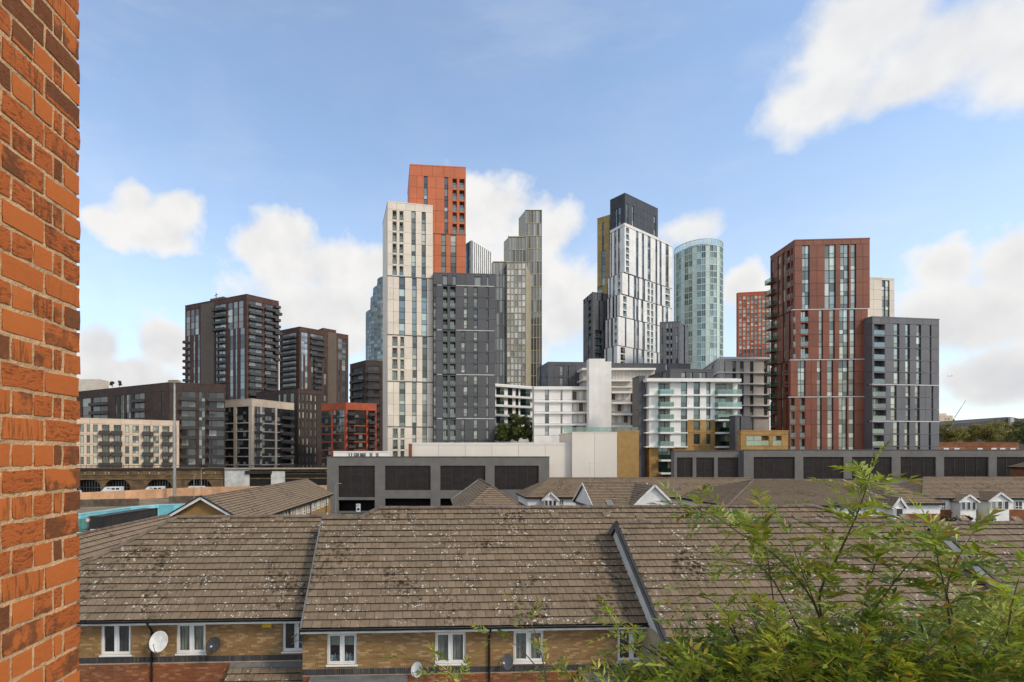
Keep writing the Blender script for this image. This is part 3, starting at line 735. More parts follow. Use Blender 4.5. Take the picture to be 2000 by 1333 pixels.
# ---------------------------------------------------------------- satellite dishes, aerials, alarm box
m_dish_w = plain('white_dish', (.62, .61, .58), .5, .15, 4, .05); m_dish_d = plain('dark_mesh_dish', (.035, .034, .036), .6, .15, 4, .05); m_dish_g = plain('grey_dish', (.16, .16, .17), .6, .15, 4, .05)
def dish(fc, x, y, r, yaw, mat, label):
    u, z = fc.u(x), fc.z(x, y); wp = fc.pt(u, -.01, z); c = fc.pt(u, -.30, z)
    root = thing('satellite_dish', label, 'satellite dish', wp, 0, 'satellite dishes on the house walls')
    R = Matrix.Translation(c) @ Matrix.Rotation(fc.rot + yaw, 4, 'Z') @ Matrix.Rotation(math.radians(90 - 22), 4, 'X')
    b = MB(); b.lathe([(r * k / 6, .0 + .16 * r * (k / 6) ** 2) for k in range(7)] + [(r * 1.03, .165 * r), (r * 1.0, .15 * r), (r * .6, .04 * r), (0, -.02)], (0, 0, 0), 22)
    for i, v in enumerate(b.v): b.v[i] = (v[0] * .93, v[1], v[2])
    d = MB(); d.add(b, R); d.build('reflector', mat, root, True)
    a = MB(); f = R @ Vector((0, -r * .35, r * .95)); a.tube([R @ Vector((0, -r * .98, .1 * r)), R @ Vector((0, -r * .9, r * .5)), f], .012, 6); a.build('feed_arm', m_black, root)
    l = MB(); l.tube([f, R @ Vector((0, -r * .22, r * .78))], [.03, .036], 8); l.build('receiver_head', m_dish_w, root)
    k = MB(); k.tube([wp, fc.pt(u, -.12, z - .02), c], .02, 6); k.bar(fc.pt(u, -.005, z - .09), fc.pt(u, -.005, z + .09), .1, .012); k.build('wall_bracket', m_metal, root)
dish(F1, 319, 1248, .37, -.10, m_dish_w, 'white satellite dish beside the black downpipe of the left house')
dish(F1, 424, 1254, .28, -.05, m_dish_d, 'dark satellite dish right of the curtained window on the left house')
dish(F2, 990, 1287, .27, -.95, m_dish_g, 'grey satellite dish turned side-on by the middle house downpipe')
dish(F2, 815, 1302, .26, -.70, m_dish_w, 'small white satellite dish half hidden by leafy twigs on the middle house')
def alarm():
    u, z = F1.u(522), F1.z(522, 1222); p = F1.pt(u, 0, z); root = thing('alarm_box', 'yellow burglar alarm box under the eaves of the left house', 'alarm box', p)
    b = MB(); b.v = [(-.17, -.07, -.06), (.17, -.07, -.06), (.17, -.0, -.06), (-.17, -.0, -.06), (-.18, -.07, .09), (.18, -.07, .09), (.18, 0, .09), (-.18, 0, .09)]
    b.f = [(0, 3, 2, 1), (4, 5, 6, 7), (0, 1, 5, 4), (1, 2, 6, 5), (2, 3, 7, 6), (3, 0, 4, 7)]; b.m = [0] * 6
    o = b.build('case', plain('yellow_plastic', (.62, .40, .03), .4, .1, 3, 0), root, local=True); o.rotation_euler.z = F1.rot
    b = MB(); b.box(-.12, .12, -.078, -.071, -.085, -.062); o = b.build('base_lip', m_black, root, local=True); o.rotation_euler.z = F1.rot
alarm()
def yagi(p, d, label, L=.9, mast=None, n=9, up=Vector((0, 0, 1)), el=.16):
    root = thing('tv_aerial', label, 'aerial', mast[0] if mast else p, 0, 'television aerials'); d = Vector(d).normalized()
    b = MB(); b.tube([p, p + d * L], .012, 5); b.build('boom', m_metal, root)
    s = d.cross(up).normalized(); e = MB()
    for k in range(n): q = p + d * (L * (k + .5) / n); w = el * (1 - .35 * k / n); e.tube([q - s * w, q + s * w], .005, 4)
    e.build('elements', m_metal, root, False, True)
    r = MB(); r.bar(p - s * .2 - up * .12, p + s * .2 - up * .12, .02); r.bar(p - s * .2 + up * .12, p + s * .2 + up * .12, .02); r.bar(p - up * .14, p + up * .14, .02); r.build('reflector', m_metal, root)
    if mast: m = MB(); m.tube(mast, .016, 6); m.build('mast', m_metal, root)
u = F1.u(580); zz = F1.z(580, 1240); pa = F1.pt(u, -.45, zz)
yagi(pa, (F1.e.x, F1.e.y - .25, -.42), 'tilted television aerial on the wall where left and middle houses meet', 1.0, [F1.pt(u, .0, zz + .02), F1.pt(u, -.45, zz)])
# ---------------------------------------------------------------- tall buildings: footprint + cells on each visible face
def inset(poly, d, first=None):
    n = len(poly); dd = [d] * n if first is None else [d if k < first else .03 for k in range(n)]   # edge k runs from point k to k+1
    poly = list(poly); a = sum(poly[k][0] * poly[(k + 1) % n][1] - poly[(k + 1) % n][0] * poly[k][1] for k in range(n))
    if a < 0: poly = poly[::-1]; dd = [dd[(n - 2 - k) % n] for k in range(n)]
    out = []
    for k in range(n):
        p0, p1, p2 = Vector(poly[k - 1]), Vector(poly[k]), Vector(poly[(k + 1) % n])
        e1, e2 = (p1 - p0).normalized(), (p2 - p1).normalized()
        n1, n2 = Vector((-e1.y, e1.x)), Vector((-e2.y, e2.x)); d1, d2 = dd[k - 1], dd[k]; den = e1.cross(e2)
        if abs(den) < 1e-4: out.append(p1 + n1 * d1); continue
        q1, q2 = p0 + n1 * d1, p1 + n2 * d2; t = (q2 - q1).cross(e2) / den; out.append(q1 + e1 * t)
    return [(p.x, p.y) for p in out]
CELLS = {}
class Bld:
    def __init__(s, name, label, cat, pts, ztop, back=16, D=.35, core=None, group=None, z0=0, roofm=None, coping=.25):
        """pts: visible corners (pixel x, distance Z) from left to right"""
        s.D = D; s.pts = [Vector((gx(x, Z), Z)) for x, Z in pts]; s.ztop = ztop; s.core_m = core; s.z0 = z0
        if len(s.pts) == 3: s.foot = s.pts + [s.pts[2] + s.pts[0] - s.pts[1]]
        else:
            e = (s.pts[-1] - s.pts[0]).normalized(); nn = Vector((-e.y, e.x)); s.foot = s.pts + [s.pts[-1] + nn * back, s.pts[0] + nn * back]
        c = sum(s.foot, Vector((0, 0))) / len(s.foot)
        s.root = thing(name, label, cat, (c.x, c.y, z0), 0, group); s.cells = []; s.faces = [Face(a, b) for a, b in zip(s.pts[:-1], s.pts[1:])]
        foot = [tuple(p) for p in s.foot]
        MB().prism(inset(foot, D, len(s.pts) - 1), z0, ztop - .05).build('core_wall', core, s.root)
        if coping: MB().prism(inset(foot, -.04), ztop - .02, ztop + coping).build('coping', roofm or core, s.root)
    def cell(s, kind, fc, u0, u1, z0, z1, mat, opt=()):
        key = (kind, round(u1 - u0, 2), round(z1 - z0, 2), round(s.D, 2), tuple(m.name for m in mat), opt)
        if key not in CELLS: CELLS[key] = [MAKE[kind](u1 - u0, z1 - z0, s.D, opt), None]
        s.cells.append((kind, key, fc, u0, z0, mat, (u1 - u0) * (z1 - z0) / (fc.pt((u0 + u1) / 2).y ** 2)))
    def finish(s, cap=300, obj=True):
        base = wloc(s.root); by = {}
        for c in s.cells: by.setdefault(NAME[c[0]], []).append(c)
        for nm, cs in by.items():
            cs.sort(key=lambda c: -c[6]); rest = {}
            for i, (kind, key, fc, u0, z0, mat, a) in enumerate(cs):
                raw = CELLS[key]
                if i < cap and obj:
                    if raw[1] is None: raw[1] = {k: m.mesh(nm if k == 0 else SUB[kind], mat) for k, m in enumerate(raw[0])}
                    o = bpy.data.objects.new(nm, raw[1][0]); COL.objects.link(o); o.parent = s.root
                    o.location = fc.pt(u0, 0, z0) - base; o.rotation_euler.z = fc.rot
                    for k in range(1, len(raw[0])):
                        q = bpy.data.objects.new(SUB[kind], raw[1][k]); COL.objects.link(q); q.parent = o
                else:
                    k2 = tuple(m.name for m in mat)
                    r = rest.setdefault(k2, [MB(), mat])
                    for m in raw[0]: r[0].add(m, fc.M(u0, 0, z0))
            for k2, (mb, mat) in rest.items(): mb.build('small_%ss' % nm, mat, s.root, False, True)
        s.cells = []
    def band(s, fc, u0, u1, z, mat, h=.22, out=.06, name='floor_band'):
        b = MB(); b.box(0, u1 - u0, -out, s.D * .5, 0, h); me = b.mesh(name, mat); o = place(name, me, s.root, fc.pt(u0, 0, z)); o.rotation_euler.z = fc.rot
    def grid(s, fi, yt, yb, nf, wins, xr, pm, gm, split=99, vsplit=1, x0=None, x1=None, fr=None, du=0, zt=None, zb=None, sill=0, head=0, rowjoin=False, opt=None):
        """fill a rectangle of face fi with nf storeys: wins = [(x0,x1,kind)], everything between becomes panels"""
        fc = s.faces[fi] if isinstance(fi, int) else fi; fr = fr or m_frame
        za = zt if zt is not None else fc.z(xr, yt); zc = zb if zb is not None else fc.z(xr, yb)
        ua = fc.u(x0) if x0 is not None else 0; ub = fc.u(x1) if x1 is not None else fc.L
        ua += du; ub += du
        cols = []; p = ua
        ws = sorted([(fc.u(w[0]) + du, fc.u(w[1]) + du, w[2]) for w in wins])
        for (a, b, k) in ws:
            a, b = max(a, ua), min(b, ub)
            if b - a < .15: continue
            if a > p + .02: cols.append((p, a, 'p'))
            cols.append((max(a, p), b, k)); p = b
        if ub > p + .02: cols.append((p, ub, 'p'))
        h = (za - zc) / nf
        for (a, b, k) in cols:
            if k == 'p':
                n = max(1, math.ceil((b - a) / split)); w = (b - a) / n
                rows = max(1, round(nf / vsplit)); hh = (za - zc) / rows
                for i in range(n):
                    for j in range(rows): s.cell('panel', fc, a + i * w, a + (i + 1) * w, zc + j * hh, zc + (j + 1) * hh, (pm,))
            else:
                for j in range(nf):
                    z0, z1 = zc + j * h, zc + (j + 1) * h
                    if k in 'wvnW' and (sill or head):
                        if sill: s.cell('panel', fc, a, b, z0, z0 + sill, (pm,))
                        if head: s.cell('panel', fc, a, b, z1 - head, z1, (pm,))
                        z0 += sill; z1 -= head
                    if k == 'w': s.cell('window', fc, a, b, z0, z1, (fr, gm), ('t',))
                    elif k == 'W': s.cell('window', fc, a, b, z0, z1, (fr, gm), ('m',))
                    elif k == 'n': s.cell('window', fc, a, b, z0, z1, (fr, gm), ())
                    elif k == 'b': s.cell('balcony', fc, a, b, z0, z1, (pm, gm, m_railglass, fr), ())
                    elif k == 'B': s.cell('outbalcony', fc, a, b, z0, z1, (m_balc, gm, m_balc, fr), opt or ())
        return za, zc
def mk_panel(w, h, D, opt):
    g = .028; b = MB(); b.box(g, w - g, 0, D + .02, g, h - g, 0, 'k'); return [b]
def mk_window(w, h, D, opt):
    b = MB(); r = min(.24, D * .55); f = min(.07, w * .1); g = .0
    b.box(0, f, r, D + .02, 0, h, 0, 'k'); b.box(w - f, w, r, D + .02, 0, h, 0, 'k'); b.box(f, w - f, r, D + .02, 0, f, 0, 'k'); b.box(f, w - f, r, D + .02, h - f, h, 0, 'k')
    xs = [f, w - f]; zs = [f, h - f]
    if 't' in opt: zs = [f, h * .36, h - f]
    if 'm' in opt: xs = [f, w * .5, w - f]; zs = [f, h * .34, h - f]
    y = r + .06
    for i in range(len(xs) - 1):
        for j in range(len(zs) - 1): b.poly([(xs[i], y, zs[j]), (xs[i + 1], y, zs[j]), (xs[i + 1], y, zs[j + 1]), (xs[i], y, zs[j + 1])], 1)
    for z in zs[1:-1]: b.box(f, w - f, r + .01, y + .01, z - .035, z + .035, 0, 'klr')
    for x in xs[1:-1]: b.box(x - .035, x + .035, r + .01, y + .01, f, h - f, 0, 'ktb')
    return [b]
def mk_balcony(w, h, D, opt):
    """recessed balcony: floor slab, lintel, glazed door at the back; railing is its sub-part"""
    b = MB(); b.box(.01, w - .01, .01, D + .02, 0, .2, 0, 'k'); b.box(.01, w - .01, .01, D + .02, h - .25, h, 0, 'k')
    b.box(.01, .06, .02, D + .02, .2, h - .25, 0, 'k'); b.box(w - .06, w - .01, .02, D + .02, .2, h - .25, 0, 'k')
    y = D - .06; b.poly([(w * .12, y, .2), (w * .8, y, .2), (w * .8, y, h - .3), (w * .12, y, h - .3)], 1)
    b.box(w * .45, w * .45 + .07, y - .03, y, .2, h - .3, 3, 'ktb'); b.box(w * .12 - .05, w * .12, y - .03, y, .2, h - .25, 3, 'ktb'); b.box(w * .8, w * .8 + .05, y - .03, y, .2, h - .25, 3, 'ktb')
    r = MB(); r.box(.02, w - .02, .02, .045, .12, 1.25, 2); r.box(.02, w - .02, .0, .06, 1.25, 1.3, 3)
    return [b, r]
def mk_outbalcony(w, h, D, opt):
    """balcony hung on the outside: window behind, slab, solid or glass balustrade"""
    b = mk_window(w, h, D, ('m',))[0]; b.m = [3 if m == 0 else 1 for m in b.m]
    d = 1.35; b.box(-.25, w + .25, -d, .0, .02, .2, 0)
    r = MB(); hh = 1.15
    g = 2
    r.box(-.25, w + .25, -d, -d + .05, .2, hh, g); r.box(-.25, -.2, -d + .05, 0, .2, hh, g); r.box(w + .2, w + .25, -d + .05, 0, .2, hh, g)
    r.box(-.27, w + .27, -d - .02, -d + .07, hh, hh + .05, 3)
    if 'post' in opt: r.box(-.25, -.15, -d, -d + .1, hh, h, 0); r.box(w + .15, w + .25, -d, -d + .1, hh, h, 0)
    return [b, r]
MAKE = {'panel': mk_panel, 'window': mk_window, 'balcony': mk_balcony, 'outbalcony': mk_outbalcony}
NAME = {'panel': 'panel', 'window': 'window', 'balcony': 'balcony', 'outbalcony': 'balcony'}
SUB = {'balcony': 'railing', 'outbalcony': 'railing'}
m_frame = plain('dark_window_frame', (.035, .037, .04), .45, .1, 2, .05)
m_frame_l = plain('light_window_frame', (.5, .5, .5), .45, .1, 2, .05)
m_railglass = clear_glass('green_rail_glass', (.62, .80, .74), .16)
m_balc = plain('dark_metal_balcony', (.05, .043, .042), .6, .15, 1, .12)
g_green = glass('greenish_glass', (.05, .068, .06), (.36, .40, .33), .34, .13, (.88, .95, .88))
g_grey = glass('grey_glass', (.04, .046, .048), (.33, .34, .31), .22, .15, (.85, .93, .95))
g_dark = glass('dark_glass', (.018, .02, .021), (.26, .27, .25), .16, .09, (.8, .9, .92))
g_pale = glass('pale_green_glass', (.085, .105, .085), (.46, .48, .37), .42, .15, (.92, .95, .86))
c_cream = plain('cream_cladding', (.67, .585, .49), .6, .07, .25, .05, streak=.05)
c_orange = plain('orange_red_cladding', (.50, .135, .052), .55, .08, .25, .06, streak=.04)
c_slate = plain('slate_grey_cladding', (.086, .084, .090), .5, .08, .25, .07, streak=.04)
c_black = plain('charcoal_cladding', (.032, .033, .038), .5, .12, .25, .12)
c_gold = plain('gold_cladding', (.30, .21, .075), .45, .10, .25, .09, metal=.3)
c_white = plain('white_cladding', (.72, .70, .67), .5, .06, .25, .04, streak=.04)
c_redbrown = plain('russet_cladding', (.205, .062, .033), .5, .12, .3, .10, streak=.05)
c_greyp = plain('mid_grey_cladding', (.128, .124, .135), .5, .08, .25, .06, streak=.04)
c_beige = plain('beige_render', (.60, .53, .45), .8, .08, .4, .04, streak=.05)
c_white2 = plain('white_render', (.76, .73, .685), .8, .06, .4, .03, streak=.05)
c_tan = mat_bricks('tan_brickwork', [(.38, .225, .08), (.34, .195, .07), (.42, .26, .10)])
c_brown = plain('dark_brown_brickwork', (.060, .040, .034), .85, .15, .5, .10, .3, 12)
c_brown2 = plain('brown_metal_panel', (.105, .078, .058), .6, .08, .3, .05)
c_red2 = plain('dull_red_brickwork', (.080, .041, .032), .85, .15, .5, .10, .3, 12)
c_sand = plain('sand_stone_cladding', (.58, .47, .36), .75, .08, .4, .05)
c_terr = plain('terracotta_cladding', (.40, .085, .035), .7, .1, .4, .08)
c_conc = plain('grey_render', (.155, .145, .134), .85, .10, .5, .03, .2, 20, streak=.05)
c_conc2 = plain('dark_grey_render', (.085, .085, .095), .8, .10, .5, .03, streak=.05)
m_band = plain('pale_band', (.50, .49, .47), .6, .1, .5, .05)
m_bandd = plain('shadow_gap_band', (.12, .11, .10), .8, .1, .5, .05)
m_louvre = plain('dark_louvre', (.075, .06, .056), .7, .12, 1, .08)
# ================================================================ the towers of the middle distance
GT = 'clad apartment towers'
# ---- cream tower
b = Bld('apartment_tower', 'tall cream clad tower with paired square openings, left of the orange tower', 'tower', [(757, 140), (845.5, 142.5)], gz(394.5, 140), 14, 1.2, c_cream, GT)
xr = 758
b.grid(0, 394.5, 408, 1, [], xr, c_cream, g_green, 2.6)
b.grid(0, 408, 538, 6, [(766.5, 775, 'b'), (780, 788, 'b'), (803.7, 811.8, 'w'), (823.6, 831.5, 'w')], xr, c_cream, g_green, 3.0)
b.grid(0, 540, 653, 5, [(779.5, 791, 'w'), (805, 813.6, 'w'), (823.5, 834, 'w')], xr, c_cream, g_green, 3.0)
b.grid(0, 655, 744, 4, [(766, 776.6, 'b'), (781.7, 789.6, 'b'), (805.7, 814.3, 'w'), (825, 834.5, 'w')], xr, c_cream, g_green, 3.0)
b.grid(0, 746, 833, 4, [(780, 791.5, 'w'), (805, 813.5, 'w'), (825, 834.5, 'w')], xr, c_cream, g_green, 3.0)
b.grid(0, 835, 968, 6, [(767, 777, 'b'), (782, 790, 'b'), (805.5, 813, 'w'), (825, 834, 'w')], xr, c_cream, g_green, 3.0)
for y in (539, 654, 745, 834): b.band(b.faces[0], 0, b.faces[0].L, b.faces[0].z(xr, y) - .14, m_bandd, .28, -.03)
b.finish()
# ---- orange tower behind it
b = Bld('apartment_tower', 'tallest orange-red clad tower standing on the slate grey block', 'tower', [(800.5, 143.5), (910, 145)], gz(322.5, 143.5), 16, 1.2, c_orange, GT)
xr = 803
b.grid(0, 322.5, 343, 1, [], xr, c_orange, g_grey, 3.4)
b.grid(0, 343, 454, 5, [(828, 835, 'w'), (868, 875, 'w'), (883.6, 892.7, 'b'), (897, 907.6, 'b')], xr, c_orange, g_grey, 3.4)
b.grid(0, 456, 560, 5, [(828, 835, 'w'), (862, 871, 'w'), (880, 891, 'w')], xr, c_orange, g_green, 3.4)
b.band(b.faces[0], 0, b.faces[0].L, b.faces[0].z(xr, 455) - .1, c_redbrown, .25, -.02)
b.finish()
# ---- slate grey tower in front of the orange one
b = Bld('apartment_tower', 'slate grey clad tower with two columns of green glass balconies, right of the cream tower', 'tower', [(846.5, 141), (967.5, 142.3)], gz(534, 141), 15, 1.4, c_slate, GT)
xr = 850; SP = 3.2
b.grid(0, 534, 556, 1, [(865, 874, 'n'), (884, 891, 'n'), (927, 940, 'n'), (951, 955, 'n')], xr, c_slate, g_grey, SP, head=.6)
for k, (yt, yb, w1) in enumerate([(557.5, 643.5, (906, 913)), (645, 730.5, (901, 908.5)), (732, 816.5, (905.5, 913.5)), (818, 882, (901, 907.5))]):
    nf = 3 if k == 3 else 4
    b.grid(0, yt, yb, nf, [(847.2, 851.5, 'w'), (865, 874.2, 'b'), (879, 890, 'b'), (*w1, 'w'), (925.5, 933, 'w'), (950, 954.5, 'n')], xr, c_slate, g_green, SP, sill=.45, head=.25)
    b.band(b.faces[0], 1.0, 2.4, b.faces[0].z(xr, yt) - .05, m_band, .22); b.band(b.faces[0], b.faces[0].u(891), b.faces[0].L - .3, b.faces[0].z(xr, yt) - .05, m_band, .22)
b.grid(0, 883, 975, 1, [], xr, c_slate, g_green, 6)
b.finish()
# ---- white fluted block far behind
b = Bld('apartment_tower', 'white ribbed tower top with a dark side, peeping between orange tower and gold stepped tower', 'tower', [(907, 268), (920.5, 262), (960, 278)], gz(470, 262), 16, .4, c_white, 'distant towers')
b.grid(0, 472, 620, 12, [(908, 912, 'n'), (914, 918, 'n')], 919, c_black, g_dark, 5, vsplit=4)
xs = [921 + 3.9 * k for k in range(10)]
b.grid(1, 470, 620, 12, [(x + 1.2, x + 2.6, 'n') for x in xs], 921, c_white, g_grey, 5, vsplit=4)
b.finish()
# ---- gold stepped tower (tallest, far)
def gold_tower():
    Z = 332; root = None
    G = dict(group='distant towers')
    parts = [  # left px, right px, top y, extra Z, side (left slope px)
        (1026, 1058.6, 411, 0), (993.5, 1027.5, 463, -3), (962.5, 995, 512, -6), (990, 1027, 513, -12)]
    b0 = None
    for i, (xl, xr_, yt, dz) in enumerate(parts):
        z = Z + dz; pts = [(xl, z), (xr_, z)]
        if i == 0:
            b = Bld('stepped_tower', 'stepped glass tower with gold edges, tallest of the far towers', 'tower', pts, gz(yt, z), 22, .5, c_goldd, 'distant towers', roofm=c_goldp); b0 = b
        else:
            b.pts = [Vector((gx(x, q), q)) for x, q in pts]; b.faces = [Face(b.pts[0], b.pts[1])]; b.ztop = gz(yt, z)
            e = (b.pts[1] - b.pts[0]).normalized(); nn = Vector((-e.y, e.x)); foot = b.pts + [b.pts[1] + nn * 20, b.pts[0] + nn * 20]
            MB().prism(inset([tuple(p) for p in foot], b.D, 1), 0, b.ztop - .05).build('core_wall', c_goldd, b.root)
            MB().prism(inset([tuple(p) for p in foot], -.04), b.ztop - .02, b.ztop + .4).build('coping', c_goldp, b.root)
        fc = b.faces[0]; n = 6 if i == 0 else 5; st = (xr_ - xl) / n
        rows = [(yt, yt + 2)]; wins = [(xl + st * k + .7, xl + st * (k + 1) - .7, 'n') for k in range(n)]
        hrow = 25; y = yt
        gm = g_dgr if i != 3 else g_dpl
        y1 = 760; nr = max(1, round((y1 - yt) / (25 if i != 3 else 12.6)))
        b.grid(0, yt + 1, y1, nr, wins, xl, c_goldp, gm, 9, vsplit=2, sill=.5)
    # gold side returns
    for (x0, x1, y0, y1, z0, z1, yb) in ((1013, 1026.4, 427, 411, 346, 332.2, 760), (984, 994, 473, 463, 341, 329.2, 760), (951, 963, 523, 512, 338, 326.2, 760)):
        p = [(gx(x0, z0), z0), (gx(x1, z1), z1), (gx(x1, z1) + .3, z1 + .2), (gx(x0, z0) + .3, z0 + .2)]
        m = MB(); zt0, zt1 = gz(y0, z0), gz(y1, z1)
        a, c = Vector((*p[0], 0)), Vector((*p[1], 0)); bk = Vector((.8, 1.2, 0))
        q = [a, c, c + Vector((0, 0, zt1)), a + Vector((0, 0, zt0))]
        m.poly(q); m.poly([v + bk for v in q][::-1])
        for k in range(4): m.poly([q[k] + bk, q[(k + 1) % 4] + bk, q[(k + 1) % 4], q[k]])
        m.build('gold_side', c_goldp, b0.root)
    m = MB(); z0, z1 = 320.0, 332.0; a, c = Vector((gx(1027, z0), z0, 0)), Vector((gx(1037.5, z1), z1, 0)); q = [a, c, c + Vector((0, 0, gz(540, z1))), a + Vector((0, 0, gz(514, z0)))]; bk = Vector((-.6, .8, 0))
    m.poly(q); m.poly([v + bk for v in q][::-1])
    for k in range(4): m.poly([q[k] + bk, q[(k + 1) % 4] + bk, q[(k + 1) % 4], q[k]])
    m.build('gold_side', c_goldp, b0.root)
    m = MB(); m.bar((gx(995, 329), 334, gz(463, 329)), (gx(995, 329), 334, gz(454, 329)), .5); m.bar((gx(965, 326), 332, gz(512, 326)), (gx(965, 326), 332, gz(505, 326)), .5); m.build('roof_mast', m_metal, b0.root)
    b0.finish()
c_goldp = plain('champagne_gold_panel', (.37, .315, .215), .5, .08, .2, .06, metal=.1)
c_goldd = plain('dark_gold_core', (.14, .12, .09), .6, .1, .2, .05)
g_dgr = glass('blue_grey_tower_glass', (.075, .08, .082), (.24, .245, .23), .25, .14, (.85, .92, .95)); g_dpl = glass('pale_tower_glass', (.30, .31, .29), (.48, .47, .42), .5, .18, (.9, .95, .94))
gold_tower()
# ---- round glass skyscraper at the far left (only its edge shows)
def round_tower(name, label, xc, Z, prof, n, nf_h, gm, pm, cap=300, group='distant towers', crown=None, sp=.22):
    """cylindrical tower: a ring of window and panel pieces on every storey"""
    c = Vector((gx(xc, Z), Z)); root = thing(name, label, 'tower', (c.x, c.y, 0), 0, group)
    core = MB(); core.lathe([(0, 0)] + [(r - .35, z) for r, z in prof] + [(0, prof[-1][1])], (c.x, c.y, 0), 40); core.build('core_wall', c_black, root)
    recs = []
    for (r0, za), (r1, zb) in zip(prof[:-1], prof[1:]):
        if zb - za < 2: continue
        nf = max(1, round((zb - za) / nf_h)); h = (zb - za) / nf
        for k in range(nf):
            for j in range(n):
                a0, a1 = 2 * math.pi * j / n, 2 * math.pi * (j + 1) / n
                am = (a0 + a1) / 2; pm_ = c + Vector((math.cos(am), math.sin(am))) * r0
                if Vector((math.cos(am), math.sin(am))).dot(-pm_.normalized()) < -.12: continue
                za_, zb_ = za + k * h, za + (k + 1) * h; ra = r0 + (r1 - r0) * k / nf; rb = r0 + (r1 - r0) * (k + 1) / nf
                pa, pb = c + Vector((math.cos(a0), math.sin(a0))) * ra, c + Vector((math.cos(a1), math.sin(a1))) * ra
                recs.append((pa, pb, za_, h, j))
    recs.sort(key=lambda q: (q[0].y)); cells = {}; rest = MB()
    for i, (pa, pb, z, h, j) in enumerate(recs):
        fc = Face(pb, pa) if (pb - pa).x > 0 and False else Face(pa, pb); w = fc.L
        kind = pattern(j); key = (round(w, 2), round(h, 2), kind)
        if key not in cells:
            m = MB(); y0 = 0
            if kind == 'p': m.box(.03, w - .03, 0, .4, .03, h - .03, 0, 'k')
            else:
                m.box(.0, .1, -.06, .4, 0, h, 0, 'k'); m.box(w - .1, w, -.06, .4, 0, h, 0, 'k'); m.box(.1, w - .1, -.02, .4, 0, h * sp, 0, 'k')
                m.poly([(.1, .12, h * sp), (w - .1, .12, h * sp), (w - .1, .12, h), (.1, .12, h)], 1); m.box(w * .5 - .04, w * .5 + .04, .05, .12, h * sp, h, 0, 'ktb')
            cells[key] = [m, m.mesh('window' if kind != 'p' else 'panel', [pm, gm])]
        m, me = cells[key]
        if i < cap:
            o = bpy.data.objects.new('window' if kind != 'p' else 'panel', me); COL.objects.link(o); o.parent = root
            o.location = fc.pt(0, 0, z) - Vector((c.x, c.y, 0)); o.rotation_euler.z = fc.rot
        else: rest.add(m, fc.M(0, 0, z))
    if rest.f: rest.build('small_windows', [pm, gm], root, False, True)
    return root, c
def pattern(j): return 'w' if j % 5 in (0, 1, 3) else ('p' if j % 5 == 2 else 'w')
zz = lambda y, Z=480.: gz(y, Z)
pattern = lambda j: 'w'
g_blue = glass('blue_green_tower_glass', (.05, .068, .07), (.17, .20, .20), .3, .13, (.75, .9, .92))
p_steel = plain('steel_mullion', (.19, .215, .21), .45, .08, .3, .04)
round_tower('round_skyscraper', 'round blue-green glass skyscraper half hidden behind the cream tower', 764, 480, [(23.6, 0), (23.6, zz(614)), (19.5, zz(612)), (19.0, zz(585)), (17.0, zz(584)), (16.5, zz(566)), (13.2, zz(565)), (12.6, zz(548)), (11.5, zz(547.5))], 40, 3.6, g_blue, p_steel, 300)
# ---- pale green cylinder
pattern = lambda j: 'p' if j % 3 == 2 else 'w'
zz = lambda y: gz(y, 255.)
p_mint = plain('pale_mint_panel', (.50, .60, .545), .4, .06, .3, .05)
g_mint = glass('mint_tower_glass', (.035, .05, .046), (.30, .38, .33), .25, .15, (.82, .98, .93))
rt, rc = round_tower('round_tower', 'pale green glass cylinder tower with an open crown', 1363.5, 255, [(10.9, 0), (10.9, zz(497))], 36, 3.05, g_mint, p_mint, 300, sp=.12)
m = MB(); n = 36
for j in range(n):
    a = 2 * math.pi * (j + .5) / n; p = rc + Vector((math.cos(a), math.sin(a))) * 10.9; m.bar((p.x, p.y, zz(497)), (p.x, p.y, zz(484)), .18)
for z in (zz(484.5), zz(496)): m.lathe([(11.0, z - .15), (11.0, z + .15), (10.7, z + .15), (10.7, z - .15), (11.0, z - .15)], (rc.x, rc.y, 0), 48)
m.build('crown_frame', p_mint, rt)
m = MB(); m.lathe([(10.85, zz(496)), (10.85, zz(486))], (rc.x, rc.y, 0), 48); m.build('crown_screen', clear_glass('crown_screen_glass', (.72, .80, .74), .10), rt)
m = MB(); m.lathe([(0, zz(496)), (7.5, zz(496)), (7.5, zz(489)), (0, zz(489))], (rc.x, rc.y, 0), 24); m.build('plant_room', c_brown2, rt)

# ---- middle cluster
GM = 'cluster of black, gold, white and grey towers'
b = Bld('apartment_tower', 'charcoal clad tower top rising behind the white tower', 'tower', [(1191.5, 231.3), (1220.5, 225), (1285, 239.4)], gz(378, 225), 16, .4, c_black, GM)
b.grid(0, 378, 401, 1, [], 1220, c_black, g_grey, 3); b.grid(1, 378, 396, 1, [], 1221, c_black, g_grey, 3)
b.grid(0, 401, 471, 5, [(1201.5, 1204.5, 'n'), (1207, 1212, 'n')], 1220, c_black, g_grey, 3); b.grid(1, 396, 480, 6, [(1224, 1227, 'n'), (1234.5, 1237.5, 'n'), (1277, 1280, 'n')], 1221, c_black, g_pale, 3)
b.grid(0, 471, 760, 1, [], 1220, c_black, g_grey, 9); b.grid(1, 480, 760, 1, [], 1221, c_black, g_grey, 9)
b.finish()
b = Bld('apartment_tower', 'slim gold clad tower with dark window strips, left of the white tower', 'tower', [(1166.5, 236), (1203, 230.5)], gz(417, 230.5), 10, .6, c_gold, GM)
b.grid(0, 417, 428, 1, [], 1202, c_gold, g_dark, 3)
b.grid(0, 428, 484, 4, [(1176, 1180, 'n'), (1190.5, 1194, 'n')], 1202, c_gold, g_dark, 3)
b.grid(0, 484, 552, 5, [(1175, 1182, 'n')], 1202, c_gold, g_dark, 3)
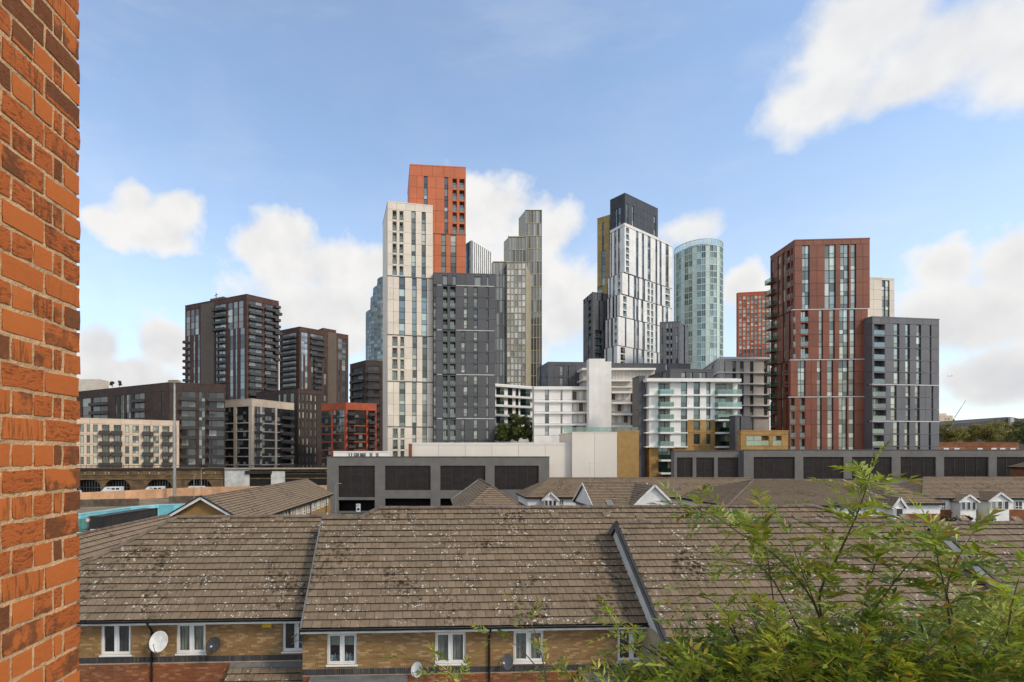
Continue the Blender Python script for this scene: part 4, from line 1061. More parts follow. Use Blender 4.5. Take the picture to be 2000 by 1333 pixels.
b.grid(0, 552, 580, 2, [(1166.6, 1177, 'b'), (1186, 1192, 'n')], 1202, c_gold, g_dark, 3)
b.grid(0, 580, 780, 1, [], 1202, c_gold, g_dark, 9)
b.finish()
g_dgreyw = glass('dark_grey_slot_glass', (.045, .048, .05), (.22, .23, .22), .2, .10, (.85, .92, .94))
# white tower in five shifted tiers
tiers = [(436.5, 531.5, 1220.0, 1191.3, 1313.5, 6.4), (531.5, 574, 1215.5, 1187.5, 1313.5, 3), (574, 617.5, 1211.0, 1186.0, 1313.8, 3), (617.5, 674.5, 1207.5, 1182.5, 1314.5, 4), (674.5, 790, 1205.5, 1180.0, 1316, 8)]
b = None
W1 = [[(1222.8, 1228.8, 'b'), (1242, 1247, 'n'), (1253.7, 1257.9, 'n'), (1265, 1270.7, 'w'), (1280, 1283.8, 'n'), (1288, 1292, 'n'), (1300, 1306, 'w')],
      [(1226.5, 1229.5, 'n'), (1238, 1243, 'n'), (1244, 1248.5, 'n'), (1254.5, 1260, 'n'), (1265, 1269.3, 'b'), (1271.8, 1276, 'b'), (1280, 1284, 'n'), (1289, 1293, 'n'), (1299.5, 1308.5, 'b')],
      [(1217, 1224, 'b'), (1236, 1240, 'n'), (1242, 1247, 'n'), (1252, 1256.5, 'n'), (1264, 1269, 'b'), (1271.8, 1276, 'b'), (1280, 1284, 'n'), (1292.5, 1296, 'n'), (1300, 1305, 'w')],
      [(1220.5, 1223.5, 'n'), (1238, 1241.5, 'n'), (1243, 1248, 'n'), (1254.5, 1259.5, 'n'), (1264, 1269, 'b'), (1271.5, 1275.8, 'b'), (1280, 1284, 'n'), (1292, 1296, 'n')],
      [(1212, 1221, 'b'), (1236.5, 1239.5, 'n'), (1241.5, 1247, 'n'), (1253, 1258, 'n'), (1264, 1269, 'b'), (1271.5, 1275.8, 'b'), (1282, 1286, 'n')]]
W0 = [[(1192.5, 1195, 'n'), (1199.5, 1204, 'n'), (1206.5, 1211, 'n')], [(1190, 1193, 'n'), (1197, 1201, 'n'), (1206, 1211, 'b')], [(1189, 1192, 'n'), (1196, 1200, 'n'), (1202, 1205, 'n')], [(1186, 1189, 'n'), (1193, 1197, 'n'), (1200, 1205, 'b')], [(1183, 1186, 'n'), (1195, 1199, 'n')]]
for i, (yt, yb, xc, xl, xr_, nf) in enumerate(tiers):
    Zc = 222 - .5 * i; Zl = Zc + 8 * (xc - xl) / 28.7; Zr = Zc + 22.5
    if b is None: b = Bld('apartment_tower', 'tall white clad tower with narrow dark windows and shifted tiers', 'tower', [(xl, Zl), (xc, Zc), (xr_, Zr)], gz(yt, Zc), 16, .8, c_white, GM, z0=gz(yb, Zc))
    else:
        b.pts = [Vector((gx(x, q), q)) for x, q in ((xl, Zl), (xc, Zc), (xr_, Zr))]; b.faces = [Face(b.pts[0], b.pts[1]), Face(b.pts[1], b.pts[2])]
        foot = b.pts + [b.pts[2] + b.pts[0] - b.pts[1]]; zlo = 0 if i == 4 else gz(yb, Zc)
        MB().prism(inset([tuple(p) for p in foot], b.D, 2), zlo, gz(yt, Zc) - .05).build('core_wall', c_white, b.root)
    zt, zb = gz(yt, Zc), (gz(yb, Zc) if i < 4 else 0)
    nf = round((zt - zb) / 3.05); par = .9 if i == 0 else .0
    for fi, ww in ((0, W0[i]), (1, W1[i])):
        b.grid(fi, 0, 0, nf, ww, xc, c_white, g_dgreyw, 3.6, vsplit=2, zt=zt - par - .25, zb=zb)
        if par: b.grid(fi, 0, 0, 1, [], xc, c_white, g_grey, 4, zt=zt, zb=zt - par)
        if i: b.band(b.faces[fi], .2, b.faces[fi].L - .2, zt - .26, m_bandd, .26, -.1)
b.finish()
b.root.location.z = 0
for ch in b.root.children: ch.location.z += tiers and gz(tiers[0][1], 222)
b = Bld('apartment_tower', 'dark grey tower with green balconies at the left foot of the gold tower', 'tower', [(1139, 238), (1157.5, 226), (1186, 229)], gz(571.5, 226), 10, 1.0, c_black, GM)
b.grid(0, 571.5, 581, 1, [(1141, 1143, 'n'), (1146, 1148.5, 'n')], 1157, c_slate, g_dark, 3); b.grid(1, 571.5, 586, 1, [(1165, 1167, 'n'), (1175, 1178, 'n')], 1158, c_slate, g_dark, 3)
b.grid(0, 581, 660, 6, [(1149, 1154, 'b')], 1157, c_slate, g_dark, 3, 2); b.grid(1, 586, 643, 4, [(1169, 1172, 'n'), (1178, 1181, 'n')], 1158, c_slate, g_dark, 3)
b.grid(0, 660, 790, 10, [(1149, 1152, 'n')], 1157, c_slate, g_green, 3, 2); b.grid(1, 643, 790, 10, [(1162, 1176, 'b')], 1158, c_slate, g_green, 3, 2)
b.finish()
b = Bld('apartment_tower', 'mid grey tower with paired black openings at the right foot of the white tower', 'tower', [(1289.5, 213), (1327, 211.5), (1345, 221)], gz(630, 211.5), 10, 1.2, c_slate, GM)
b.grid(0, 629, 642, 1, [(1301.5, 1306, 'n'), (1310, 1313, 'n')], 1290, c_greyp, g_pale, 3)
b.grid(0, 642, 790, 10, [(1292, 1295, 'n'), (1301.5, 1306.3, 'b'), (1309, 1313.2, 'b'), (1320, 1324, 'n')], 1290, c_greyp, g_dark, 3)
b.grid(1, 630, 790, 11, [(1334, 1338, 'n')], 1328, c_slate, g_dark, 3, 2)
b.finish()

# ---- red and white grid tower
b = Bld('apartment_tower', 'distant tower with a red grid frame over pale windows', 'tower', [(1440.8, 282), (1504, 279)], gz(569.5, 279), 2, .5, c_terr, 'distant towers')
cols = [(1444 + 7.6 * k, 1449.6 + 7.6 * k, 'w') for k in range(8)]
b.grid(0, 569.5, 576, 1, [], 1503, c_terr, g_pale, 4)
b.grid(0, 576, 682, 12, cols, 1503, c_terr, g_pale, 4, 12, sill=.45, fr=m_frame_l)
b.grid(0, 682, 780, 8, cols, 1503, c_terr, g_dark, 4, 8, sill=.45) if True else None
b.finish()
# ---- russet tower
GR_ = 'clad apartment towers'
b = Bld('apartment_tower', 'big russet red tower with tall glass strips, right of centre', 'tower', [(1504.5, 135.5), (1552, 125), (1699, 123.9)], gz(470.4, 125), 16, .75, c_redbrown, GR_)
L0, L1 = 0, 1; f0, f1 = b.faces
zt = gz(470.4, 125)
# front face, four tiers each slid a little to the left
T = [(470.4, 604, 5, 0, [(1567, 1581, 'W'), (1611, 1621, 'n'), (1621, 1632, 'w'), (1641.5, 1658, 'W'), (1662, 1672, 'w')]),
     (605.5, 702, 4, -.45, [(1553, 1562, 'b'), (1567.5, 1583, 'b'), (1603.5, 1611, 'w'), (1624, 1634, 'w'), (1643.5, 1661, 'W'), (1664, 1674, 'w')]),
     (703.5, 774.5, 3, -.95, [(1566, 1581, 'W'), (1604, 1612, 'w'), (1624, 1635, 'w'), (1646, 1665, 'W'), (1666, 1677, 'w')]),
     (776, 905, 5, -1.25, [(1554, 1567, 'b'), (1572, 1583, 'b'), (1607, 1615, 'w'), (1627, 1638, 'w'), (1649, 1665, 'W'), (1668.5, 1679.5, 'w')])]
for i, (ya, yb, nf, du, ww) in enumerate(T):
    za, zb = f1.z(1553, ya), f1.z(1553, yb)
    if i == 0:
        b.grid(1, 0, 0, 1, [], 1553, c_redbrown, g_pale, 2.4, zt=za, zb=za - 1.2, du=du); za -= 1.2
    if i == 3: zb = 0; nf = 4
    if i == 3:
        zb2 = za - 4.3 * 3.1
        b.grid(1, 0, 0, 4, ww, 1553, c_redbrown, g_pale, 2.6, zt=za, zb=zb2, du=du); b.grid(1, 0, 0, 1, [], 1553, c_redbrown, g_pale, 4, zt=zb2, zb=0, du=du)
    else: b.grid(1, 0, 0, nf, ww, 1553, c_redbrown, g_pale, 2.6, zt=za, zb=zb, du=du)
    if i: b.band(f1, du - .1, f1.L + du, za - .1, m_band, .22)
    # left face
    if i == 0: b.grid(0, 0, 0, 1, [], 1550, c_redbrown, g_pale, 2.4, zt=za + 1.2, zb=za)
    wl = [[(1506, 1510, 'n'), (1518.5, 1524, 'w'), (1528, 1533, 'w'), (1536.5, 1543, 'b'), (1545, 1550.5, 'b')], [(1507, 1518, 'b'), (1529, 1533, 'w'), (1541, 1546, 'n')], [(1507, 1518, 'b'), (1525, 1529, 'w'), (1533, 1539, 'b'), (1541, 1546, 'b')], [(1507, 1518, 'b'), (1525, 1529, 'w'), (1536, 1541, 'n')]][i]
    b.grid(0, 0, 0, nf, wl, 1550, c_redbrown, g_pale, 2.6, zt=za, zb=zb if i < 3 else za - 4.3 * 3.1)
    if i == 3: b.grid(0, 0, 0, 1, [], 1550, c_redbrown, g_pale, 4, zt=za - 4.3 * 3.1, zb=0)
# hung balconies down the far left corner
fc = b.faces[0]
for k in range(12):
    z = fc.z(1506, 557) - k * 3.02
    if z > 10: b.cell('outbalcony', fc, .1, 2.6, z, z + 2.9, (c_redbrown, g_green, m_railglass, m_frame))
b.finish()
# ---- grey tower in front of it
b = Bld('apartment_tower', 'mid grey clad tower beside the russet tower, open balconies down its left edge', 'tower', [(1703.7, 122), (1834.5, 124.4)], gz(620, 122), 2.2, 1.4, c_greyp, GR_)
xr = 1705; f1 = b.faces[0]
b.grid(0, 620, 631, 1, [], xr, c_greyp, g_green, 2.6)
b.grid(0, 631, 750.5, 5, [(1707, 1728.5, 'b'), (1746, 1756.5, 'w'), (1768.5, 1777, 'w'), (1790, 1799, 'w'), (1816, 1819, 'n')], xr, c_greyp, g_pale, 2.8, sill=.2)
b.grid(0, 752, 822.5, 3, [(1704.5, 1731, 'b'), (1740, 1751, 'w'), (1769, 1777.5, 'w'), (1787, 1796, 'w'), (1819.5, 1822.5, 'n')], xr, c_greyp, g_pale, 2.8, sill=.2)
b.grid(0, 824, 897, 3, [(1704.5, 1727, 'b'), (1745, 1756, 'w'), (1767, 1776, 'w'), (1788.5, 1797, 'w'), (1814, 1818, 'n')], xr, c_greyp, g_pale, 2.8, sill=.2)
b.grid(0, 898, 990, 1, [], xr, c_greyp, g_pale, 6)
for y in (751, 823): b.band(f1, -.05, f1.L, f1.z(xr, y) - .1, m_band, .22)
b.finish()
b = Bld('apartment_tower', 'beige tower top peeping between russet and grey towers', 'tower', [(1690, 150), (1747, 151.5)], gz(542.5, 150), 12, .5, c_cream, GR_)
b.grid(0, 542.5, 546, 1, [], 1698, c_cream, g_pale, 3); b.grid(0, 546, 720, 9, [(1722.6, 1729.5, 'w'), (1730, 1737.5, 'w')], 1698, c_cream, g_pale, 3); b.finish()

# ================================================================ mid-rise blocks behind the car parks
GB = 'low white apartment blocks'
def slabs(b, fc, x0, x1, ys, mat, h=.32, out=.45, xr=None):
    for y in ys:
        u0, u1 = fc.u(x0), fc.u(x1); z = fc.z(xr or x0, y); bx = MB(); bx.box(0, u1 - u0, -out, b.D * .6, -h, 0); o = place('floor_slab', bx.mesh('floor_slab', mat), b.root, fc.pt(u0, 0, z)); o.rotation_euler.z = fc.rot
def boxpart(b, name, x0, x1, yt, yb, Z, depth, mat, ground=False):
    m = MB(); m.box(gx(x0, Z), gx(x1, Z), Z, Z + depth, 0 if ground else gz(yb, Z), gz(yt, Z)); return m.build(name, mat, b.root if hasattr(b, 'root') else b)
# A: long white block with a blank stair tower
b = Bld('apartment_block', 'white apartment block with a tall blank stair tower and stacked galleries', 'building', [(1043, 137), (1236, 137)], gz(757, 137), 2.5, 1.5, c_white2, GB)
b.grid(0, 757, 850, 4, [(1064.5, 1072, 'w'), (1095, 1098.4, 'n'), (1118, 1150, 'g'), (1194, 1234, 'g')], 1044, c_white2, g_grey, 3.2) if False else None
fa = b.faces[0]
b.grid(0, 757, 851, 4, [(1064.5, 1072, 'w'), (1095, 1098.4, 'n')], 1044, c_white2, g_grey, 3.2, x0=1043, x1=1117.5)
b.grid(0, 851, 970, 1, [], 1044, c_white2, g_grey, 6, x0=1043, x1=1117.5)
b.grid(0, 850, 970, 1, [], 1044, c_white2, g_grey, 6, x0=1117.5, x1=1236)
slabs(b, fa, 1042.5, 1150, (758, 783, 805, 828), m_white3 := plain('white_slab_edge', (.74, .73, .71), .6, .05, .5, .03), .5, .5)
slabs(b, fa, 1194, 1235, (765, 786, 808, 831), m_white3, .5, .5)
for k, (x0, x1, y0, y1, mt) in enumerate([(1118, 1150, 760, 850, c_beige), (1194, 1235, 745, 850, c_beige)]):
    u0, u1 = fa.u(x0), fa.u(x1); m = MB(); m.box(0, u1 - u0, 1.2, 1.5, 0, fa.z(x0, y0) - fa.z(x0, y1)); o = place('gallery_wall', m.mesh('gallery_wall', mt), b.root, fa.pt(u0, 0, fa.z(x0, y1))); o.rotation_euler.z = fa.rot
    for j in range(4):
        z = fa.z(x0, y1 - 22.6 * j - 2)
        for q in range(3):
            m = MB(); m.box(0, 1.0, 1.1, 1.2, 0, 2.2); place('gallery_door', m.mesh('gallery_door', c_white2 if (j + q) % 3 else c_brown2), b.root, fa.pt(u0 + .4 + q * 1.7, 0, z))
boxpart(b, 'stair_tower', 1150.5, 1181.5, 701, 0, 134.2, 2.2, c_white2, True); boxpart(b, 'stair_tower', 1181.6, 1194.2, 706.5, 0, 134.6, 2.2, c_white2, True)
boxpart(b, 'upper_block', 1194.3, 1236, 743, 765, 138, 9, c_beige)
boxpart(b, 'roof_slab', 1137, 1281, 719, 723, 138.5, 9, m_white3); boxpart(b, 'upper_gallery', 1139, 1279, 723.2, 757, 139.6, 8, c_beige); boxpart(b, 'roof_slab', 1137, 1150, 741, 744, 138.5, 8, m_white3); boxpart(b, 'roof_slab', 1194, 1235, 742, 745, 136.4, 8, m_white3)
for k in range(12): boxpart(b, 'gallery_baluster', 1197 + 6.8 * k, 1197.5 + 6.8 * k, 723, 742, 139.4, .08, m_white3)
b.finish()
d = Bld('penthouse_block', 'dark grey metal clad rooftop block over the white galleries, left', 'building', [(1049, 154), (1070.5, 143), (1150, 143.5)], gz(708.7, 143), 10, .35, c_slate, 'dark rooftop blocks')
d.grid(1, 708.7, 714, 1, [], 1072, c_slate, g_grey, 2.4); d.grid(1, 714, 760, 2, [(1093.5, 1100, 'w'), (1107.5, 1111, 'n')], 1072, c_slate, g_grey, 2.4, sill=.5, head=.2); d.grid(0, 708.7, 760, 2, [(1055, 1057, 'n')], 1070, c_slate, g_grey, 3)
d.grid(1, 760, 990, 1, [], 1072, c_slate, g_grey, 9); d.grid(0, 760, 990, 1, [], 1070, c_slate, g_grey, 9); d.finish()
d = Bld('penthouse_block', 'dark grey rooftop block between the stair tower and the grey flats', 'building', [(1195, 150), (1349, 151)], gz(711, 150), 8, .35, c_slate, 'dark rooftop blocks')
d.grid(0, 711, 745, 1, [(1300, 1304, 'n')], 1196, c_slate, g_grey, 4); d.grid(0, 745, 985, 1, [], 1196, c_slate, g_grey, 12); d.finish()
# dark core between the two white blocks
d = Bld('stair_core', 'dark grey blank stair core between the two white apartment blocks', 'building', [(1235, 128), (1248, 123.6), (1260.5, 123.8)], gz(736, 123.6), 8, .3, c_conc2)
d.grid(0, 736, 990, 4, [], 1247, c_conc, g_grey, 5); d.grid(1, 736, 990, 4, [], 1249, c_conc2, g_grey, 5); d.finish()
# B: white block with teal balconies and tan brick base
b = Bld('apartment_block', 'white apartment block with teal glass balconies above a tan brick base', 'building', [(1260.8, 124.6), (1268, 122.6), (1441, 123.2)], gz(741, 122.6), 12, 1.5, c_white2, GB)
fb = b.faces[1]; xr = 1269; g_teal = glass('teal_tinted_glass', (.022, .042, .040), (.26, .34, .31), .22, .11, (.75, .95, .92))
lev = [746, 772, 796.7, 820.7, 845.7, 873]
for k in range(5):
    tan = k >= 3
    b.grid(1, lev[k], lev[k + 1], 1, [(1285.5, 1309, 'b'), (1330, 1342, 'w')], xr, c_white2, g_teal, 3, x1=1342)
    b.grid(1, lev[k], lev[k + 1], 1, [(1355, 1367, 'w'), (1379.7, 1387.6, 'w'), (1396.5, 1432, 'b')], xr, c_tan if tan else c_white2, g_teal, 3, x0=1342, x1=1440.5, sill=.7 if tan else .25, head=.3 if tan else .1)
    b.grid(0, lev[k], lev[k + 1], 1, [(1263, 1264.6, 'n')], 1267, c_white2, g_teal, 3)
b.grid(1, 741, 746, 1, [], xr, c_white2, g_teal, 9); b.grid(0, 741, 746, 1, [], 1267, c_white2, g_teal, 9)
b.grid(1, 873, 925, 2, [(1285.5, 1315, 'b')], xr, c_tan, g_teal, 3); b.grid(1, 925, 982, 1, [], xr, c_tan, g_teal, 6); b.grid(0, 873, 982, 1, [(1263, 1264.6, 'n')], 1267, c_tan, g_teal, 3)
slabs(b, fb, 1259.5, 1443, (740.5,), m_white3, .75, 1.0, 1269)
for k, y in enumerate(lev[1:]):
    slabs(b, fb, 1260, 1396 if k < 2 else 1342, (y - 1,), m_white3, .3, .35, 1269)
    # projecting balcony trays with glass fronts
    for (x0, x1) in ((1284.5, 1311), (1396, 1442)):
        u0, u1 = fb.u(x0), fb.u(x1); z = fb.z(1269, y - 1); m = MB(); m.box(0, u1 - u0, -1.4, .1, -.42, .02); o = place('balcony_tray', m.mesh('balcony_tray', m_white3), b.root, fb.pt(u0, 0, z)); o.rotation_euler.z = fb.rot
        r = MB(); L = u1 - u0; r.box(.03, L - .03, -1.38, -1.35, .04, 1.15); r.box(.03, .06, -1.35, 0, .04, 1.15); r.box(L - .06, L - .03, -1.35, 0, .04, 1.15); q = r.build('glass_front', m_teal := MATS.get('teal_rail_glass') or clear_glass('teal_rail_glass', (.45, .72, .66), .2), o, local=True)
for y in (898, 923):
    u0, u1 = fb.u(1286), fb.u(1316); z = fb.z(1269, y); m = MB(); m.box(0, u1 - u0, -1.4, .1, -.45, 0); o = place('balcony_tray', m.mesh('balcony_tray', m_white3), b.root, fb.pt(u0, 0, z)); o.rotation_euler.z = fb.rot
    r = MB(); r.box(.03, u1 - u0 - .03, -1.38, -1.35, .02, 1.1); r.build('glass_front', MATS['teal_rail_glass'], o, local=True)
b.finish()
d = Bld('penthouse_block', 'dark grey penthouse set back on the teal balcony block', 'building', [(1266, 140), (1309, 128), (1394, 128.6)], gz(722.5, 128), 8, .35, c_slate, 'dark rooftop blocks', z0=gz(742, 128))
d.grid(1, 722.5, 727, 1, [], 1310, c_slate, g_grey, 5); d.grid(1, 727, 742, 1, [(1331, 1340, 'w'), (1349, 1353, 'n'), (1366, 1380, 'W')], 1310, c_slate, g_grey, 3); d.grid(0, 722.5, 742, 1, [(1292, 1300, 'n')], 1308, c_slate, g_dark, 5); d.finish()
# C: grey-beige block behind
b = Bld('apartment_block', 'grey-beige apartment block with white floor lines left of the russet tower', 'building', [(1369.5, 166), (1405.5, 145), (1502, 145.5)], gz(699, 145), 12, 1.2, c_beigeg := plain('grey_beige_render', (.50, .46, .42), .8, .08, .4, .04, streak=.12), GB)
lev = [705, 727.5, 749, 770, 791, 812]
for k in range(5):
    b.grid(1, lev[k], lev[k + 1], 1, ([(1409, 1416.5, 'b')] if k < 1 else []) + [(1430.8, 1438, 'w'), (1445.7, 1453, 'w'), (1465, 1472, 'w'), (1492, 1499, 'w')], 1407, c_beigeg, g_green, 3.4, head=.15)
    b.grid(0, lev[k], lev[k + 1], 1, [(1377, 1381, 'w'), (1390, 1395, 'w')], 1405, c_beigeg, g_green, 3.4)
b.grid(1, 699, 705, 1, [], 1407, c_white2, g_green, 9); b.grid(0, 699, 705, 1, [], 1405, c_white2, g_green, 9)
b.grid(1, 812, 990, 3, [(1445.7, 1453, 'w'), (1465, 1472, 'w')], 1407, c_beigeg, g_green, 6); b.grid(0, 812, 990, 1, [], 1405, c_beigeg, g_green, 9)
fcx = b.faces[1]; slabs(b, fcx, 1405, 1503, (699.5, 727, 749, 770, 791, 812), m_white3, .35, .5, 1407); slabs(b, b.faces[0], 1369.5, 1405.4, (699.5, 727), m_white3, .35, .5, 1405)
b.finish()
# low dark + tan pavilion
d = Bld('low_block', 'low dark grey block between the teal balcony block and the russet tower', 'building', [(1436, 118), (1466, 118.5)], gz(814, 118), 2, .3, c_conc2)
d.grid(0, 814, 975, 3, [(1441, 1447, 'n')], 1437, c_conc2, g_dark, 4); d.finish()
b = Bld('pavilion', 'small tan brick house with wide openings above the right car park', 'building', [(1447, 112), (1540, 112.5)], gz(843, 112), 1.3, 1.0, c_tan)
b.grid(0, 843, 849, 1, [], 1448, c_tan, g_green, 4); b.grid(0, 849, 872, 1, [(1457.5, 1502, 'b'), (1509.5, 1527, 'b')], 1448, c_tan, g_green, 5); b.grid(0, 872, 988, 1, [], 1448, c_tan, g_green, 9); b.finish()
# white balcony block seen past the slate tower
b = Bld('apartment_block', 'white balcony block behind the small trees, right of the slate tower', 'building', [(940, 160), (1047, 170)], gz(749, 160), 10, 1.5, c_white2, GB)
f = b.faces[0]; lev = [752, 770.5, 789.5, 808.5, 828]
for k in range(4): b.grid(0, lev[k], lev[k + 1], 1, [(969, 985, 'b'), (992, 1001, 'w'), (1007, 1013, 'n'), (1016, 1036, 'b')], 941, c_white2, g_dark, 4)
b.grid(0, 828, 960, 1, [], 941, c_white2, g_dark, 9); b.grid(0, 749, 752, 1, [], 941, c_white2, g_dark, 9); slabs(b, f, 941, 1046.5, (749.5, 770, 789, 808, 828), m_white3, .7, 1.0, 941); b.finish()
# cream and tan podium
b = Bld('retail_podium', 'long blank cream wall of the podium behind the left car park', 'building', [(804.5, 116), (1117, 116)], gz(867, 116), 18, .3, c_cream)
b.grid(0, 867, 985, 1, [], 805, c_creamw := plain('cream_render_wall', (.74, .665, .58), .8, .04, .15, .015, streak=.03), g_dark, 6.2)
m = MB(); m.box(gx(798, 115.4), gx(804, 115.4), 115.4, 117, 0, gz(867, 116)); m.build('rust_pier', c_redbrown, b.root); b.band(b.faces[0], 0, b.faces[0].L, gz(867, 116) - .25, m_white3, .3); b.finish()
b = Bld('retail_podium', 'taller cream block with a tan brick end and glass roof terrace', 'building', [(1117.3, 115), (1205.5, 115), ], gz(846, 115), 12, .3, c_cream)
b.grid(0, 846, 985, 1, [], 1118, c_creamw, g_dark, 5.2)
m = MB(); m.box(0, .04, 0, .02, 0, 1)
fc = b.faces[0]; r = MB()
for k in range(10):
    u0, u1 = -1.4 + k * 1.7, -1.4 + (k + 1) * 1.7 - .06; q = MB(); q.box(0, u1 - u0, .5, .53, 0, 1.15); o = place('terrace_glass', q.mesh('terrace_glass', m_railglass), b.root, fc.pt(u0, 1.2, gz(846, 115) + .25))
b.finish()
b = Bld('brick_end_block', 'blank tan brick block between the cream wall and the dark stair core', 'building', [(1205.8, 115.2), (1248.2, 115.4)], gz(843.5, 115.2), 10, .3, c_tan)
b.grid(0, 843.5, 985, 1, [], 1207, c_tan2 := plain('tan_brick_wall', (.36, .215, .075), .85, .10, .6, .02, .3, 30), g_dark, 9); b.finish()
# ================================================================ the two car parks
def car_park(label, x0, x1, yt, Z, panels, openings=(), dp=14):
    z = gz(yt, Z); A, B = (gx(x0, Z), Z), (gx(x1, Z), Z); root = thing('car_park', label, 'car park', ((A[0] + B[0]) / 2, Z + 7, 0), 0, 'grey rendered car parks')
    fc = Face(A, B); holes = [(fc.u(a), fc.u(b), max(.05, fc.z(a, d)), fc.z(a, c)) for a, b, c, d in panels] + [(fc.u(a), fc.u(b), max(.05, fc.z(a, d)), fc.z(a, c)) for a, b, c, d in openings]
    w = MB(); wall_with_holes(w, fc, 0, fc.L, 0, z, holes, reveal=.5)
    w.poly([fc.pt(0, 0, 0), fc.pt(0, 0, z), fc.pt(0, dp, z), fc.pt(0, dp, 0)]); w.poly([fc.pt(fc.L, 0, 0), fc.pt(fc.L, dp, 0), fc.pt(fc.L, dp, z), fc.pt(fc.L, 0, z)]); w.poly([fc.pt(0, dp, 0), fc.pt(0, dp, z), fc.pt(fc.L, dp, z), fc.pt(fc.L, dp, 0)])
    w.poly([fc.pt(0, 0, z - .4), fc.pt(fc.L, 0, z - .4), fc.pt(fc.L, dp, z - .4), fc.pt(0, dp, z - .4)])
    w.build('wall', c_conc, root)
    cp = MB(); cp.box(-.06, fc.L + .06, -.08, .3, 0, .12); place('coping', cp.mesh('coping', m_copr), root, fc.pt(0, 0, z))
    for h in holes[:len(panels)]:
        W_, H_ = h[1] - h[0], h[3] - h[2]; n = max(2, round(W_ / 2.2)); pw = W_ / n
        key = MB()
        for k in range(int(H_ / .16)): zz_ = k * .16; key.poly([(.03, .10, zz_), (pw - .03, .10, zz_), (pw - .03, .02, zz_ + .15), (.03, .02, zz_ + .15)]); key.poly([(.03, .02, zz_ + .15), (pw - .03, .02, zz_ + .15), (pw - .03, .10, zz_ + .155), (.03, .10, zz_ + .155)])
        key.box(0, .03, -.01, .12, 0, H_); key.box(pw - .03, pw, -.01, .12, 0, H_); me = key.mesh('louvre_panel', m_louvre)
        for k in range(n): place('louvre_panel', me, root, fc.pt(h[0] + k * pw, .2, h[2]))
        bk = MB(); bk.box(0, W_, .4, .42, 0, H_); place('panel_backing', bk.mesh('panel_backing', m_dark), root, fc.pt(h[0], 0, h[2]))
    for h in holes[len(panels):]:
        bk = MB(); bk.box(0, h[1] - h[0], 3.0, 3.05, 0, h[3] - h[2]); place('dark_interior', bk.mesh('dark_interior', m_dark), root, fc.pt(h[0], 0, h[2]))
    return root, fc
m_copr = plain('brown_coping', (.09, .075, .07), .6, .1, 1, .05)
cpl, cplf = car_park('grey rendered car park with four dark louvre panels, left of centre', 638.5, 1073, 893, 100, [(661, 732, 910, 972), (752, 841, 910, 958), (860, 948, 910, 958), (966, 1052.5, 910, 957)], [(661, 732, 977, 1002), (752, 841, 974, 999), (860, 900, 974, 999)])
cpr, cprf = car_park('long grey rendered car park with dark louvre panels running off right', 1453, 2060, 879.5, 100, [(1472, 1552.6, 893, 936), (1569, 1648, 893, 936), (1664, 1742, 893, 936), (1759, 1828, 893, 936.5), (1844, 1931, 893, 935), (1947, 2030, 893, 935)])
cpm, cpmf = car_park('short grey car park bay with three narrow louvre panels', 1317, 1452.5, 881.5, 101, [(1322, 1353, 894, 934), (1360, 1395, 894, 934), (1402, 1443, 894, 934)], dp=1.4)
# white plant strip on the left car park
b = Bld('plant_enclosure', 'long white rooftop enclosure with small vents on the left car park', 'building', [(651, 103), (757, 103)], gz(884, 103), 4, .15, c_white2, None, z0=gz(893, 100) - .35)
b.grid(0, 884, 893.5, 1, [(681, 683, 'n'), (685.5, 687.5, 'n'), (691, 701, 'W'), (703, 714, 'W'), (722, 727, 'n'), (734, 739, 'n')], 652, c_white2, g_grey, 4, sill=.15, head=.2); b.finish()
# sign board, green hoarding at the car park entrance
s = thing('sign_board', 'white notice board with a blue disc on the left car park front', 'sign', (*cplf.pt(cplf.u(700), -.1).xy, gz(1000, 99.8)))
m = MB(); m.box(-.42, .42, -.05, 0, 0, 1.55); m.build('board', m_upvc, s, local=True); m = MB(); m.lathe([(0, 0), (.28, 0), (.28, .02), (0, .02)], (0, 0, 0), 16)
o = m.build('disc', plain('navy_print', (.03, .04, .09), .6, 0, 1, 0), s, local=True); o.rotation_euler.x = math.radians(90); o.location = (0, -.06, .5)
m = MB()
for k in range(5): m.box(-.32, .32 - .08 * (k % 3), -.056, -.052, 1.0 + k * .1, 1.04 + k * .1)
m.build('printed_lines', m_black, s, local=True)
# ================================================================ brown brick development on the left
g_vdark = glass('shaded_balcony_glass', (.016, .018, .02), (.30, .31, .28), .26, .07, (.8, .9, .92))
GL = 'dark brick apartment blocks on the left'
def ob(x): return x
# T1 tall brown tower
b = Bld('apartment_tower', 'tallest dark brown tower of the left cluster, stacked balconies', 'tower', [(361.5, 250), (481.6, 232), (544.5, 243)], gz(575.4, 232), 14, .35, c_red2, GL)
f0, f1 = b.faces; xr = 481
z0 = gz(575.4, 232); FH = 3.1
b.grid(0, 0, 0, 1, [], xr, c_red2, g_dark, 5, zt=z0, zb=z0 - 2.4); b.grid(1, 0, 0, 1, [], xr, c_red2, g_dark, 5, zt=z0, zb=z0 - 2.4)
zt = z0 - 2.4
b.grid(0, 0, 0, 4, [(363, 371, 'n'), (372, 379.5, 'n'), (380.5, 388, 'n'), (418, 441, 'B'), (444.5, 454, 'n'), (455.5, 464, 'n'), (465.5, 475, 'n')], xr, c_red2, g_grey, 4, zt=zt, zb=zt - 4 * FH, opt=())
zl = zt - 4 * FH
b.grid(0, 0, 0, 16, [(366, 370.5, 'n'), (377, 380.5, 'n'), (385, 390, 'n'), (421, 424.5, 'n'), (427, 440, 'B'), (448.5, 455, 'n'), (459, 463, 'n'), (468.5, 477.5, 'n')], xr, c_red2, g_grey, 4, vsplit=4, zt=zl, zb=zl - 16 * FH)
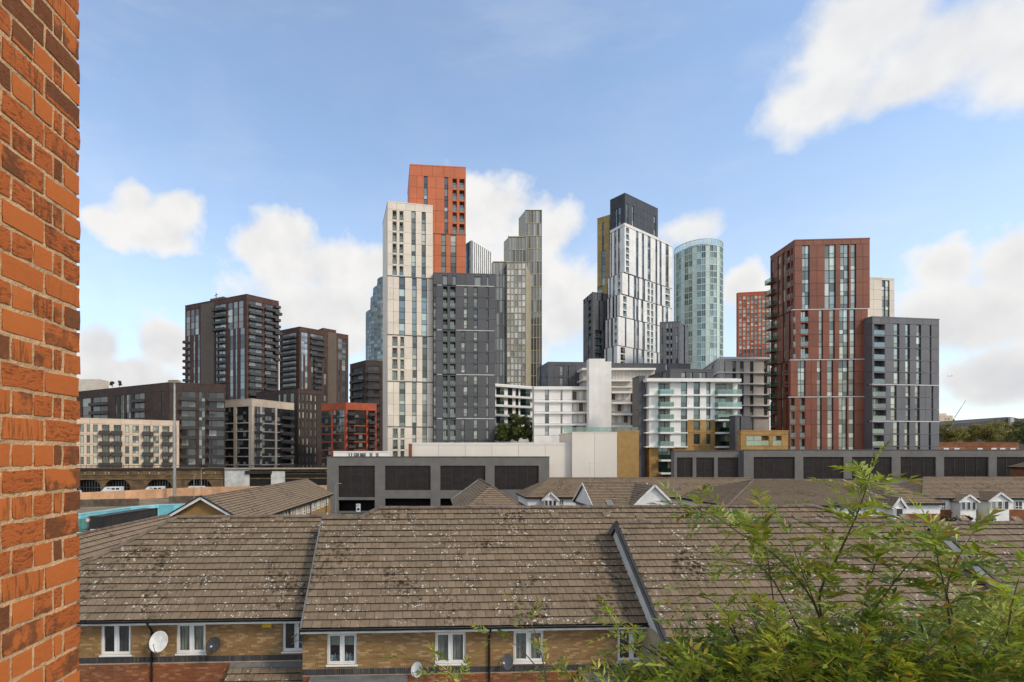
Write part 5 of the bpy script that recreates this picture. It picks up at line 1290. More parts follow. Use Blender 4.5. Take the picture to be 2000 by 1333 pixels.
b.grid(1, 0, 0, 20, [(487, 512, 'B'), (518, 540, 'B')], xr, c_red2, g_vdark, 4, vsplit=4, zt=zt, zb=zt - 20 * FH)
for fi in (0, 1): b.grid(fi, 0, 0, 1, [], xr, c_red2, g_dark, 9, zt=zt - 20 * FH, zb=0)
m = MB(); u0, u1 = f0.u(392.5), f0.u(418.5); m.box(0, u1 - u0, -.12, .0, 0, z0 - .8 - 20); o = place('blank_panel', m.mesh('blank_panel', c_brown2), b.root, f0.pt(u0, 0, 20)); o.rotation_euler.z = f0.rot
for k in range(7):
    z = f0.z(362, 672) - k * FH; b.cell('outbalcony', f0, .05, 1.6, z, z + 2.9, (c_red2, g_dark, m_balc, m_frame))
for k in range(9):
    z = f1.z(544, 604) - k * FH; b.cell('outbalcony', f1, f1.L - 2.0, f1.L + (.9 if k % 3 == 1 else .2), z, z + 2.9, (m_balc, g_vdark, m_balc, m_frame))
m = MB(); m.box(0, 9, 3, 7, 0, 2.4); o = place('plant_room', m.mesh('plant_room', c_brown2), b.root, f0.pt(f0.u(400), 0, z0)); o.rotation_euler.z = f0.rot
m = MB(); m.bar((0, 4, 2.4), (0, 4, 5), .25); m.bar((-.8, 4, 3.6), (.8, 4, 4.3), .2); o = place('roof_mast', m.mesh('roof_mast', m_black), b.root, f0.pt(f0.u(415), 0, z0))
b.finish()
# T2
b = Bld('apartment_tower', 'red-brown brick tower with a blank brown strip, behind the sand corner block', 'tower', [(546, 292), (585, 283), (680.5, 303)], gz(639, 283), 14, .35, c_red2, GL)
f0, f1 = b.faces; z0 = gz(639, 283); xr = 586; zt = z0 - 2.6
for fi in (0, 1): b.grid(fi, 0, 0, 1, [], xr, c_red2, g_dark, 6, zt=z0, zb=zt)
b.grid(1, 0, 0, 4, [(588.5, 601, 'W'), (607, 632, 'B'), (660.5, 676, 'W')], xr, c_red2, g_dgr, 6, zt=zt, zb=zt - 4 * FH)
b.grid(1, 0, 0, 12, [(589, 593, 'n'), (596, 601, 'n'), (608, 612, 'n'), (614, 628, 'B'), (633, 637, 'n'), (661, 664, 'n'), (668, 675, 'n')], xr, c_red2, g_grey, 6, vsplit=4, zt=zt - 4 * FH, zb=zt - 16 * FH)
b.grid(0, 0, 0, 16, [(551, 578, 'B')], xr, c_red2, g_dark, 6, vsplit=4, zt=zt, zb=zt - 16 * FH)
for fi in (0, 1): b.grid(fi, 0, 0, 1, [], xr, c_red2, g_dark, 12, zt=zt - 16 * FH, zb=0)
m = MB(); u0, u1 = f1.u(640.5), f1.u(657); m.box(0, u1 - u0, -.12, 0, 0, z0 - 20); o = place('blank_panel', m.mesh('blank_panel', c_brown2), b.root, f1.pt(u0, 0, 20)); o.rotation_euler.z = f1.rot
m = MB(); m.box(0, f1.u(657) - f1.u(631), .3, 6, 0, 1.9); o = place('plant_room', m.mesh('plant_room', c_red2), b.root, f1.pt(f1.u(631), 0, z0)); o.rotation_euler.z = f1.rot
b.finish()
# T3
b = Bld('apartment_tower', 'dark brown balcony block squeezed between terracotta block and cream tower', 'tower', [(683.5, 232), (714, 222), (762, 224)], gz(705, 222), 12, .35, c_brown, GL)
f0, f1 = b.faces; z0 = gz(705, 222); zt = z0 - 2.2; FH = 3.4; xr = 715
for fi in (0, 1): b.grid(fi, 0, 0, 1, [], xr, c_brown, g_dark, 6, zt=z0, zb=zt)
b.grid(0, 0, 0, 12, [(688, 709, 'B')], xr, c_brown, g_dark, 6, vsplit=3, zt=zt, zb=zt - 12 * FH); b.grid(1, 0, 0, 12, [(719, 741, 'B'), (748, 757, 'w')], xr, c_brown, g_dgr, 6, vsplit=3, zt=zt, zb=zt - 12 * FH)
b.finish()
FH = 3.1
# long dark block behind the beige one
b = Bld('apartment_block', 'long dark brown brick block with a sloping receding roofline at far left', 'building', [(100, 216), (331, 180), (440, 186)], gz(748, 180), 14, .35, c_brown, GL)
f0, f1 = b.faces; z0 = gz(748, 180); xr = 332; zt = z0 - 2.8; FH = 3.4
for fi in (0, 1): b.grid(fi, 0, 0, 1, [], xr, c_brown, g_dark, 5, zt=z0, zb=zt)
b.grid(1, 0, 0, 8, [(354, 382, 'B'), (388.5, 400.5, 'W'), (408, 438, 'B')], xr, c_brown, g_vdark, 5, vsplit=2, zt=zt, zb=zt - 8 * FH, opt=())
b.grid(0, 0, 0, 8, [(160, 177, 'n'), (180, 210, 'B'), (225, 228.5, 'n'), (233.5, 242, 'W'), (246, 255, 'W'), (261, 282, 'B'), (315, 318, 'n'), (335, 345, 'W')], xr, c_brown, g_vdark, 6, vsplit=2, zt=zt, zb=zt - 8 * FH)
for fi in (0, 1): b.grid(fi, 0, 0, 1, [], xr, c_brown, g_dark, 12, zt=zt - 8 * FH, zb=0)
m = MB(); m.box(gx(150, 220), gx(195, 220), 220, 226, z0 - 1, gz(741, 220)); m.build('roof_hut', c_beige, b.root); m = MB(); m.poly([(gx(130, 213), 213, z0 + .3), (gx(203, 206), 206, z0 + .3), (gx(203, 222), 222, z0 + .4), (gx(130, 222), 222, z0 + 2.4)]); m.build('green_roof', plain('sedum_roof', (.05, .10, .06), .9, .3, .3, 0), b.root)
b.finish()
FH = 3.1
# dark brick block with narrow windows
b = Bld('apartment_block', 'dark brick block with many narrow windows between sand and terracotta blocks', 'building', [(500, 228), (582, 214), (631, 222)], gz(760, 214), 12, .35, c_brown, GL)
f0, f1 = b.faces; z0 = gz(760, 214); xr = 583; zt = z0 - 1.6
for fi in (0, 1): b.grid(fi, 0, 0, 1, [], xr, c_brown, g_dark, 6, zt=z0, zb=zt)
b.grid(1, 0, 0, 10, [(584.5, 587, 'n'), (591, 594, 'n'), (599, 602, 'n'), (606.5, 609.5, 'n'), (615, 618, 'n')], xr, c_brown, g_pale, 6, vsplit=5, zt=zt, zb=0, sill=.7, head=.4); b.grid(0, 0, 0, 10, [(543, 547, 'n'), (552, 559, 'n'), (566, 574, 'n')], xr, c_brown, g_dark, 6, vsplit=5, zt=zt, zb=0)
b.finish()
# framed corner blocks
def framed(label, pts, yt, fm, posts0, posts1, name='apartment_block', fh=3.15, nf=7, top=1, D=.7):
    b = Bld(name, label, 'building', pts, gz(yt, pts[1][1]), 12, D, c_black, 'corner blocks with a heavy frame', roofm=fm)
    z0 = gz(yt, pts[1][1]); zt = z0 - 2.6; xr = pts[1][0]
    for fi, posts in ((0, posts0), (1, posts1)):
        fc = b.faces[fi]; b.grid(fi, 0, 0, 1, [], xr, fm, g_dark, 7, zt=z0, zb=zt)
        edges = [fc.u(x) for p in posts for x in p]; us = [0] + edges + [fc.L]
        for a, c in posts: b.cell('panel', fc, fc.u(a), fc.u(c), 0, zt, (fm,))
        gaps = [(us[k], us[k + 1]) for k in range(0, len(us), 2)]
        for (a, c) in gaps:
            if c - a < .5: continue
            for j in range(nf):
                zz_ = zt - (j + 1) * fh
                if zz_ < 0: break
                b.cell('panel', fc, a, c, zz_, zz_ + .42, (fm if not (j == 0 and top == 2) else c_black,)); n = max(1, round((c - a) / 1.6)); w = (c - a) / n
                for q in range(n): b.cell('window', fc, a + q * w, a + (q + 1) * w, zz_ + .42, zz_ + fh, (m_frame, g_dark), ('t',))
    return b
b = framed('sand coloured frame corner block with dark glazing beside the railway', [(439.5, 196), (491.6, 190), (574.5, 207)], 780, c_sand, [(456, 462), (485.5, 491.5)], [(491.8, 497), (508, 512), (537.5, 541.5)], top=2)
for k in range(7):
    f = b.faces[1]; z = f.z(492, 815) - k * 3.15
    b.cell('outbalcony', f, f.u(548), f.u(570), z, z + 2.9, (c_brown, g_dark, m_balc, m_frame)); b.cell('outbalcony', f, f.u(498), f.u(506), z, z + 2.9, (c_brown, g_dark, m_balc, m_frame))
b.finish()
b = framed('terracotta red framed corner block with dark glazing left of the cream tower', [(627.5, 204), (675, 198), (735.5, 203)], 787.6, c_terr, [(646.5, 650), (672.5, 674.8)], [(675.2, 679), (715.5, 719), (733, 735.4)], top=2)
for k in range(7):
    f = b.faces[1]; z = f.z(676, 812) - k * 3.15
    b.cell('outbalcony', f, f.u(681), f.u(692), z, z + 2.9, (c_brown, g_dark, m_balc, m_frame)); b.cell('outbalcony', f, f.u(721), f.u(731), z, z + 2.9, (c_brown, g_dark, m_balc, m_frame))
b.finish()
# beige long block
b = Bld('apartment_block', 'low beige block with dark balconies behind the railway at far left', 'building', [(110, 155), (350, 172)], gz(818, 158), 10, 1.2, c_beigel := plain('beige_brick_render', (.60, .475, .36), .8, .08, .4, .04), GB)
fl = b.faces[0]; z0 = gz(818, 158); b.grid(0, 0, 0, 1, [], 156, c_beigel, g_dark, 9, zt=z0, zb=z0 - 1.4)
ww = [(124, 131, 'n'), (140, 147, 'n'), (157, 163.5, 'n'), (169.5, 175.5, 'n'), (182, 190.5, 'n'), (199, 214, 'b'), (222, 237, 'b'), (244.5, 252, 'n'), (259, 271, 'W'), (280, 294, 'b'), (299, 310, 'W'), (317, 331, 'b'), (337, 344.5, 'n')]
b.grid(0, 0, 0, 4, ww, 156, c_beigel, g_green, 9, zt=z0 - 1.4, zb=z0 - 1.4 - 4 * 3.35, sill=.75, head=.35); b.grid(0, 0, 0, 1, [], 156, c_beigel, g_dark, 9, zt=z0 - 14.8, zb=0)
for k in range(4):
    for (a, c) in ((193, 215), (217, 239), (278, 300), (316, 337)):
        u0, u1 = fl.u(a), fl.u(c); z = z0 - 1.4 - (k + 1) * 3.35; m = MB(); L = u1 - u0
        m.box(0, L, -1.1, .1, -.1, .12); m.box(0, L, -1.1, -1.04, .12, 1.15); m.box(0, .06, -1.04, 0, .12, 1.15); m.box(L - .06, L, -1.04, 0, .12, 1.15); o = place('balcony_box', m.mesh('balcony_box', m_balc), b.root, fl.pt(u0, 0, z)); o.rotation_euler.z = fl.rot
b.finish()

# ================================================================ railway viaduct with arches
def viaduct():
    A, B = (gx(60, 143), 143), (gx(660, 152), 152); fc = Face(A, B); root = thing('railway_viaduct', 'old brown brick railway viaduct with arches behind the orange hoarding', 'viaduct', (A[0] + 30, 150, 0))
    zt = fc.z(300, 915); m = MB(); arches = [(171, 40), (229, 40), (311, 40), (389, 40), (470, 40)]
    hol = []
    uc = [fc.u(x) for x, _ in arches]; R = 3.4; zs = fc.z(300, 951) - .2
    us = [0]
    for u in uc: us += [u - R, u + R]
    us.append(fc.L)
    for k in range(0, len(us), 2): m.poly([fc.pt(us[k], 0, 0), fc.pt(us[k + 1], 0, 0), fc.pt(us[k + 1], 0, zt), fc.pt(us[k], 0, zt)])
    n = 12
    for u in uc:
        pts = [(u + R * math.cos(math.pi * (1 - i / n)), zs + R * .75 * math.sin(math.pi * i / n)) for i in range(n + 1)]
        for (p, q) in zip(pts[:-1], pts[1:]):
            m.poly([fc.pt(p[0], 0, p[1]), fc.pt(q[0], 0, q[1]), fc.pt(q[0], 0, zt), fc.pt(p[0], 0, zt)]); m.poly([fc.pt(p[0], 0, p[1]), fc.pt(p[0], 3, p[1]), fc.pt(q[0], 3, q[1]), fc.pt(q[0], 0, q[1])])
        m.poly([fc.pt(u - R, 0, 0), fc.pt(u - R, 3, 0), fc.pt(u - R, 3, zs), fc.pt(u - R, 0, zs)]); m.poly([fc.pt(u + R, 3, 0), fc.pt(u + R, 0, 0), fc.pt(u + R, 0, zs), fc.pt(u + R, 3, zs)])
    m.poly([fc.pt(0, 0, zt), fc.pt(fc.L, 0, zt), fc.pt(fc.L, 8, zt), fc.pt(0, 8, zt)])
    wl = m.build('wall', m_viad, root)
    for u in uc:
        q = MB(); q.box(-R, R, 2.6, 2.7, 0, zs + R * .8); place('arch_infill', q.mesh('arch_infill', m_blackened), root, fc.pt(u, 0, 0)).rotation_euler.z = fc.rot
        q = MB()
        for k in range(7): q.box(-R + .35 + k * .75, -R + .43 + k * .75, 2.3, 2.4, 0, zs + R * .55)
        q.box(-R, R, 2.3, 2.38, zs - .1, zs); place('fanlight_bars', q.mesh('fanlight_bars', m_metal), root, fc.pt(u, 0, 0)).rotation_euler.z = fc.rot
    for (y, h, mat, out) in ((915, .5, m_blackened, .25), (926, .22, m_viad2, .12), (935, .25, m_viad2, .2), (909.5, .12, m_blackened, .2)):
        q = MB(); q.box(0, fc.L, -out, .1, -h, 0); place('string_course', q.mesh('string_course', mat), root, fc.pt(0, 0, fc.z(300, y))).rotation_euler.z = fc.rot
    for k in range(60):
        q = MB(); q.box(0, .08, -.15, -.07, 0, 1.0); place('railing_post', q.mesh('railing_post', m_blackened), root, fc.pt(.5 + k * fc.L / 60, 0, zt)).rotation_euler.z = fc.rot
    q = MB(); q.box(0, .25, -.05, .0, 0, .5); me = q.mesh('pale_corbel', m_beigec)
    for x in (165, 183, 205, 212, 249, 270, 291, 309, 340, 398, 420): place('pale_corbel', me, root, fc.pt(fc.u(x), 0, fc.z(x, 926))).rotation_euler.z = fc.rot
    # white bridge abutment with a dark road opening
    for (a, c, y0, mat, w) in ((440, 482, 918, m_whitew, -.6), (482, 488, 918, m_whitew, -.6), (530, 557, 921, m_whitew, -.6)):
        u0, u1 = fc.u(a), fc.u(c) - .01; q = MB(); q.box(0, u1 - u0, w, .2, 0, fc.z(a, y0)); place('white_abutment', q.mesh('white_abutment', mat), root, fc.pt(u0, 0, 0)).rotation_euler.z = fc.rot
    q = MB(); q.box(0, fc.u(532) - fc.u(480), -.9, .3, 0, .9); place('bridge_girder', q.mesh('bridge_girder', m_blackened), root, fc.pt(fc.u(480), 0, fc.z(480, 926))).rotation_euler.z = fc.rot
    q = MB(); q.box(0, fc.u(530) - fc.u(488), -.1, -.05, 0, fc.z(500, 926)); place('road_opening', q.mesh('road_opening', m_dark), root, fc.pt(fc.u(488), 0, 0)).rotation_euler.z = fc.rot
    q = MB(); q.box(0, fc.u(642) - fc.u(556), -.12, -.05, 0, fc.z(600, 922)); place('road_opening', q.mesh('road_opening', m_dark), root, fc.pt(fc.u(557), 0, 0)).rotation_euler.z = fc.rot
    q = MB(); q.box(0, fc.u(640) - fc.u(440), -1.0, -.6, 0, .35); place('bridge_girder', q.mesh('bridge_girder', m_beigec), root, fc.pt(fc.u(440), 0, fc.z(440, 917))).rotation_euler.z = fc.rot
    return fc
m_viad = mat_ground('sooty_viaduct_brick', (.185, .118, .06), (.085, .06, .038), .5); m_viad2 = mat_ground('ochre_string_course', (.25, .165, .08), (.13, .09, .05), .6)
m_blackened = plain('sooty_iron', (.028, .024, .022), .8, .2, .5, .1); m_beigec = plain('pale_stone', (.40, .36, .29), .8, .2, 1, .1); m_whitew = plain('dirty_white_paint', (.55, .54, .51), .7, .18, .5, .05, streak=.2)
fv = viaduct()

# ---- vans parked under the arches
def van_mb():
    body = MB(); L = 5.2
    side = [(0, .35), (L, .35), (L, 1.15), (L - .25, 1.25), (L - 1.0, 2.15), (L - 1.25, 2.3), (.12, 2.35), (0, 2.2)]
    for sgn in (-1, 1):
        y = sgn * .95; pts = [(x, y if z < 1.4 else y * .93, z) for x, z in side]; body.poly(pts if sgn < 0 else pts[::-1])
    for (p, q) in zip(side, side[1:] + side[:1]):
        def yy(z): return .95 if z < 1.4 else .95 * .93
        body.poly([(p[0], -yy(p[1]), p[1]), (p[0], yy(p[1]), p[1]), (q[0], yy(q[1]), q[1]), (q[0], -yy(q[1]), q[1])])
    return body
VB = van_mb(); m_van = plain('white_van_paint', (.68, .69, .70), .3, .04, 1, .03); van_me = VB.mesh('body', m_van)
wb = MB(); wb.lathe([(0, -.11), (.2, -.11), (.34, -.1), (.34, .1), (.2, .11), (0, .11)], (0, 0, 0), 16); wheel_me = wb.mesh('wheel', m_black)
def van(x, y, label, flip, nw=3):
    u = fv.u(x); Zp = fv.pt(u, -3.2).y; p = fv.pt(u, -3.2, 0); zb = 0; top = gz(y, p.y)
    zb = 0
    root = thing('parked_van', label, 'van', (p.x, p.y, zb), fv.rot + (math.pi if flip else 0), 'white vans under the viaduct')
    s = top / 2.35
    def ad(nm, me, loc=(0, 0, 0), r=None):
        o = bpy.data.objects.new(nm, me); COL.objects.link(o); o.parent = root; o.location = Vector(loc) ; o.rotation_euler = r or (0, 0, 0); return o
    ad('body', van_me, (-2.6, 0, 0))
    for wx in (-1.7, 1.6):
        for wy in (-.9, .9): ad('wheel', wheel_me, (wx, wy, .34), (math.pi / 2, 0, 0))
    for k in range(nw):
        for sg in (-1, 1):
            q = MB(); q.box(0, .85, -.01, .01, 0, .5); ad('side_window', q.mesh('side_window', g_dark), (-2.2 + k * 1.15, sg * .905, 1.52))
    q = MB(); q.poly([(.0, -.8, 0), (0, .8, 0), (-.68, .78, .82), (-.68, -.78, .82)]); ad('windscreen', q.mesh('windscreen', g_dark), (2.3, 0, 1.32))
    return root
for (x, y, lb, fl_, nw) in ((150, 955, 'white van behind the hoarding nearest the brick pier', False, 2), (231, 950, 'white van with three dark side windows under the second arch', True, 3), (311, 948, 'white van left of the tall lamp mast', True, 3), (396, 945, 'white van right of the tall lamp mast', False, 3)): van(x, y, lb, fl_, nw)
# ---- lamp mast and street columns
def mast(x, ytop, yb, Z, label, head=None, r=.16):
    p = (gx(x, Z), Z); root = thing('lamp_mast', label, 'lamp post', (*p, 0), 0, 'lamp columns by the railway')
    m = MB(); zt = gz(ytop, Z); m.tube([(*p, 0), (*p, zt)], [r, r * .55], 10); m.build('column', m_metal, root)
    m = MB()
    if head: m.box(p[0] - head, p[0] + head, Z - .5, Z + .5, zt - .1, zt + .35); m.box(p[0] - head * .8, p[0] + head * .8, Z - .7, Z + .7, zt + .35, zt + .5)
    else: m.tube([(*p, zt), (p[0] + .5, Z - .6, zt + .25), (p[0] + 1.1, Z - 1.2, zt + .25)], .06, 6)
    m.build('lamp_head', m_beigec, root)
mast(341, 747, 950, 130, 'tall floodlight mast with a flat white head', 1.5, .42); mast(393, 917, 960, 118, 'slim street lamp column right of the mast', None, .1); mast(379, 929, 965, 116, 'shorter street lamp column by the vans', None, .08)
mast(656, 947, 1000, 88, 'dark street lamp column in front of the left car park', None, .07)

# ================================================================ building site: hoardings, containers, barriers
m_ply = plain('orange_plywood', (.52, .30, .17), .8, .12, .8, .12); m_teal = plain('turquoise_hoarding', (.17, .48, .55), .5, .15, .5, .25); m_teal2 = plain('pale_turquoise_rail', (.30, .56, .58), .5, .1, .5, .05)
m_net = plain('teal_debris_netting', (.07, .22, .20), .9, .3, .5, .1); m_cont = plain('charcoal_container', (.026, .024, .025), .55, .15, .6, .05); m_rb = plain('red_plastic', (.45, .03, .05), .45, .1, 2, .05); m_wb = plain('white_plastic', (.62, .60, .57), .45, .1, 2, .05)
g2 = MB(); g2.poly([(-120, 45, .02), (-22, 45, .02), (-22, 140, .02), (-120, 118, .02)]); tag(g2.build('site_ground', mat_ground('dusty_site_ground', (.24, .19, .135), (.15, .12, .09), .2)), kind='structure')
def hoarding(name, label, pts, h, mat, capm, step=2.4, cat='hoarding', base=0.0, rails=True):
    root = thing(name, label, cat, (*pts[0], 0), 0, 'site hoardings')
    for a, c in zip(pts[:-1], pts[1:]):
        fc = Face(a, c); n = max(1, round(fc.L / step)); w = fc.L / n
        m = MB(); m.box(.02, w - .02, 0, .05, 0, h); me = m.mesh('board', mat)
        p = MB(); p.box(-.05, .05, .05, .15, 0, h); pm = p.mesh('post', mat)
        for k in range(n): place('board', me, root, fc.pt(k * w, 0, base)).rotation_euler.z = fc.rot; place('post', pm, root, fc.pt(k * w, 0, base)).rotation_euler.z = fc.rot
        if capm: q = MB(); q.box(0, fc.L, -.06, .12, 0, .22); place('top_rail', q.mesh('top_rail', capm), root, fc.pt(0, 0, base + h)).rotation_euler.z = fc.rot
        if rails:
            q = MB(); q.box(0, fc.L, -.03, 0, 0, .08)
            for zz_ in (.5, h - .5): place('rail', q.mesh('rail', mat), root, fc.pt(0, 0, base + zz_)).rotation_euler.z = fc.rot
    return root
def gp(x, y, z=0.0): Z = (H - z) / (y - Y0) * F; return (gx(x, Z), Z)      # where a ray meets the height z
hoarding('site_hoarding', 'long orange plywood hoarding in front of the railway viaduct', [gp(60, 966, 2.4), gp(155, 962.5, 2.4), gp(395, 951.5, 2.4), gp(640, 948, 2.4)], 2.4, m_ply, None, 2.4)
hoarding('site_hoarding', 'turquoise hoarding running past the black container', [gp(60, 1012, 2.5), gp(158, 1003, 2.5), gp(255, 990, 2.5), gp(310, 985.5, 2.5), gp(396, 984, 2.5)], 2.3, m_teal, m_teal2, 2.4)
hoarding('site_hoarding', 'low dark mesh fence on the far side of the site, left', [gp(120, 977, 1.6), gp(272, 974, 1.6)], 1.6, plain('brown_mesh', (.10, .075, .055), .9, .3, 1, .2), None, 3)
hoarding('site_hoarding', 'low dark mesh fence on the far side of the site, right', [gp(330, 970, 1.6), gp(420, 968, 1.6)], 1.6, MATS['brown_mesh'], None, 3)
hoarding('site_netting', 'teal debris netting below the turquoise hoarding', [gp(70, 1022, 2.0), gp(158, 1014, 2.0), gp(204, 1011, 2.0)], 2.0, m_net, None, 3)
# black corrugated container
def container():
    A, B = gp(205, 1009, 2.6), gp(307, 993, 2.6); fc = Face(A, B); root = thing('container', 'long black corrugated container below the turquoise hoarding', 'container', (*A, 0)); h = 2.6
    m = MB(); n = 46; w = fc.L / n
    for k in range(n):
        d0, d1 = (0, .06) if k % 2 else (.06, 0); u = k * w
        m.poly([fc.pt(u, d0, .1), fc.pt(u + w * .35, d1, .1), fc.pt(u + w * .35, d1, h), fc.pt(u, d0, h)]); m.poly([fc.pt(u + w * .35, d1, .1), fc.pt(u + w, d1, .1), fc.pt(u + w, d1, h), fc.pt(u + w * .35, d1, h)])
    m.build('corrugated_side', m_cont, root)
    m = MB(); m.poly([fc.pt(0, 0, 0), fc.pt(0, 2.4, 0), fc.pt(0, 2.4, h), fc.pt(0, 0, h)]); m.poly([fc.pt(fc.L, 2.4, 0), fc.pt(fc.L, 0, 0), fc.pt(fc.L, 0, h), fc.pt(fc.L, 2.4, h)]); m.poly([fc.pt(0, 2.4, 0), fc.pt(fc.L, 2.4, 0), fc.pt(fc.L, 2.4, h), fc.pt(0, 2.4, h)]); m.poly([fc.pt(0, 0, h), fc.pt(fc.L, 0, h), fc.pt(fc.L, 2.4, h), fc.pt(0, 2.4, h)]); m.build('shell', m_cont, root)
    for u in (0, fc.L):
        m = MB(); m.box(-.08, .08, -.05, .1, 0, h + .06); place('corner_post', m.mesh('corner_post', m_cont), root, fc.pt(u, 0, 0)).rotation_euler.z = fc.rot
    for z in (.06, h):
        m = MB(); m.box(0, fc.L, -.05, .08, -.08, .08); place('side_rail', m.mesh('side_rail', m_cont), root, fc.pt(0, 0, z)).rotation_euler.z = fc.rot
container()
# red and white plastic barriers, barrier sign
def barrier(x, y, mat, label):
    p = gp(x, y, 1.0); root = thing('traffic_barrier', label, 'barrier', (*p, 0), .2, 'red and white traffic barriers')
    m = MB(); m.v = [(-.8, -.3, 0), (.8, -.3, 0), (.8, .3, 0), (-.8, .3, 0), (-.78, -.12, .6), (.78, -.12, .6), (.78, .12, .6), (-.78, .12, .6), (-.76, -.1, 1.0), (.76, -.1, 1.0), (.76, .1, 1.0), (-.76, .1, 1.0)]
    for k in (0, 4):
        for q in range(4): m.f.append((k + q, k + (q + 1) % 4, k + 4 + (q + 1) % 4, k + 4 + q))
    m.f += [(8, 9, 10, 11), (3, 2, 1, 0)]; m.m = [0] * len(m.f); m.build('body', mat, root, local=True)
    for s_ in (-1, 1):
        q = MB(); q.box(s_ * .5 - .12, s_ * .5 + .12, -.36, .36, 0, .12); q.build('foot', m_black, root, local=True)
for (x, y, mt, lb) in ((160, 1040, m_wb, 'white traffic barrier nearest the brick pier'), (175, 1037, m_rb, 'red traffic barrier between two white ones'), (189, 1034, m_wb, 'white traffic barrier left of the container'), (202, 1031, m_rb, 'red traffic barrier touching the container end')): barrier(x, y, mt, lb)
p = gp(172, 1040, .6); s = thing('site_sign', 'round red and white sign on a thin pole by the barriers', 'sign', (*p, 0)); m = MB(); m.tube([(0, 0, 0), (0, 0, gz(1008, p[1]))], .05, 6); m.build('pole', m_black, s, local=True)
zz_ = gz(1016, p[1]); m = MB(); m.lathe([(0, 0), (.34, 0), (.34, .04), (0, .04)], (0, 0, 0), 18); o = m.build('disc', m_wb, s, local=True); o.rotation_euler.x = math.pi / 2; o.location = (0, -.06, zz_); m = MB(); m.lathe([(.34, -.01), (.34, .05), (.26, .05), (.26, -.01), (.34, -.01)], (0, 0, 0), 18); o = m.build('red_rim', m_rb, s, local=True); o.rotation_euler.x = math.pi / 2; o.location = (0, -.07, zz_)
# green fence panels by the car park entrance
m_green = plain('dark_green_mesh_panel', (.015, .10, .06), .7, .2, 2, .1)
hoarding('site_fence', 'dark green fence panels at the left car park entrance', [gp(666, 1006, 1.6), gp(714, 1006, 1.6)], 1.9, m_green, None, 1.6, 'fence')
# ================================================================ the housing estate between terrace and car parks
class Roof3(Roof):
    def __init__(s, a, b, c):
        """eave from a to b (left to right seen from outside), c any higher point of the plane"""
        s.O = Vector(a); s.e = (Vector(b) - s.O).normalized(); v = Vector(c) - s.O; v = v - s.e * v.dot(s.e); s.s = v.normalized(); s.n = s.e.cross(s.s)
        s.R = Matrix((s.e, s.s, s.n)).transposed().to_4x4()
    def of(s, p): d = Vector(p) - s.O; return (d.dot(s.e), d.dot(s.s))
def plane(roof, pts):
    R = Roof3(pts[0], pts[1], pts[2]); tile_roof(roof, R, [[R.of(p) for p in pts]], objects=0, deck=.08, thick=.068, mat=m_tile2, jit=.3)
    return R
m_wwall = plain('white_boarded_wall', (.78, .76, .72), .7, .08, 1.2, .04, streak=.1)
m_redwall = mat_bricks('estate_red_brick', [(.25, .10, .05), (.20, .075, .035), (.28, .13, .07)])
m_yelwall = mat_ground('estate_yellow_brick', (.34, .20, .075), (.27, .155, .055), 1.5)
def win_on(root, fc, x0, x1, y0, y1, gm=None, opt=('m',), name='window', fr=None):
    u0, u1 = fc.u(x0), fc.u(x1); z0, z1 = fc.z(x0, y1), fc.z(x0, y0); m = mk_window(u1 - u0, z1 - z0, .16, opt)[0]
    o = place(name, m.mesh(name, [fr or m_upvc, gm or g_dark]), root, fc.pt(u0, -.17, z0)); o.rotation_euler.z = fc.rot; return o
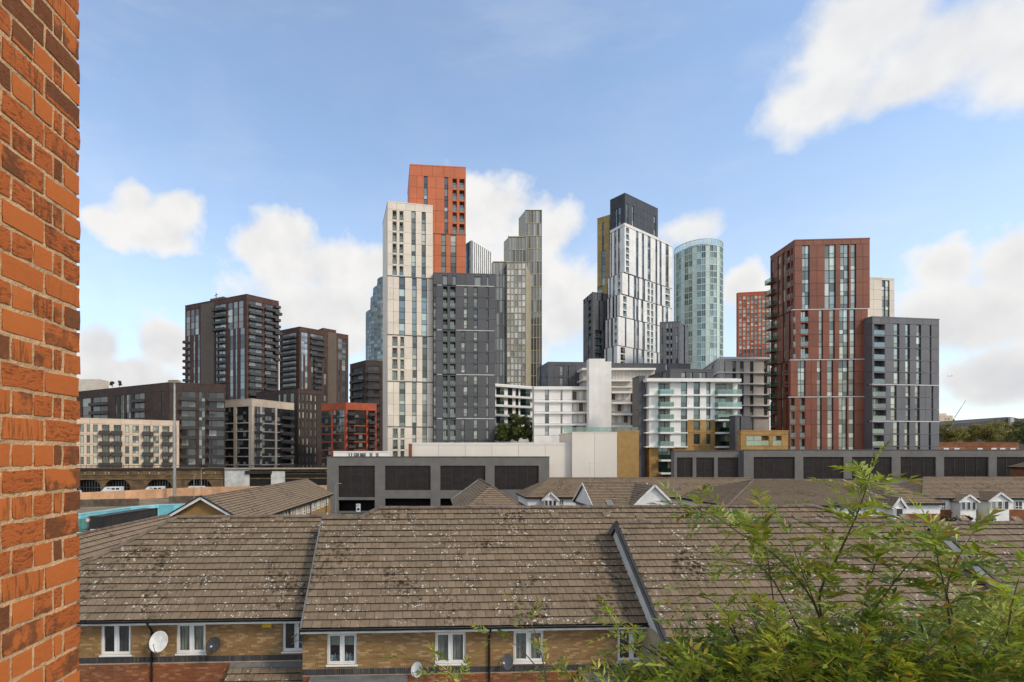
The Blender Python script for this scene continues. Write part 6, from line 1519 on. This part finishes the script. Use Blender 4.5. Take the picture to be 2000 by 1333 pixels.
def estate_house(label, A, ang, L, W, ze, zr, hips=(True, True), wall=None, band=1.3, group='pale estate houses'):
    """A: front-left eave corner (x, y); ridge runs along the length L; depth W"""
    e = Vector((math.cos(ang), math.sin(ang))); d = Vector((-e.y, e.x)); A = Vector(A)
    root = thing('estate_house', label, 'house', (*(A + e * L / 2 + d * W / 2), 0), 0, group)
    def q(u, w, z): p = A + e * u + d * w; return Vector((p.x, p.y, z))
    o = .35
    core = [tuple(q(o, o, 0).xy), tuple(q(L - o, o, 0).xy), tuple(q(L - o, W - o, 0).xy), tuple(q(o, W - o, 0).xy)]
    MB().prism(core, 0, ze - band).build('brick_wall', m_redwall, root)
    rw = MB().prism(core, ze - band + .002, ze - .02).build('wall', wall or m_wwall, root)
    rp = MB(); rp.prism([tuple(q(0, 0, 0).xy), tuple(q(L, 0, 0).xy), tuple(q(L, W, 0).xy), tuple(q(0, W, 0).xy)], ze - .2, ze - .03); roof = rp.build('roof', m_gutter, root)
    h0, h1 = (W / 2 if hips[0] else 0), (W / 2 if hips[1] else 0); r0, r1 = q(h0, W / 2, zr), q(L - h1, W / 2, zr)
    a, b, c, f = q(0, 0, ze), q(L, 0, ze), q(L, W, ze), q(0, W, ze)
    plane(roof, [a, b, r1, r0]); plane(roof, [c, f, r0, r1])
    if hips[0]: plane(roof, [f, a, r0]); ridge_line(roof, a + Vector((0, 0, .05)), r0 + Vector((0, 0, .05)), .11, .5, objects=False)
    else:
        g_ = MB(); g_.poly([q(.25, W - .3, ze), q(.25, .3, ze), q(.25, W / 2, zr - .2)]); g_.build('gable_wall', wall or m_wwall, root)
        for s_ in (a, f): v = MB(); v.bar(s_ + Vector((0, 0, -.05)), r0 + Vector((0, 0, -.05)), .08, .25); v.build('barge_board', m_fascia, root)
    if hips[1]: plane(roof, [b, c, r1]); ridge_line(roof, b + Vector((0, 0, .05)), r1 + Vector((0, 0, .05)), .11, .5, objects=False)
    else:
        g_ = MB(); g_.poly([q(L - .25, .3, ze), q(L - .25, W - .3, ze), q(L - .25, W / 2, zr - .2)]); g_.build('gable_wall', wall or m_wwall, root)
        for s_ in (b, c): v = MB(); v.bar(s_ + Vector((0, 0, -.05)), r1 + Vector((0, 0, -.05)), .08, .25); v.build('barge_board', m_fascia, root)
    if (r1 - r0).length > .3: ridge_line(roof, r0 + Vector((0, 0, .05)), r1 + Vector((0, 0, .05)), .11, .5, objects=False)
    fc = Face(q(o, o, 0).xy, q(L - o, o, 0).xy); return root, fc, roof
def bay(root, fc, x0, x1, yb, yeave, yapex, proj=1.1, nw=3, ybase=None):
    """white boarded bay with a little gable roof"""
    u0, u1 = fc.u(x0), fc.u(x1); z1 = fc.z(x0, yeave); z0 = fc.z(x0, yb); zr = fc.z(x0, yapex); w = u1 - u0
    f2 = Face(fc.pt(u0, -proj).xy, fc.pt(u1, -proj).xy)
    m = MB(); m.prism([tuple(fc.pt(u0, -proj).xy), tuple(fc.pt(u1, -proj).xy), tuple(fc.pt(u1, .1).xy), tuple(fc.pt(u0, .1).xy)], z0, z1); m.build('bay', m_wwall, root)
    m = MB(); a, b, c = fc.pt(u0 - .1, -proj, z1), fc.pt(u1 + .1, -proj, z1), fc.pt((u0 + u1) / 2, -proj, zr - .1); m.poly([a, b, c]); bk = (fc.inw * (proj + 1.5)).to_3d(); m.poly([a + bk, c + bk, b + bk]); m.build('bay_gable', m_wwall, root)
    for (p, s_) in ((fc.pt(u0 - .35, -proj - .2, z1 - .2), -1), (fc.pt(u1 + .35, -proj - .2, z1 - .2), 1)):
        t = fc.pt((u0 + u1) / 2, -proj - .2, zr); q = MB(); q.poly([p, t, t + bk * 1.1, p + bk * 1.1]); q.poly([p + Vector((0, 0, .09)), p + bk * 1.1 + Vector((0, 0, .09)), t + bk * 1.1 + Vector((0, 0, .09)), t + Vector((0, 0, .09))]); q.build('bay_roof', m_tile, root)
        q = MB(); q.bar(p + Vector((0, 0, -.04)), t + Vector((0, 0, -.04)), .06, .24); q.build('barge_board', m_fascia, root)
    for k in range(nw):
        a_ = (k + .12) / nw; c_ = (k + .88) / nw; h = z1 - z0; mm = mk_window(w * (c_ - a_), min(1.15, h * .6), .16, ())[0]
        o = place('window', mm.mesh('window', [m_upvc, g_grey]), root, f2.pt(w * a_, -.17, z1 - .15 - min(1.15, h * .6))); o.rotation_euler.z = f2.rot
# gabled terrace at the left, ridge running away from us
def gable_row():
    ze, zr, hw = 5.5, 7.6, 3.7; A, B = Vector((-19.0, 41.5)), Vector((-18.2, 73)); d = (B - A).normalized(); s = Vector((d.y, -d.x))
    root = thing('gabled_house', 'gabled yellow brick row with a white barge board behind the left house', 'house', (*A, 0), 0, None)
    def q(t, w, z): p = A + d * t + s * w; return Vector((p.x, p.y, z))
    L = (B - A).length; o = .35
    MB().prism([tuple(q(.3, -hw + o, 0).xy), tuple(q(.3, hw - o, 0).xy), tuple(q(L - .3, hw - o, 0).xy), tuple(q(L - .3, -hw + o, 0).xy)], 0, ze - .02).build('wall', m_yelwall, root)
    rp = MB(); rp.prism([tuple(q(0, -hw, 0).xy), tuple(q(0, hw, 0).xy), tuple(q(L, hw, 0).xy), tuple(q(L, -hw, 0).xy)], ze - .18, ze - .03); roof = rp.build('roof', m_gutter, root)
    plane(roof, [q(0, hw, ze), q(L, hw, ze), q(L, 0, zr), q(0, 0, zr)]); plane(roof, [q(L, -hw, ze), q(0, -hw, ze), q(0, 0, zr), q(L, 0, zr)])
    g_ = MB(); g_.poly([q(.3, -hw + .2, ze - .05), q(.3, hw - .2, ze - .05), q(.3, 0, zr - .12)]); g_.poly([q(L - .3, hw - .2, ze), q(L - .3, -hw + .2, ze), q(L - .3, 0, zr - .12)]); g_.build('gable_wall', m_yelwall, root)
    for w in (-hw, hw):
        v = MB(); v.bar(q(-.06, w, ze - .06), q(-.06, 0, zr - .04), .06, .22); v.build('barge_board', m_fascia, root); v = MB(); v.bar(q(-.04, w, ze + .10), q(-.04, 0, zr + .12), .16, .1); v.build('verge_strip', m_black, root)
    ridge_line(roof, q(0, 0, zr + .05), q(L, 0, zr + .05), .11, .5, objects=False)
    fc = Face(q(.3, hw - o, 0).xy, q(L - .3, hw - o, 0).xy); n = 13
    for k in range(n):
        u = 1.0 + k * (fc.L - 2) / n; mm = mk_window(1.5, 1.15, .16, ('m',))[0]; ob_ = place('window', mm.mesh('window', [m_upvc, g_pale]), root, fc.pt(u, -.17, ze - 1.35)); ob_.rotation_euler.z = fc.rot
    for k in range(4):
        u = 4 + k * 8; p = MB(); p.tube([fc.pt(u, -.1, ze - .2), fc.pt(u, -.1, 0)], .05, 6); p.build('downpipe', m_gutter, root)
    # two white-gabled porches
    for (t, w) in ((14, 1), (21, 1)):
        c = MB(); a, b_, k = fc.pt(t, -1.6, 3.0), fc.pt(t + 2.6, -1.6, 3.0), fc.pt(t + 1.3, -1.6, 3.9); bk = (fc.inw * 1.6).to_3d()
        c.poly([a, b_, k]); c.build('porch_gable', m_wwall, root); c = MB(); c.poly([a, k, k + bk, a + bk]); c.poly([k, b_, b_ + bk, k + bk]); c.build('porch_roof', m_tile, root); c = MB(); c.prism([tuple(fc.pt(t + .1, -1.5).xy), tuple(fc.pt(t + 2.5, -1.5).xy), tuple(fc.pt(t + 2.5, .05).xy), tuple(fc.pt(t + .1, .05).xy)], 0, 3.0); c.build('porch_wall', m_yelwall, root)
    return root
gable_row()
# low tiled house behind the left hip, ridge running away from us
estate_house('low tiled roof sloping behind the left house hip, beside the brick pier', (-14.4, 19.0), math.radians(90), 18.4, 7.0, 4.55, 7.0, (False, True))
# hipped house straight ahead: built with its length along the view
r_, f_, rf_ = estate_house('hipped tiled roof rising just behind the middle house ridge', (9.85, 51.2), math.radians(90), 18, 7.7, 5.0, 7.8, (True, False), None, 1.3)
# back row
r_, fE, rf_ = estate_house('long hipped estate roof at the back with a white bay under its left end', (13.0, 73.6), 0, 39.5, 9.0, 4.96, 7.56, (True, True))
bay(r_, fE, 1060, 1084, 995, 974, 961, 1.0, 3)
for (a, c) in ((1093, 1101), (1300, 1310), (1345, 1352)): win_on(r_, fE, a, c, 976, 990)
# cross wing with a white gable facing the terrace
r_, fD, rf_ = estate_house('low estate roof with a rooflight left of the white gable', (18.3, 59.3), 0, 8.0, 9.0, 4.96, 7.56, (False, False))
R = Roof3((18.3, 59.3, 4.96), (26.3, 59.3, 4.96), (18.3, 63.8, 7.56)); u_, v_ = R.uv(1190, 984); m = MB(); m.box(-.35, .35, -.45, .45, .02, .12); m.box(-.28, .28, -.38, .38, .12, .13, 1); o = m.build('rooflight', [m_metal, g_pale], rf_, local=True); o.rotation_euler = R.R.to_euler(); o.location = R.pt(u_, v_, .03) - wloc(rf_)
def white_gable():
    root = thing('gabled_house', 'white boarded gable end facing the terrace', 'house', (25, 58.5, 0)); hw, ze, zr = 2.75, 4.9, 7.58; y0, y1 = 58.3, 64.0
    MB().prism([(25 - hw + .3, y0 + .2), (25 + hw - .3, y0 + .2), (25 + hw - .3, y1), (25 - hw + .3, y1)], 0, ze - .02).build('wall', m_wwall, root)
    g_ = MB(); g_.poly([(25 - hw + .1, y0 + .2, ze - .05), (25 + hw - .1, y0 + .2, ze - .05), (25, y0 + .2, zr - .15)]); g_.build('gable_wall', m_wwall, root)
    rp = MB(); rp.box(25 - hw, 25 + hw, y0 + .3, y1, ze - .15, ze - .03); roof = rp.build('roof', m_gutter, root)
    plane(roof, [(25 + hw, y0, ze), (25 + hw, y1, ze), (25, y1, zr), (25, y0, zr)]); plane(roof, [(25 - hw, y1, ze), (25 - hw, y0, ze), (25, y0, zr), (25, y1, zr)])
    for s_ in (-1, 1): v = MB(); v.bar((25 + s_ * hw, y0 - .03, ze - .02), (25, y0 - .03, zr + .0), .08, .24); v.build('barge_board', m_fascia, root)
white_gable()
# big hip and its neighbour
r_, fF, rf_ = estate_house('broad hipped estate roof right of centre behind the shrub tip', (35.0, 61.4), 0, 20.6, 17.0, 4.96, 7.70, (True, False))
for (a, c) in ((1610, 1624), (1664, 1674), (1706, 1711)): win_on(r_, fF, a, c, 994, 1012)
bay(r_, fF, 1733, 1752, 1017, 989, 971, .9, 1)
r_, fG, rf_ = estate_house('hipped estate house with white upper wall left of the twin bays', (64.0, 64.2), math.radians(90), 15, 8, 4.96, 7.56, (True, True))
# right hand row with two bays
r_, fR, rf_ = estate_house('long estate row at right with two white gabled bays', (68.0, 71.5), 0, 34, 9, 5.0, 7.76, (True, True), None, 1.6)
bay(r_, fR, 1858.5, 1889, 1019, 977, 965.5, 1.2, 3); bay(r_, fR, 1909, 1946, 1018, 975, 961, 1.6, 3)
for (a, c) in ((1838, 1846), (1855, 1859), (1889, 1894), (1941, 1946), (1981, 1996)): win_on(r_, fR, a, c, 979, 995)
r_, fX, rf_ = estate_house('taller house corner with a hipped roof at the right edge', (103.8, 85.0), 0, 14, 8.0, 8.9, 11.2, (True, True), m_redwall, 1.0)
# garden lamp between the bays
p = gp(1910, 1020, .3); s = thing('garden_lamp', 'garden lamp with a pale yellow globe in front of the twin bays', 'lamp post', (*p, 0)); zz_ = gz(994, p[1])
m = MB(); m.tube([(0, 0, 0), (0, 0, zz_ - .25)], .06, 8); m.build('post', m_black, s, local=True); m = MB(); m.lathe([(0, zz_ - .34), (.2, zz_ - .25), (.34, zz_), (.26, zz_ + .26), (0, zz_ + .36)], (0, 0, 0), 14); m.build('globe', plain('yellowed_globe', (.62, .47, .20), .4, .05, 2, 0), s, True, local=True)
# roof aerial on the back row
yagi(Vector((gx(1152, 72), 72, gz(905, 72))), (1, .15, 0), 'television aerial standing on the back estate roof before the cream wall', 1.6, [Vector((gx(1152, 72), 72, 5.2)), Vector((gx(1152, 72), 72, gz(903, 72)))], 8, el=.35)
# ================================================================ trees
m_bark = plain('grey_brown_bark', (.10, .075, .05), .9, .2, 4, .1, .5, 30)
def leaf_cloud(mb, c, r, n, size, rg):
    for _ in range(n):
        while True:
            p = Vector((rg.uniform(-1, 1), rg.uniform(-1, 1), rg.uniform(-1, 1)))
            if .25 < p.length < 1: break
        p = p * (p.length ** -.35); p = c + Vector((p.x * r[0], p.y * r[1], p.z * r[2]))
        a = Vector((rg.uniform(-1, 1), rg.uniform(-1, 1), rg.uniform(-.6, .6))).normalized(); b = a.cross(Vector((rg.uniform(-1, 1), rg.uniform(-1, 1), rg.uniform(-1, 1)))).normalized(); s = size * rg.uniform(.6, 1.3)
        mb.poly([p - a * s, p - b * s * .5, p + a * s, p + b * s * .5])
def crown_tree(label, x, Z, ybase, ytop, wpx, seed, mat, clumps=26, n=130, leaf=.28, base=0.0, group='trees beyond the car park', name='tree'):
    rg = random.Random(seed); X = gx(x, Z); zt = gz(ytop, Z); zb = gz(ybase, Z); rw = wpx / F * Z / 2; root = thing(name, label, 'tree', (X, Z, base), 0, group)
    tr = MB(); tr.tube([(X, Z, base), (X + .2, Z, (base + zb) / 2), (X, Z, zb + (zt - zb) * .6)], [.05 + .05 * rw, .04 + .035 * rw, .03 + .012 * rw], 8)
    crown = MB(); cz = (zt + zb) / 2; hz = (zt - zb) / 2
    for k in range(clumps):
        while True:
            p = Vector((rg.uniform(-1, 1), rg.uniform(-1, 1), rg.uniform(-1, 1)))
            if p.length < 1: break
        c = Vector((X + p.x * rw * .8, Z + p.y * rw * .8, cz + p.z * hz * .78)); rr = rw * rg.uniform(.18, .36)
        leaf_cloud(crown, c, (rr, rr, rr * .75), n, leaf, rg); tr.tube([(X, Z, zb + (zt - zb) * .2), tuple((Vector((X, Z, cz)) + c) / 2 - Vector((0, 0, .4))), tuple(c)], [.02 + .015 * rw, .015 + .008 * rw, .01], 5)
    tr.build('trunk', m_bark, root); crown.build('crown', mat, root)
    return root
l_olive = mat_leaf('olive_autumn_leaf', [(.16, .165, .034), (.22, .185, .042), (.26, .19, .05)]); l_green = mat_leaf('mid_green_leaf', [(.075, .105, .025), (.12, .14, .035), (.15, .14, .04)])
crown_tree('olive green tree directly right of the grey tower', 1858, 168, 872, 820, 56, 1, l_olive); crown_tree('olive green tree, second right of the grey tower', 1898, 176, 870, 822, 52, 2, l_olive); crown_tree('broad olive tree under the dark hangar roof', 1930, 172, 872, 819, 62, 3, l_olive); crown_tree('olive tree before the dark hangar roof, right', 1968, 178, 872, 824, 56, 4, l_olive)
crown_tree('taller dark green tree cut by the right edge above the car park', 2004, 150, 878, 818, 60, 5, l_green)
for (x, w, yt, s_, lb) in ((983, 46, 822, 11, 'leafy tree on the podium left of the white block, nearest the slate tower'), (1011, 54, 804, 12, 'tallest leafy tree on the podium before the white balcony block'), (1036, 34, 816, 13, 'small leafy tree against the white block corner')): crown_tree(lb, x, 141, 868, yt, w, s_, l_green, 34, 110, .34, 0, 'trees on the podium')
crown_tree('small round tree on the dark block roof, left', 219, 213, 755, 743, 14, 21, l_green, 8, 60, .3, gz(757, 213), 'rooftop trees'); crown_tree('small round tree on the dark block roof, right', 232.5, 212, 755, 744, 13, 22, l_green, 8, 60, .3, gz(757, 212), 'rooftop trees')
l_rust = mat_leaf('reddish_shrub_leaf', [(.07, .06, .02), (.11, .05, .02), (.05, .08, .025)])
for (x, w, yt, s_, mt, lb) in ((1850, 34, 997, 31, l_rust, 'reddish garden shrub below the twin bays'), (1887, 22, 1003, 32, l_rust, 'small garden shrub between the bays'), (1928, 30, 1006, 33, l_green, 'low green garden shrub right of the globe lamp')): crown_tree(lb, x, 66, 1030, yt, w, s_, mt, 12, 80, .1, 0, 'garden shrubs', 'shrub')
# ---------------------------------------------------------------- the leafy tree in the foreground
def foreground_tree():
    rg = random.Random(5); ZT = 4.4
    root = thing('ash_tree', 'leafy green tree with feathery leaves filling the lower right foreground', 'tree', (gx(1640, ZT), ZT + .3, 0))
    l_a = mat_leaf('feathery_green_leaf', [(.095, .155, .013), (.24, .275, .026), (.36, .27, .045)])
    wood = MB(); base = Vector((gx(1640, ZT), ZT + .3, 0)); hub = Vector((gx(1640, ZT), ZT + .3, 7.9))
    wood.tube([base, base + Vector((.08, 0, 3)), base + Vector((-.05, .05, 6)), hub], [.13, .115, .09, .065], 10)
    # a pinnate leaf: curved midrib with paired lance-shaped leaflets
    def leaf_mb(k):
        r = random.Random(100 + k); m = MB(); L = r.uniform(.20, .34); n = r.randint(4, 6); dr = r.uniform(.25, .8)
        def rib(t): return Vector((L * t, 0, -dr * L * t * t * .55))
        def blade(p, d, side, ln):
            d = d.normalized(); up = Vector((0, 0, 1)); s = d.cross(up).normalized(); w = ln * r.uniform(.12, .17); tip = p + d * ln + Vector((0, 0, -ln * r.uniform(.05, .35))); mid = p + d * ln * .45 + Vector((0, 0, -ln * .05))
            i = len(m.v); m.v += [tuple(p), tuple(mid + s * w + Vector((0, 0, w * .35))), tuple(tip), tuple(mid - s * w + Vector((0, 0, w * .35))), tuple(mid)]
            m.f += [(i, i + 4, i + 1), (i + 1, i + 4, i + 2), (i, i + 3, i + 4), (i + 4, i + 3, i + 2)]; m.m += [0] * 4
        for j in range(n):
            t = .22 + .72 * j / (n - 1); ln = r.uniform(.10, .155) * (1 - .25 * abs(t - .5))
            for s in (-1, 1): a = s * math.radians(r.uniform(38, 62)); blade(rib(t), Vector((math.cos(a), math.sin(a), r.uniform(-.15, .25))), s, ln)
        blade(rib(.97), Vector((1, 0, -.3)), 0, .11)
        for a, b in ((0, .5), (.5, 1)):
            p, q = rib(a), rib(b); i = len(m.v); o = .0025; m.v += [tuple(p + Vector((0, -o, 0))), tuple(p + Vector((0, o, 0))), tuple(q + Vector((0, o, 0))), tuple(q + Vector((0, -o, 0)))]; m.f.append((i, i + 1, i + 2, i + 3)); m.m.append(0)
        return m
    LV = [leaf_mb(k) for k in range(10)]; recs = []
    def put(p, d, sc=1.0):
        d = Vector(d).normalized(); q = d.to_track_quat('X', 'Z'); roll = Matrix.Rotation(rg.uniform(-.7, .7), 4, 'X'); recs.append((rg.randrange(10), Matrix.Translation(p) @ q.to_matrix().to_4x4() @ roll @ Matrix.Scale(sc * rg.uniform(.8, 1.2), 4)))
    def W(x, y, Z): return P(x, y, Z)
    def twig(pts, r0, leafy=(.35, 1.0), step=.05, sc=1.0, prob=1.0):
        """smooth twig through points, leaves spiral out of its outer part"""
        path = []
        for k in range(len(pts) - 1):
            for j in range(5):
                t = j / 5; p0 = pts[max(k - 1, 0)]; p1, p2 = pts[k], pts[k + 1]; p3 = pts[min(k + 2, len(pts) - 1)]
                path.append(.5 * ((2 * p1) + (p2 - p0) * t + (2 * p0 - 5 * p1 + 4 * p2 - p3) * t * t + (3 * p1 - p0 - 3 * p2 + p3) * t ** 3))
        path.append(pts[-1]); n = len(path); wood.tube(path, [r0 * (1 - .85 * i / (n - 1)) + .0015 for i in range(n)], 5)
        tot = sum((path[i + 1] - path[i]).length for i in range(n - 1)); s = 0; nxt = tot * leafy[0]; ang = rg.uniform(0, 6)
        for i in range(n - 1):
            d = path[i + 1] - path[i]; ln = d.length
            while s + ln > nxt:
                if nxt > tot * leafy[1]: break
                if rg.random() < prob:
                    p = path[i] + d * ((nxt - s) / max(ln, 1e-6)); dn = d.normalized(); sd = dn.cross(Vector((0, 0, 1)));  sd = sd.normalized() if sd.length > .1 else Vector((1, 0, 0)); up = sd.cross(dn)
                    ang += 2.4; put(p, dn * rg.uniform(.35, .8) + sd * math.cos(ang) + up * math.sin(ang) * .7 + Vector((0, 0, .15)), sc)
                nxt += step * rg.uniform(.7, 1.3)
            s += ln
        put(path[-1], path[-1] - path[-2] + Vector((0, 0, .01)), sc)
    # leading shoots, in the places the photograph shows them
    Z = 4.2
    shoots = [([(1650, 1330, 4.5), (1600, 1180, 4.4), (1640, 1080, 4.3), (1672, 1010, 4.2), (1690, 960, 4.15), (1700, 925, 4.1)], .010, (.25, 1), .034), ([(1640, 1330, 4.5), (1590, 1180, 4.3), (1520, 1090, 4.2), (1450, 1045, 4.1), (1390, 1005, 4.05), (1335, 990, 4.0)], .009, (.42, 1), .034),
              ([(1880, 1330, 4.0), (1850, 1180, 3.9), (1862, 1110, 3.85), (1895, 1050, 3.8)], .008, (.4, 1), .045), ([(1860, 1200, 3.9), (1835, 1110, 3.8), (1825, 1050, 3.8)], .006, (.4, 1), .045), ([(1330, 1400, 4.4), (1260, 1300, 4.3), (1215, 1240, 4.3), (1198, 1214, 4.3)], .007, (.35, 1), .04),
              ([(1080, 1400, 3.9), (1062, 1300, 3.9), (1045, 1235, 3.9), (1022, 1198, 3.9)], .005, (.55, 1), .09), ([(1070, 1330, 3.9), (1010, 1262, 3.9), (958, 1240, 3.9)], .004, (.8, 1), .06), ([(930, 1420, 3.9), (880, 1320, 3.9), (830, 1292, 3.9), (785, 1288, 3.9)], .005, (.55, 1), .09), ([(910, 1400, 3.9), (905, 1330, 3.9), (880, 1300, 3.9)], .004, (.4, 1), .06),
              ([(1520, 1250, 4.4), (1505, 1130, 4.3), (1495, 1060, 4.3), (1490, 1005, 4.3)], .005, (.75, 1), .07), ([(1700, 1200, 4.2), (1760, 1120, 4.1), (1800, 1075, 4.1)], .006, (.4, 1), .045), ([(1960, 1300, 3.9), (1975, 1190, 3.9), (1990, 1130, 3.9)], .006, (.3, 1), .045), ([(1450, 1280, 4.4), (1420, 1200, 4.3), (1370, 1165, 4.3), (1320, 1175, 4.3)], .006, (.5, 1), .07),
              ([(1560, 1230, 4.3), (1500, 1120, 4.2), (1440, 1100, 4.2), (1405, 1095, 4.2)], .006, (.5, 1), .05), ([(1600, 1200, 4.3), (1560, 1100, 4.2), (1545, 1055, 4.2)], .005, (.4, 1), .045), ([(1690, 1150, 4.2), (1720, 1080, 4.2), (1735, 1060, 4.2)], .005, (.4, 1), .045), ([(1130, 1420, 4.1), (1120, 1330, 4.1), (1080, 1300, 4.1), (1050, 1310, 4.1)], .005, (.35, 1), .045)]
    for pts, r0, lf, st in shoots: twig([W(*p) for p in pts], r0, lf, st, .55 if pts[-1][0] < 1100 else (.72 if pts[-1][0] < 1450 else .95))
    # the body of the crown
    top = [(1030, 1420), (1110, 1405), (1165, 1372), (1230, 1315), (1300, 1290), (1360, 1250), (1430, 1195), (1520, 1180), (1600, 1150), (1680, 1140), (1760, 1160), (1840, 1150), (1920, 1175), (2000, 1160), (2100, 1160)]
    def ytop(x):
        for (a, b), (c, d) in zip(top[:-1], top[1:]):
            if a <= x <= c: return b + (d - b) * (x - a) / (c - a)
        return 1350
    for k in range(440):
        x = rg.uniform(1040, 2080); yt = ytop(x); y = yt + (1430 - yt) * (rg.random() ** .62); Zp = rg.uniform(3.7, 5.2)
        tip = W(x, y, Zp); root_p = hub.lerp(tip, .45) + Vector((0, 0, -.25)); side = Vector((rg.uniform(-.12, .12), rg.uniform(-.12, .12), rg.uniform(-.05, .1)))
        st = tip - (tip - root_p).normalized() * rg.uniform(.35, .6) + Vector((0, 0, -.08)) + side
        twig([st, st.lerp(tip, .55) + Vector((0, 0, .03)), tip], .0035, (.15, 1), .07, .85)
    for k in range(16):
        x = rg.uniform(1150, 2000); y = rg.uniform(1200, 1330); tip = W(x, y, rg.uniform(4, 5)); mid = hub.lerp(tip, .5) + Vector((0, 0, .15)); wood.tube([hub - Vector((0, 0, rg.uniform(0, 1.0))), mid, tip], [.04, .022, .006], 6)
    wood.build('trunk', m_bark, root)
    recs.sort(key=lambda r: -(1.0 / max(.1, r[1].translation.y) - (.5 if not (0 < (r[1].translation.x / r[1].translation.y * F + X0) < 2000 and Y0 + (H - r[1].translation.z) / r[1].translation.y * F < 1333) else 0)))
    mes = [m.mesh('leaf', l_a) for m in LV]; rest = MB(); bl = wloc(root)
    for i, (k, M_) in enumerate(recs):
        if i < 300:
            o = bpy.data.objects.new('leaf', mes[k]); COL.objects.link(o); o.parent = root; M2 = M_.copy(); M2.translation = M_.translation - bl; o.matrix_local = M2
        else: rest.add(LV[k], M_)
    rest.build('foliage', l_a, root, False, True)
    print('leaves', len(recs))
foreground_tree()
# ================================================================ far right: hangar roof, tan tower, crane, low brick range, aircraft
m_hang = plain('dark_hangar_roof', (.075, .068, .068), .8, .1, .05, 0)
r_ = thing('hangar', 'long dark hangar roof on the horizon behind the olive trees', 'building', (gx(1950, 420), 440, 0)); Z = 420
m = MB(); pr = [(1868, 843), (1890, 826), (1950, 820.5), (1964, 815), (1976, 815), (1990, 818), (2060, 816), (2060, 880), (1868, 880)]
m.poly([P(x, y, Z) for x, y in pr][::-1]); m.poly([P(x, y, Z) + Vector((0, 60, 0)) for x, y in pr])
for (a, b_) in zip(pr, pr[1:] + pr[:1]): p, q = P(*a, Z), P(*b_, Z); m.poly([p, q, q + Vector((0, 60, 0)), p + Vector((0, 60, 0))])
m.build('roof', m_hang, r_); m = MB(); m.box(gx(1971, 419), gx(1978, 419), 418, 419.9, 0, gz(816, 419)); m.build('vent_shaft', c_beigeg, r_)
b = Bld('apartment_tower', 'small sand tower block far behind the olive trees', 'tower', [(1826, 600), (1861, 603)], gz(812, 600), 20, .6, c_sand, 'distant towers'); b.grid(0, 812, 816, 1, [], 1835, c_sand, g_dark, 30); b.grid(0, 816, 900, 16, [(1845, 1848.5, 'n'), (1851, 1854.5, 'n')], 1835, c_sand, g_dark, 30, 4, sill=1, head=.8); m = MB(); m.box(gx(1836, 604), gx(1852, 604), 606, 616, gz(812, 600), gz(807, 600)); m.build('plant_room', c_sand, b.root); b.finish()
r_ = thing('crane', 'thin luffing crane jib leaning over the horizon', 'crane', (gx(1863, 640), 640, 0)); m = MB(); m.bar(P(1863, 900, 640), P(1863, 820, 640), 1.3); m.build('mast', m_metal, r_); m = MB(); a, c = P(1863, 818, 640), P(1886, 783, 640)
for o_ in (-.6, .6): m.bar(a + Vector((o_, 0, 0)), c, .25)
for k in range(14): m.bar(a.lerp(c, k / 14) + Vector((-.6 * (1 - k / 14), 0, 0)), a.lerp(c, (k + 1) / 14) + Vector((.6 * (1 - (k + 1) / 14), 0, 0)), .16)
m.build('jib', m_metal, r_); m = MB(); m.bar(P(1863, 820, 640), P(1858, 822, 640), 1.6); m.build('counterweight', m_black, r_)
b = Bld('brick_range', 'low red brick range with small white rooflights behind the right car park', 'building', [(1834, 128), (1990, 130)], gz(866, 128), 8, .3, m_redwall, None)
b.grid(0, 866, 872, 1, [], 1836, m_redwall, g_dark, 6); b.grid(0, 872, 980, 1, [], 1836, m_redwall, g_dark, 9)
for x in (1842, 1863, 1908, 1935, 1952, 1972):
    m = MB(); m.box(0, 1.3, -.1, .0, 0, .45); place('white_vent', m.mesh('white_vent', m_upvc), b.root, b.faces[0].pt(b.faces[0].u(x), -.05, gz(879, 128)))
b.finish()
def aircraft():
    Z = 3000; c = P(1856, 735, Z); root = thing('aircraft', 'tiny distant airliner low in the right sky', 'aircraft', c)
    m = MB(); m.tube([(-18, 0, 0), (-15, 0, .6), (-6, 0, 1), (12, 0, 1), (17, 0, .4), (19, 0, -.2)], [.3, 1.5, 2, 2, 1.3, .2], 10); m.build('fuselage', m_fascia, root, True, local=True)
    for s_ in (-1, 1): m = MB(); m.poly([(6, s_ * 1.5, 0), (-1, s_ * 1.5, 0), (-7, s_ * 17, 1.2), (-4.5, s_ * 17, 1.2)]); m.poly([(6, s_ * 1.5, -.5), (-1, s_ * 1.5, -.5), (-7, s_ * 17, .9), (-4.5, s_ * 17, .9)]); m.build('wing', m_fascia, root, local=True)
    m = MB(); m.poly([(-12, -.2, 1), (-17, -.2, 1), (-19, 0, 7), (-16.5, 0, 7)]); m.poly([(-12, .2, 1), (-17, .2, 1), (-19, .05, 7), (-16.5, .05, 7)]); m.build('tail_fin', m_fascia, root, local=True)
aircraft()
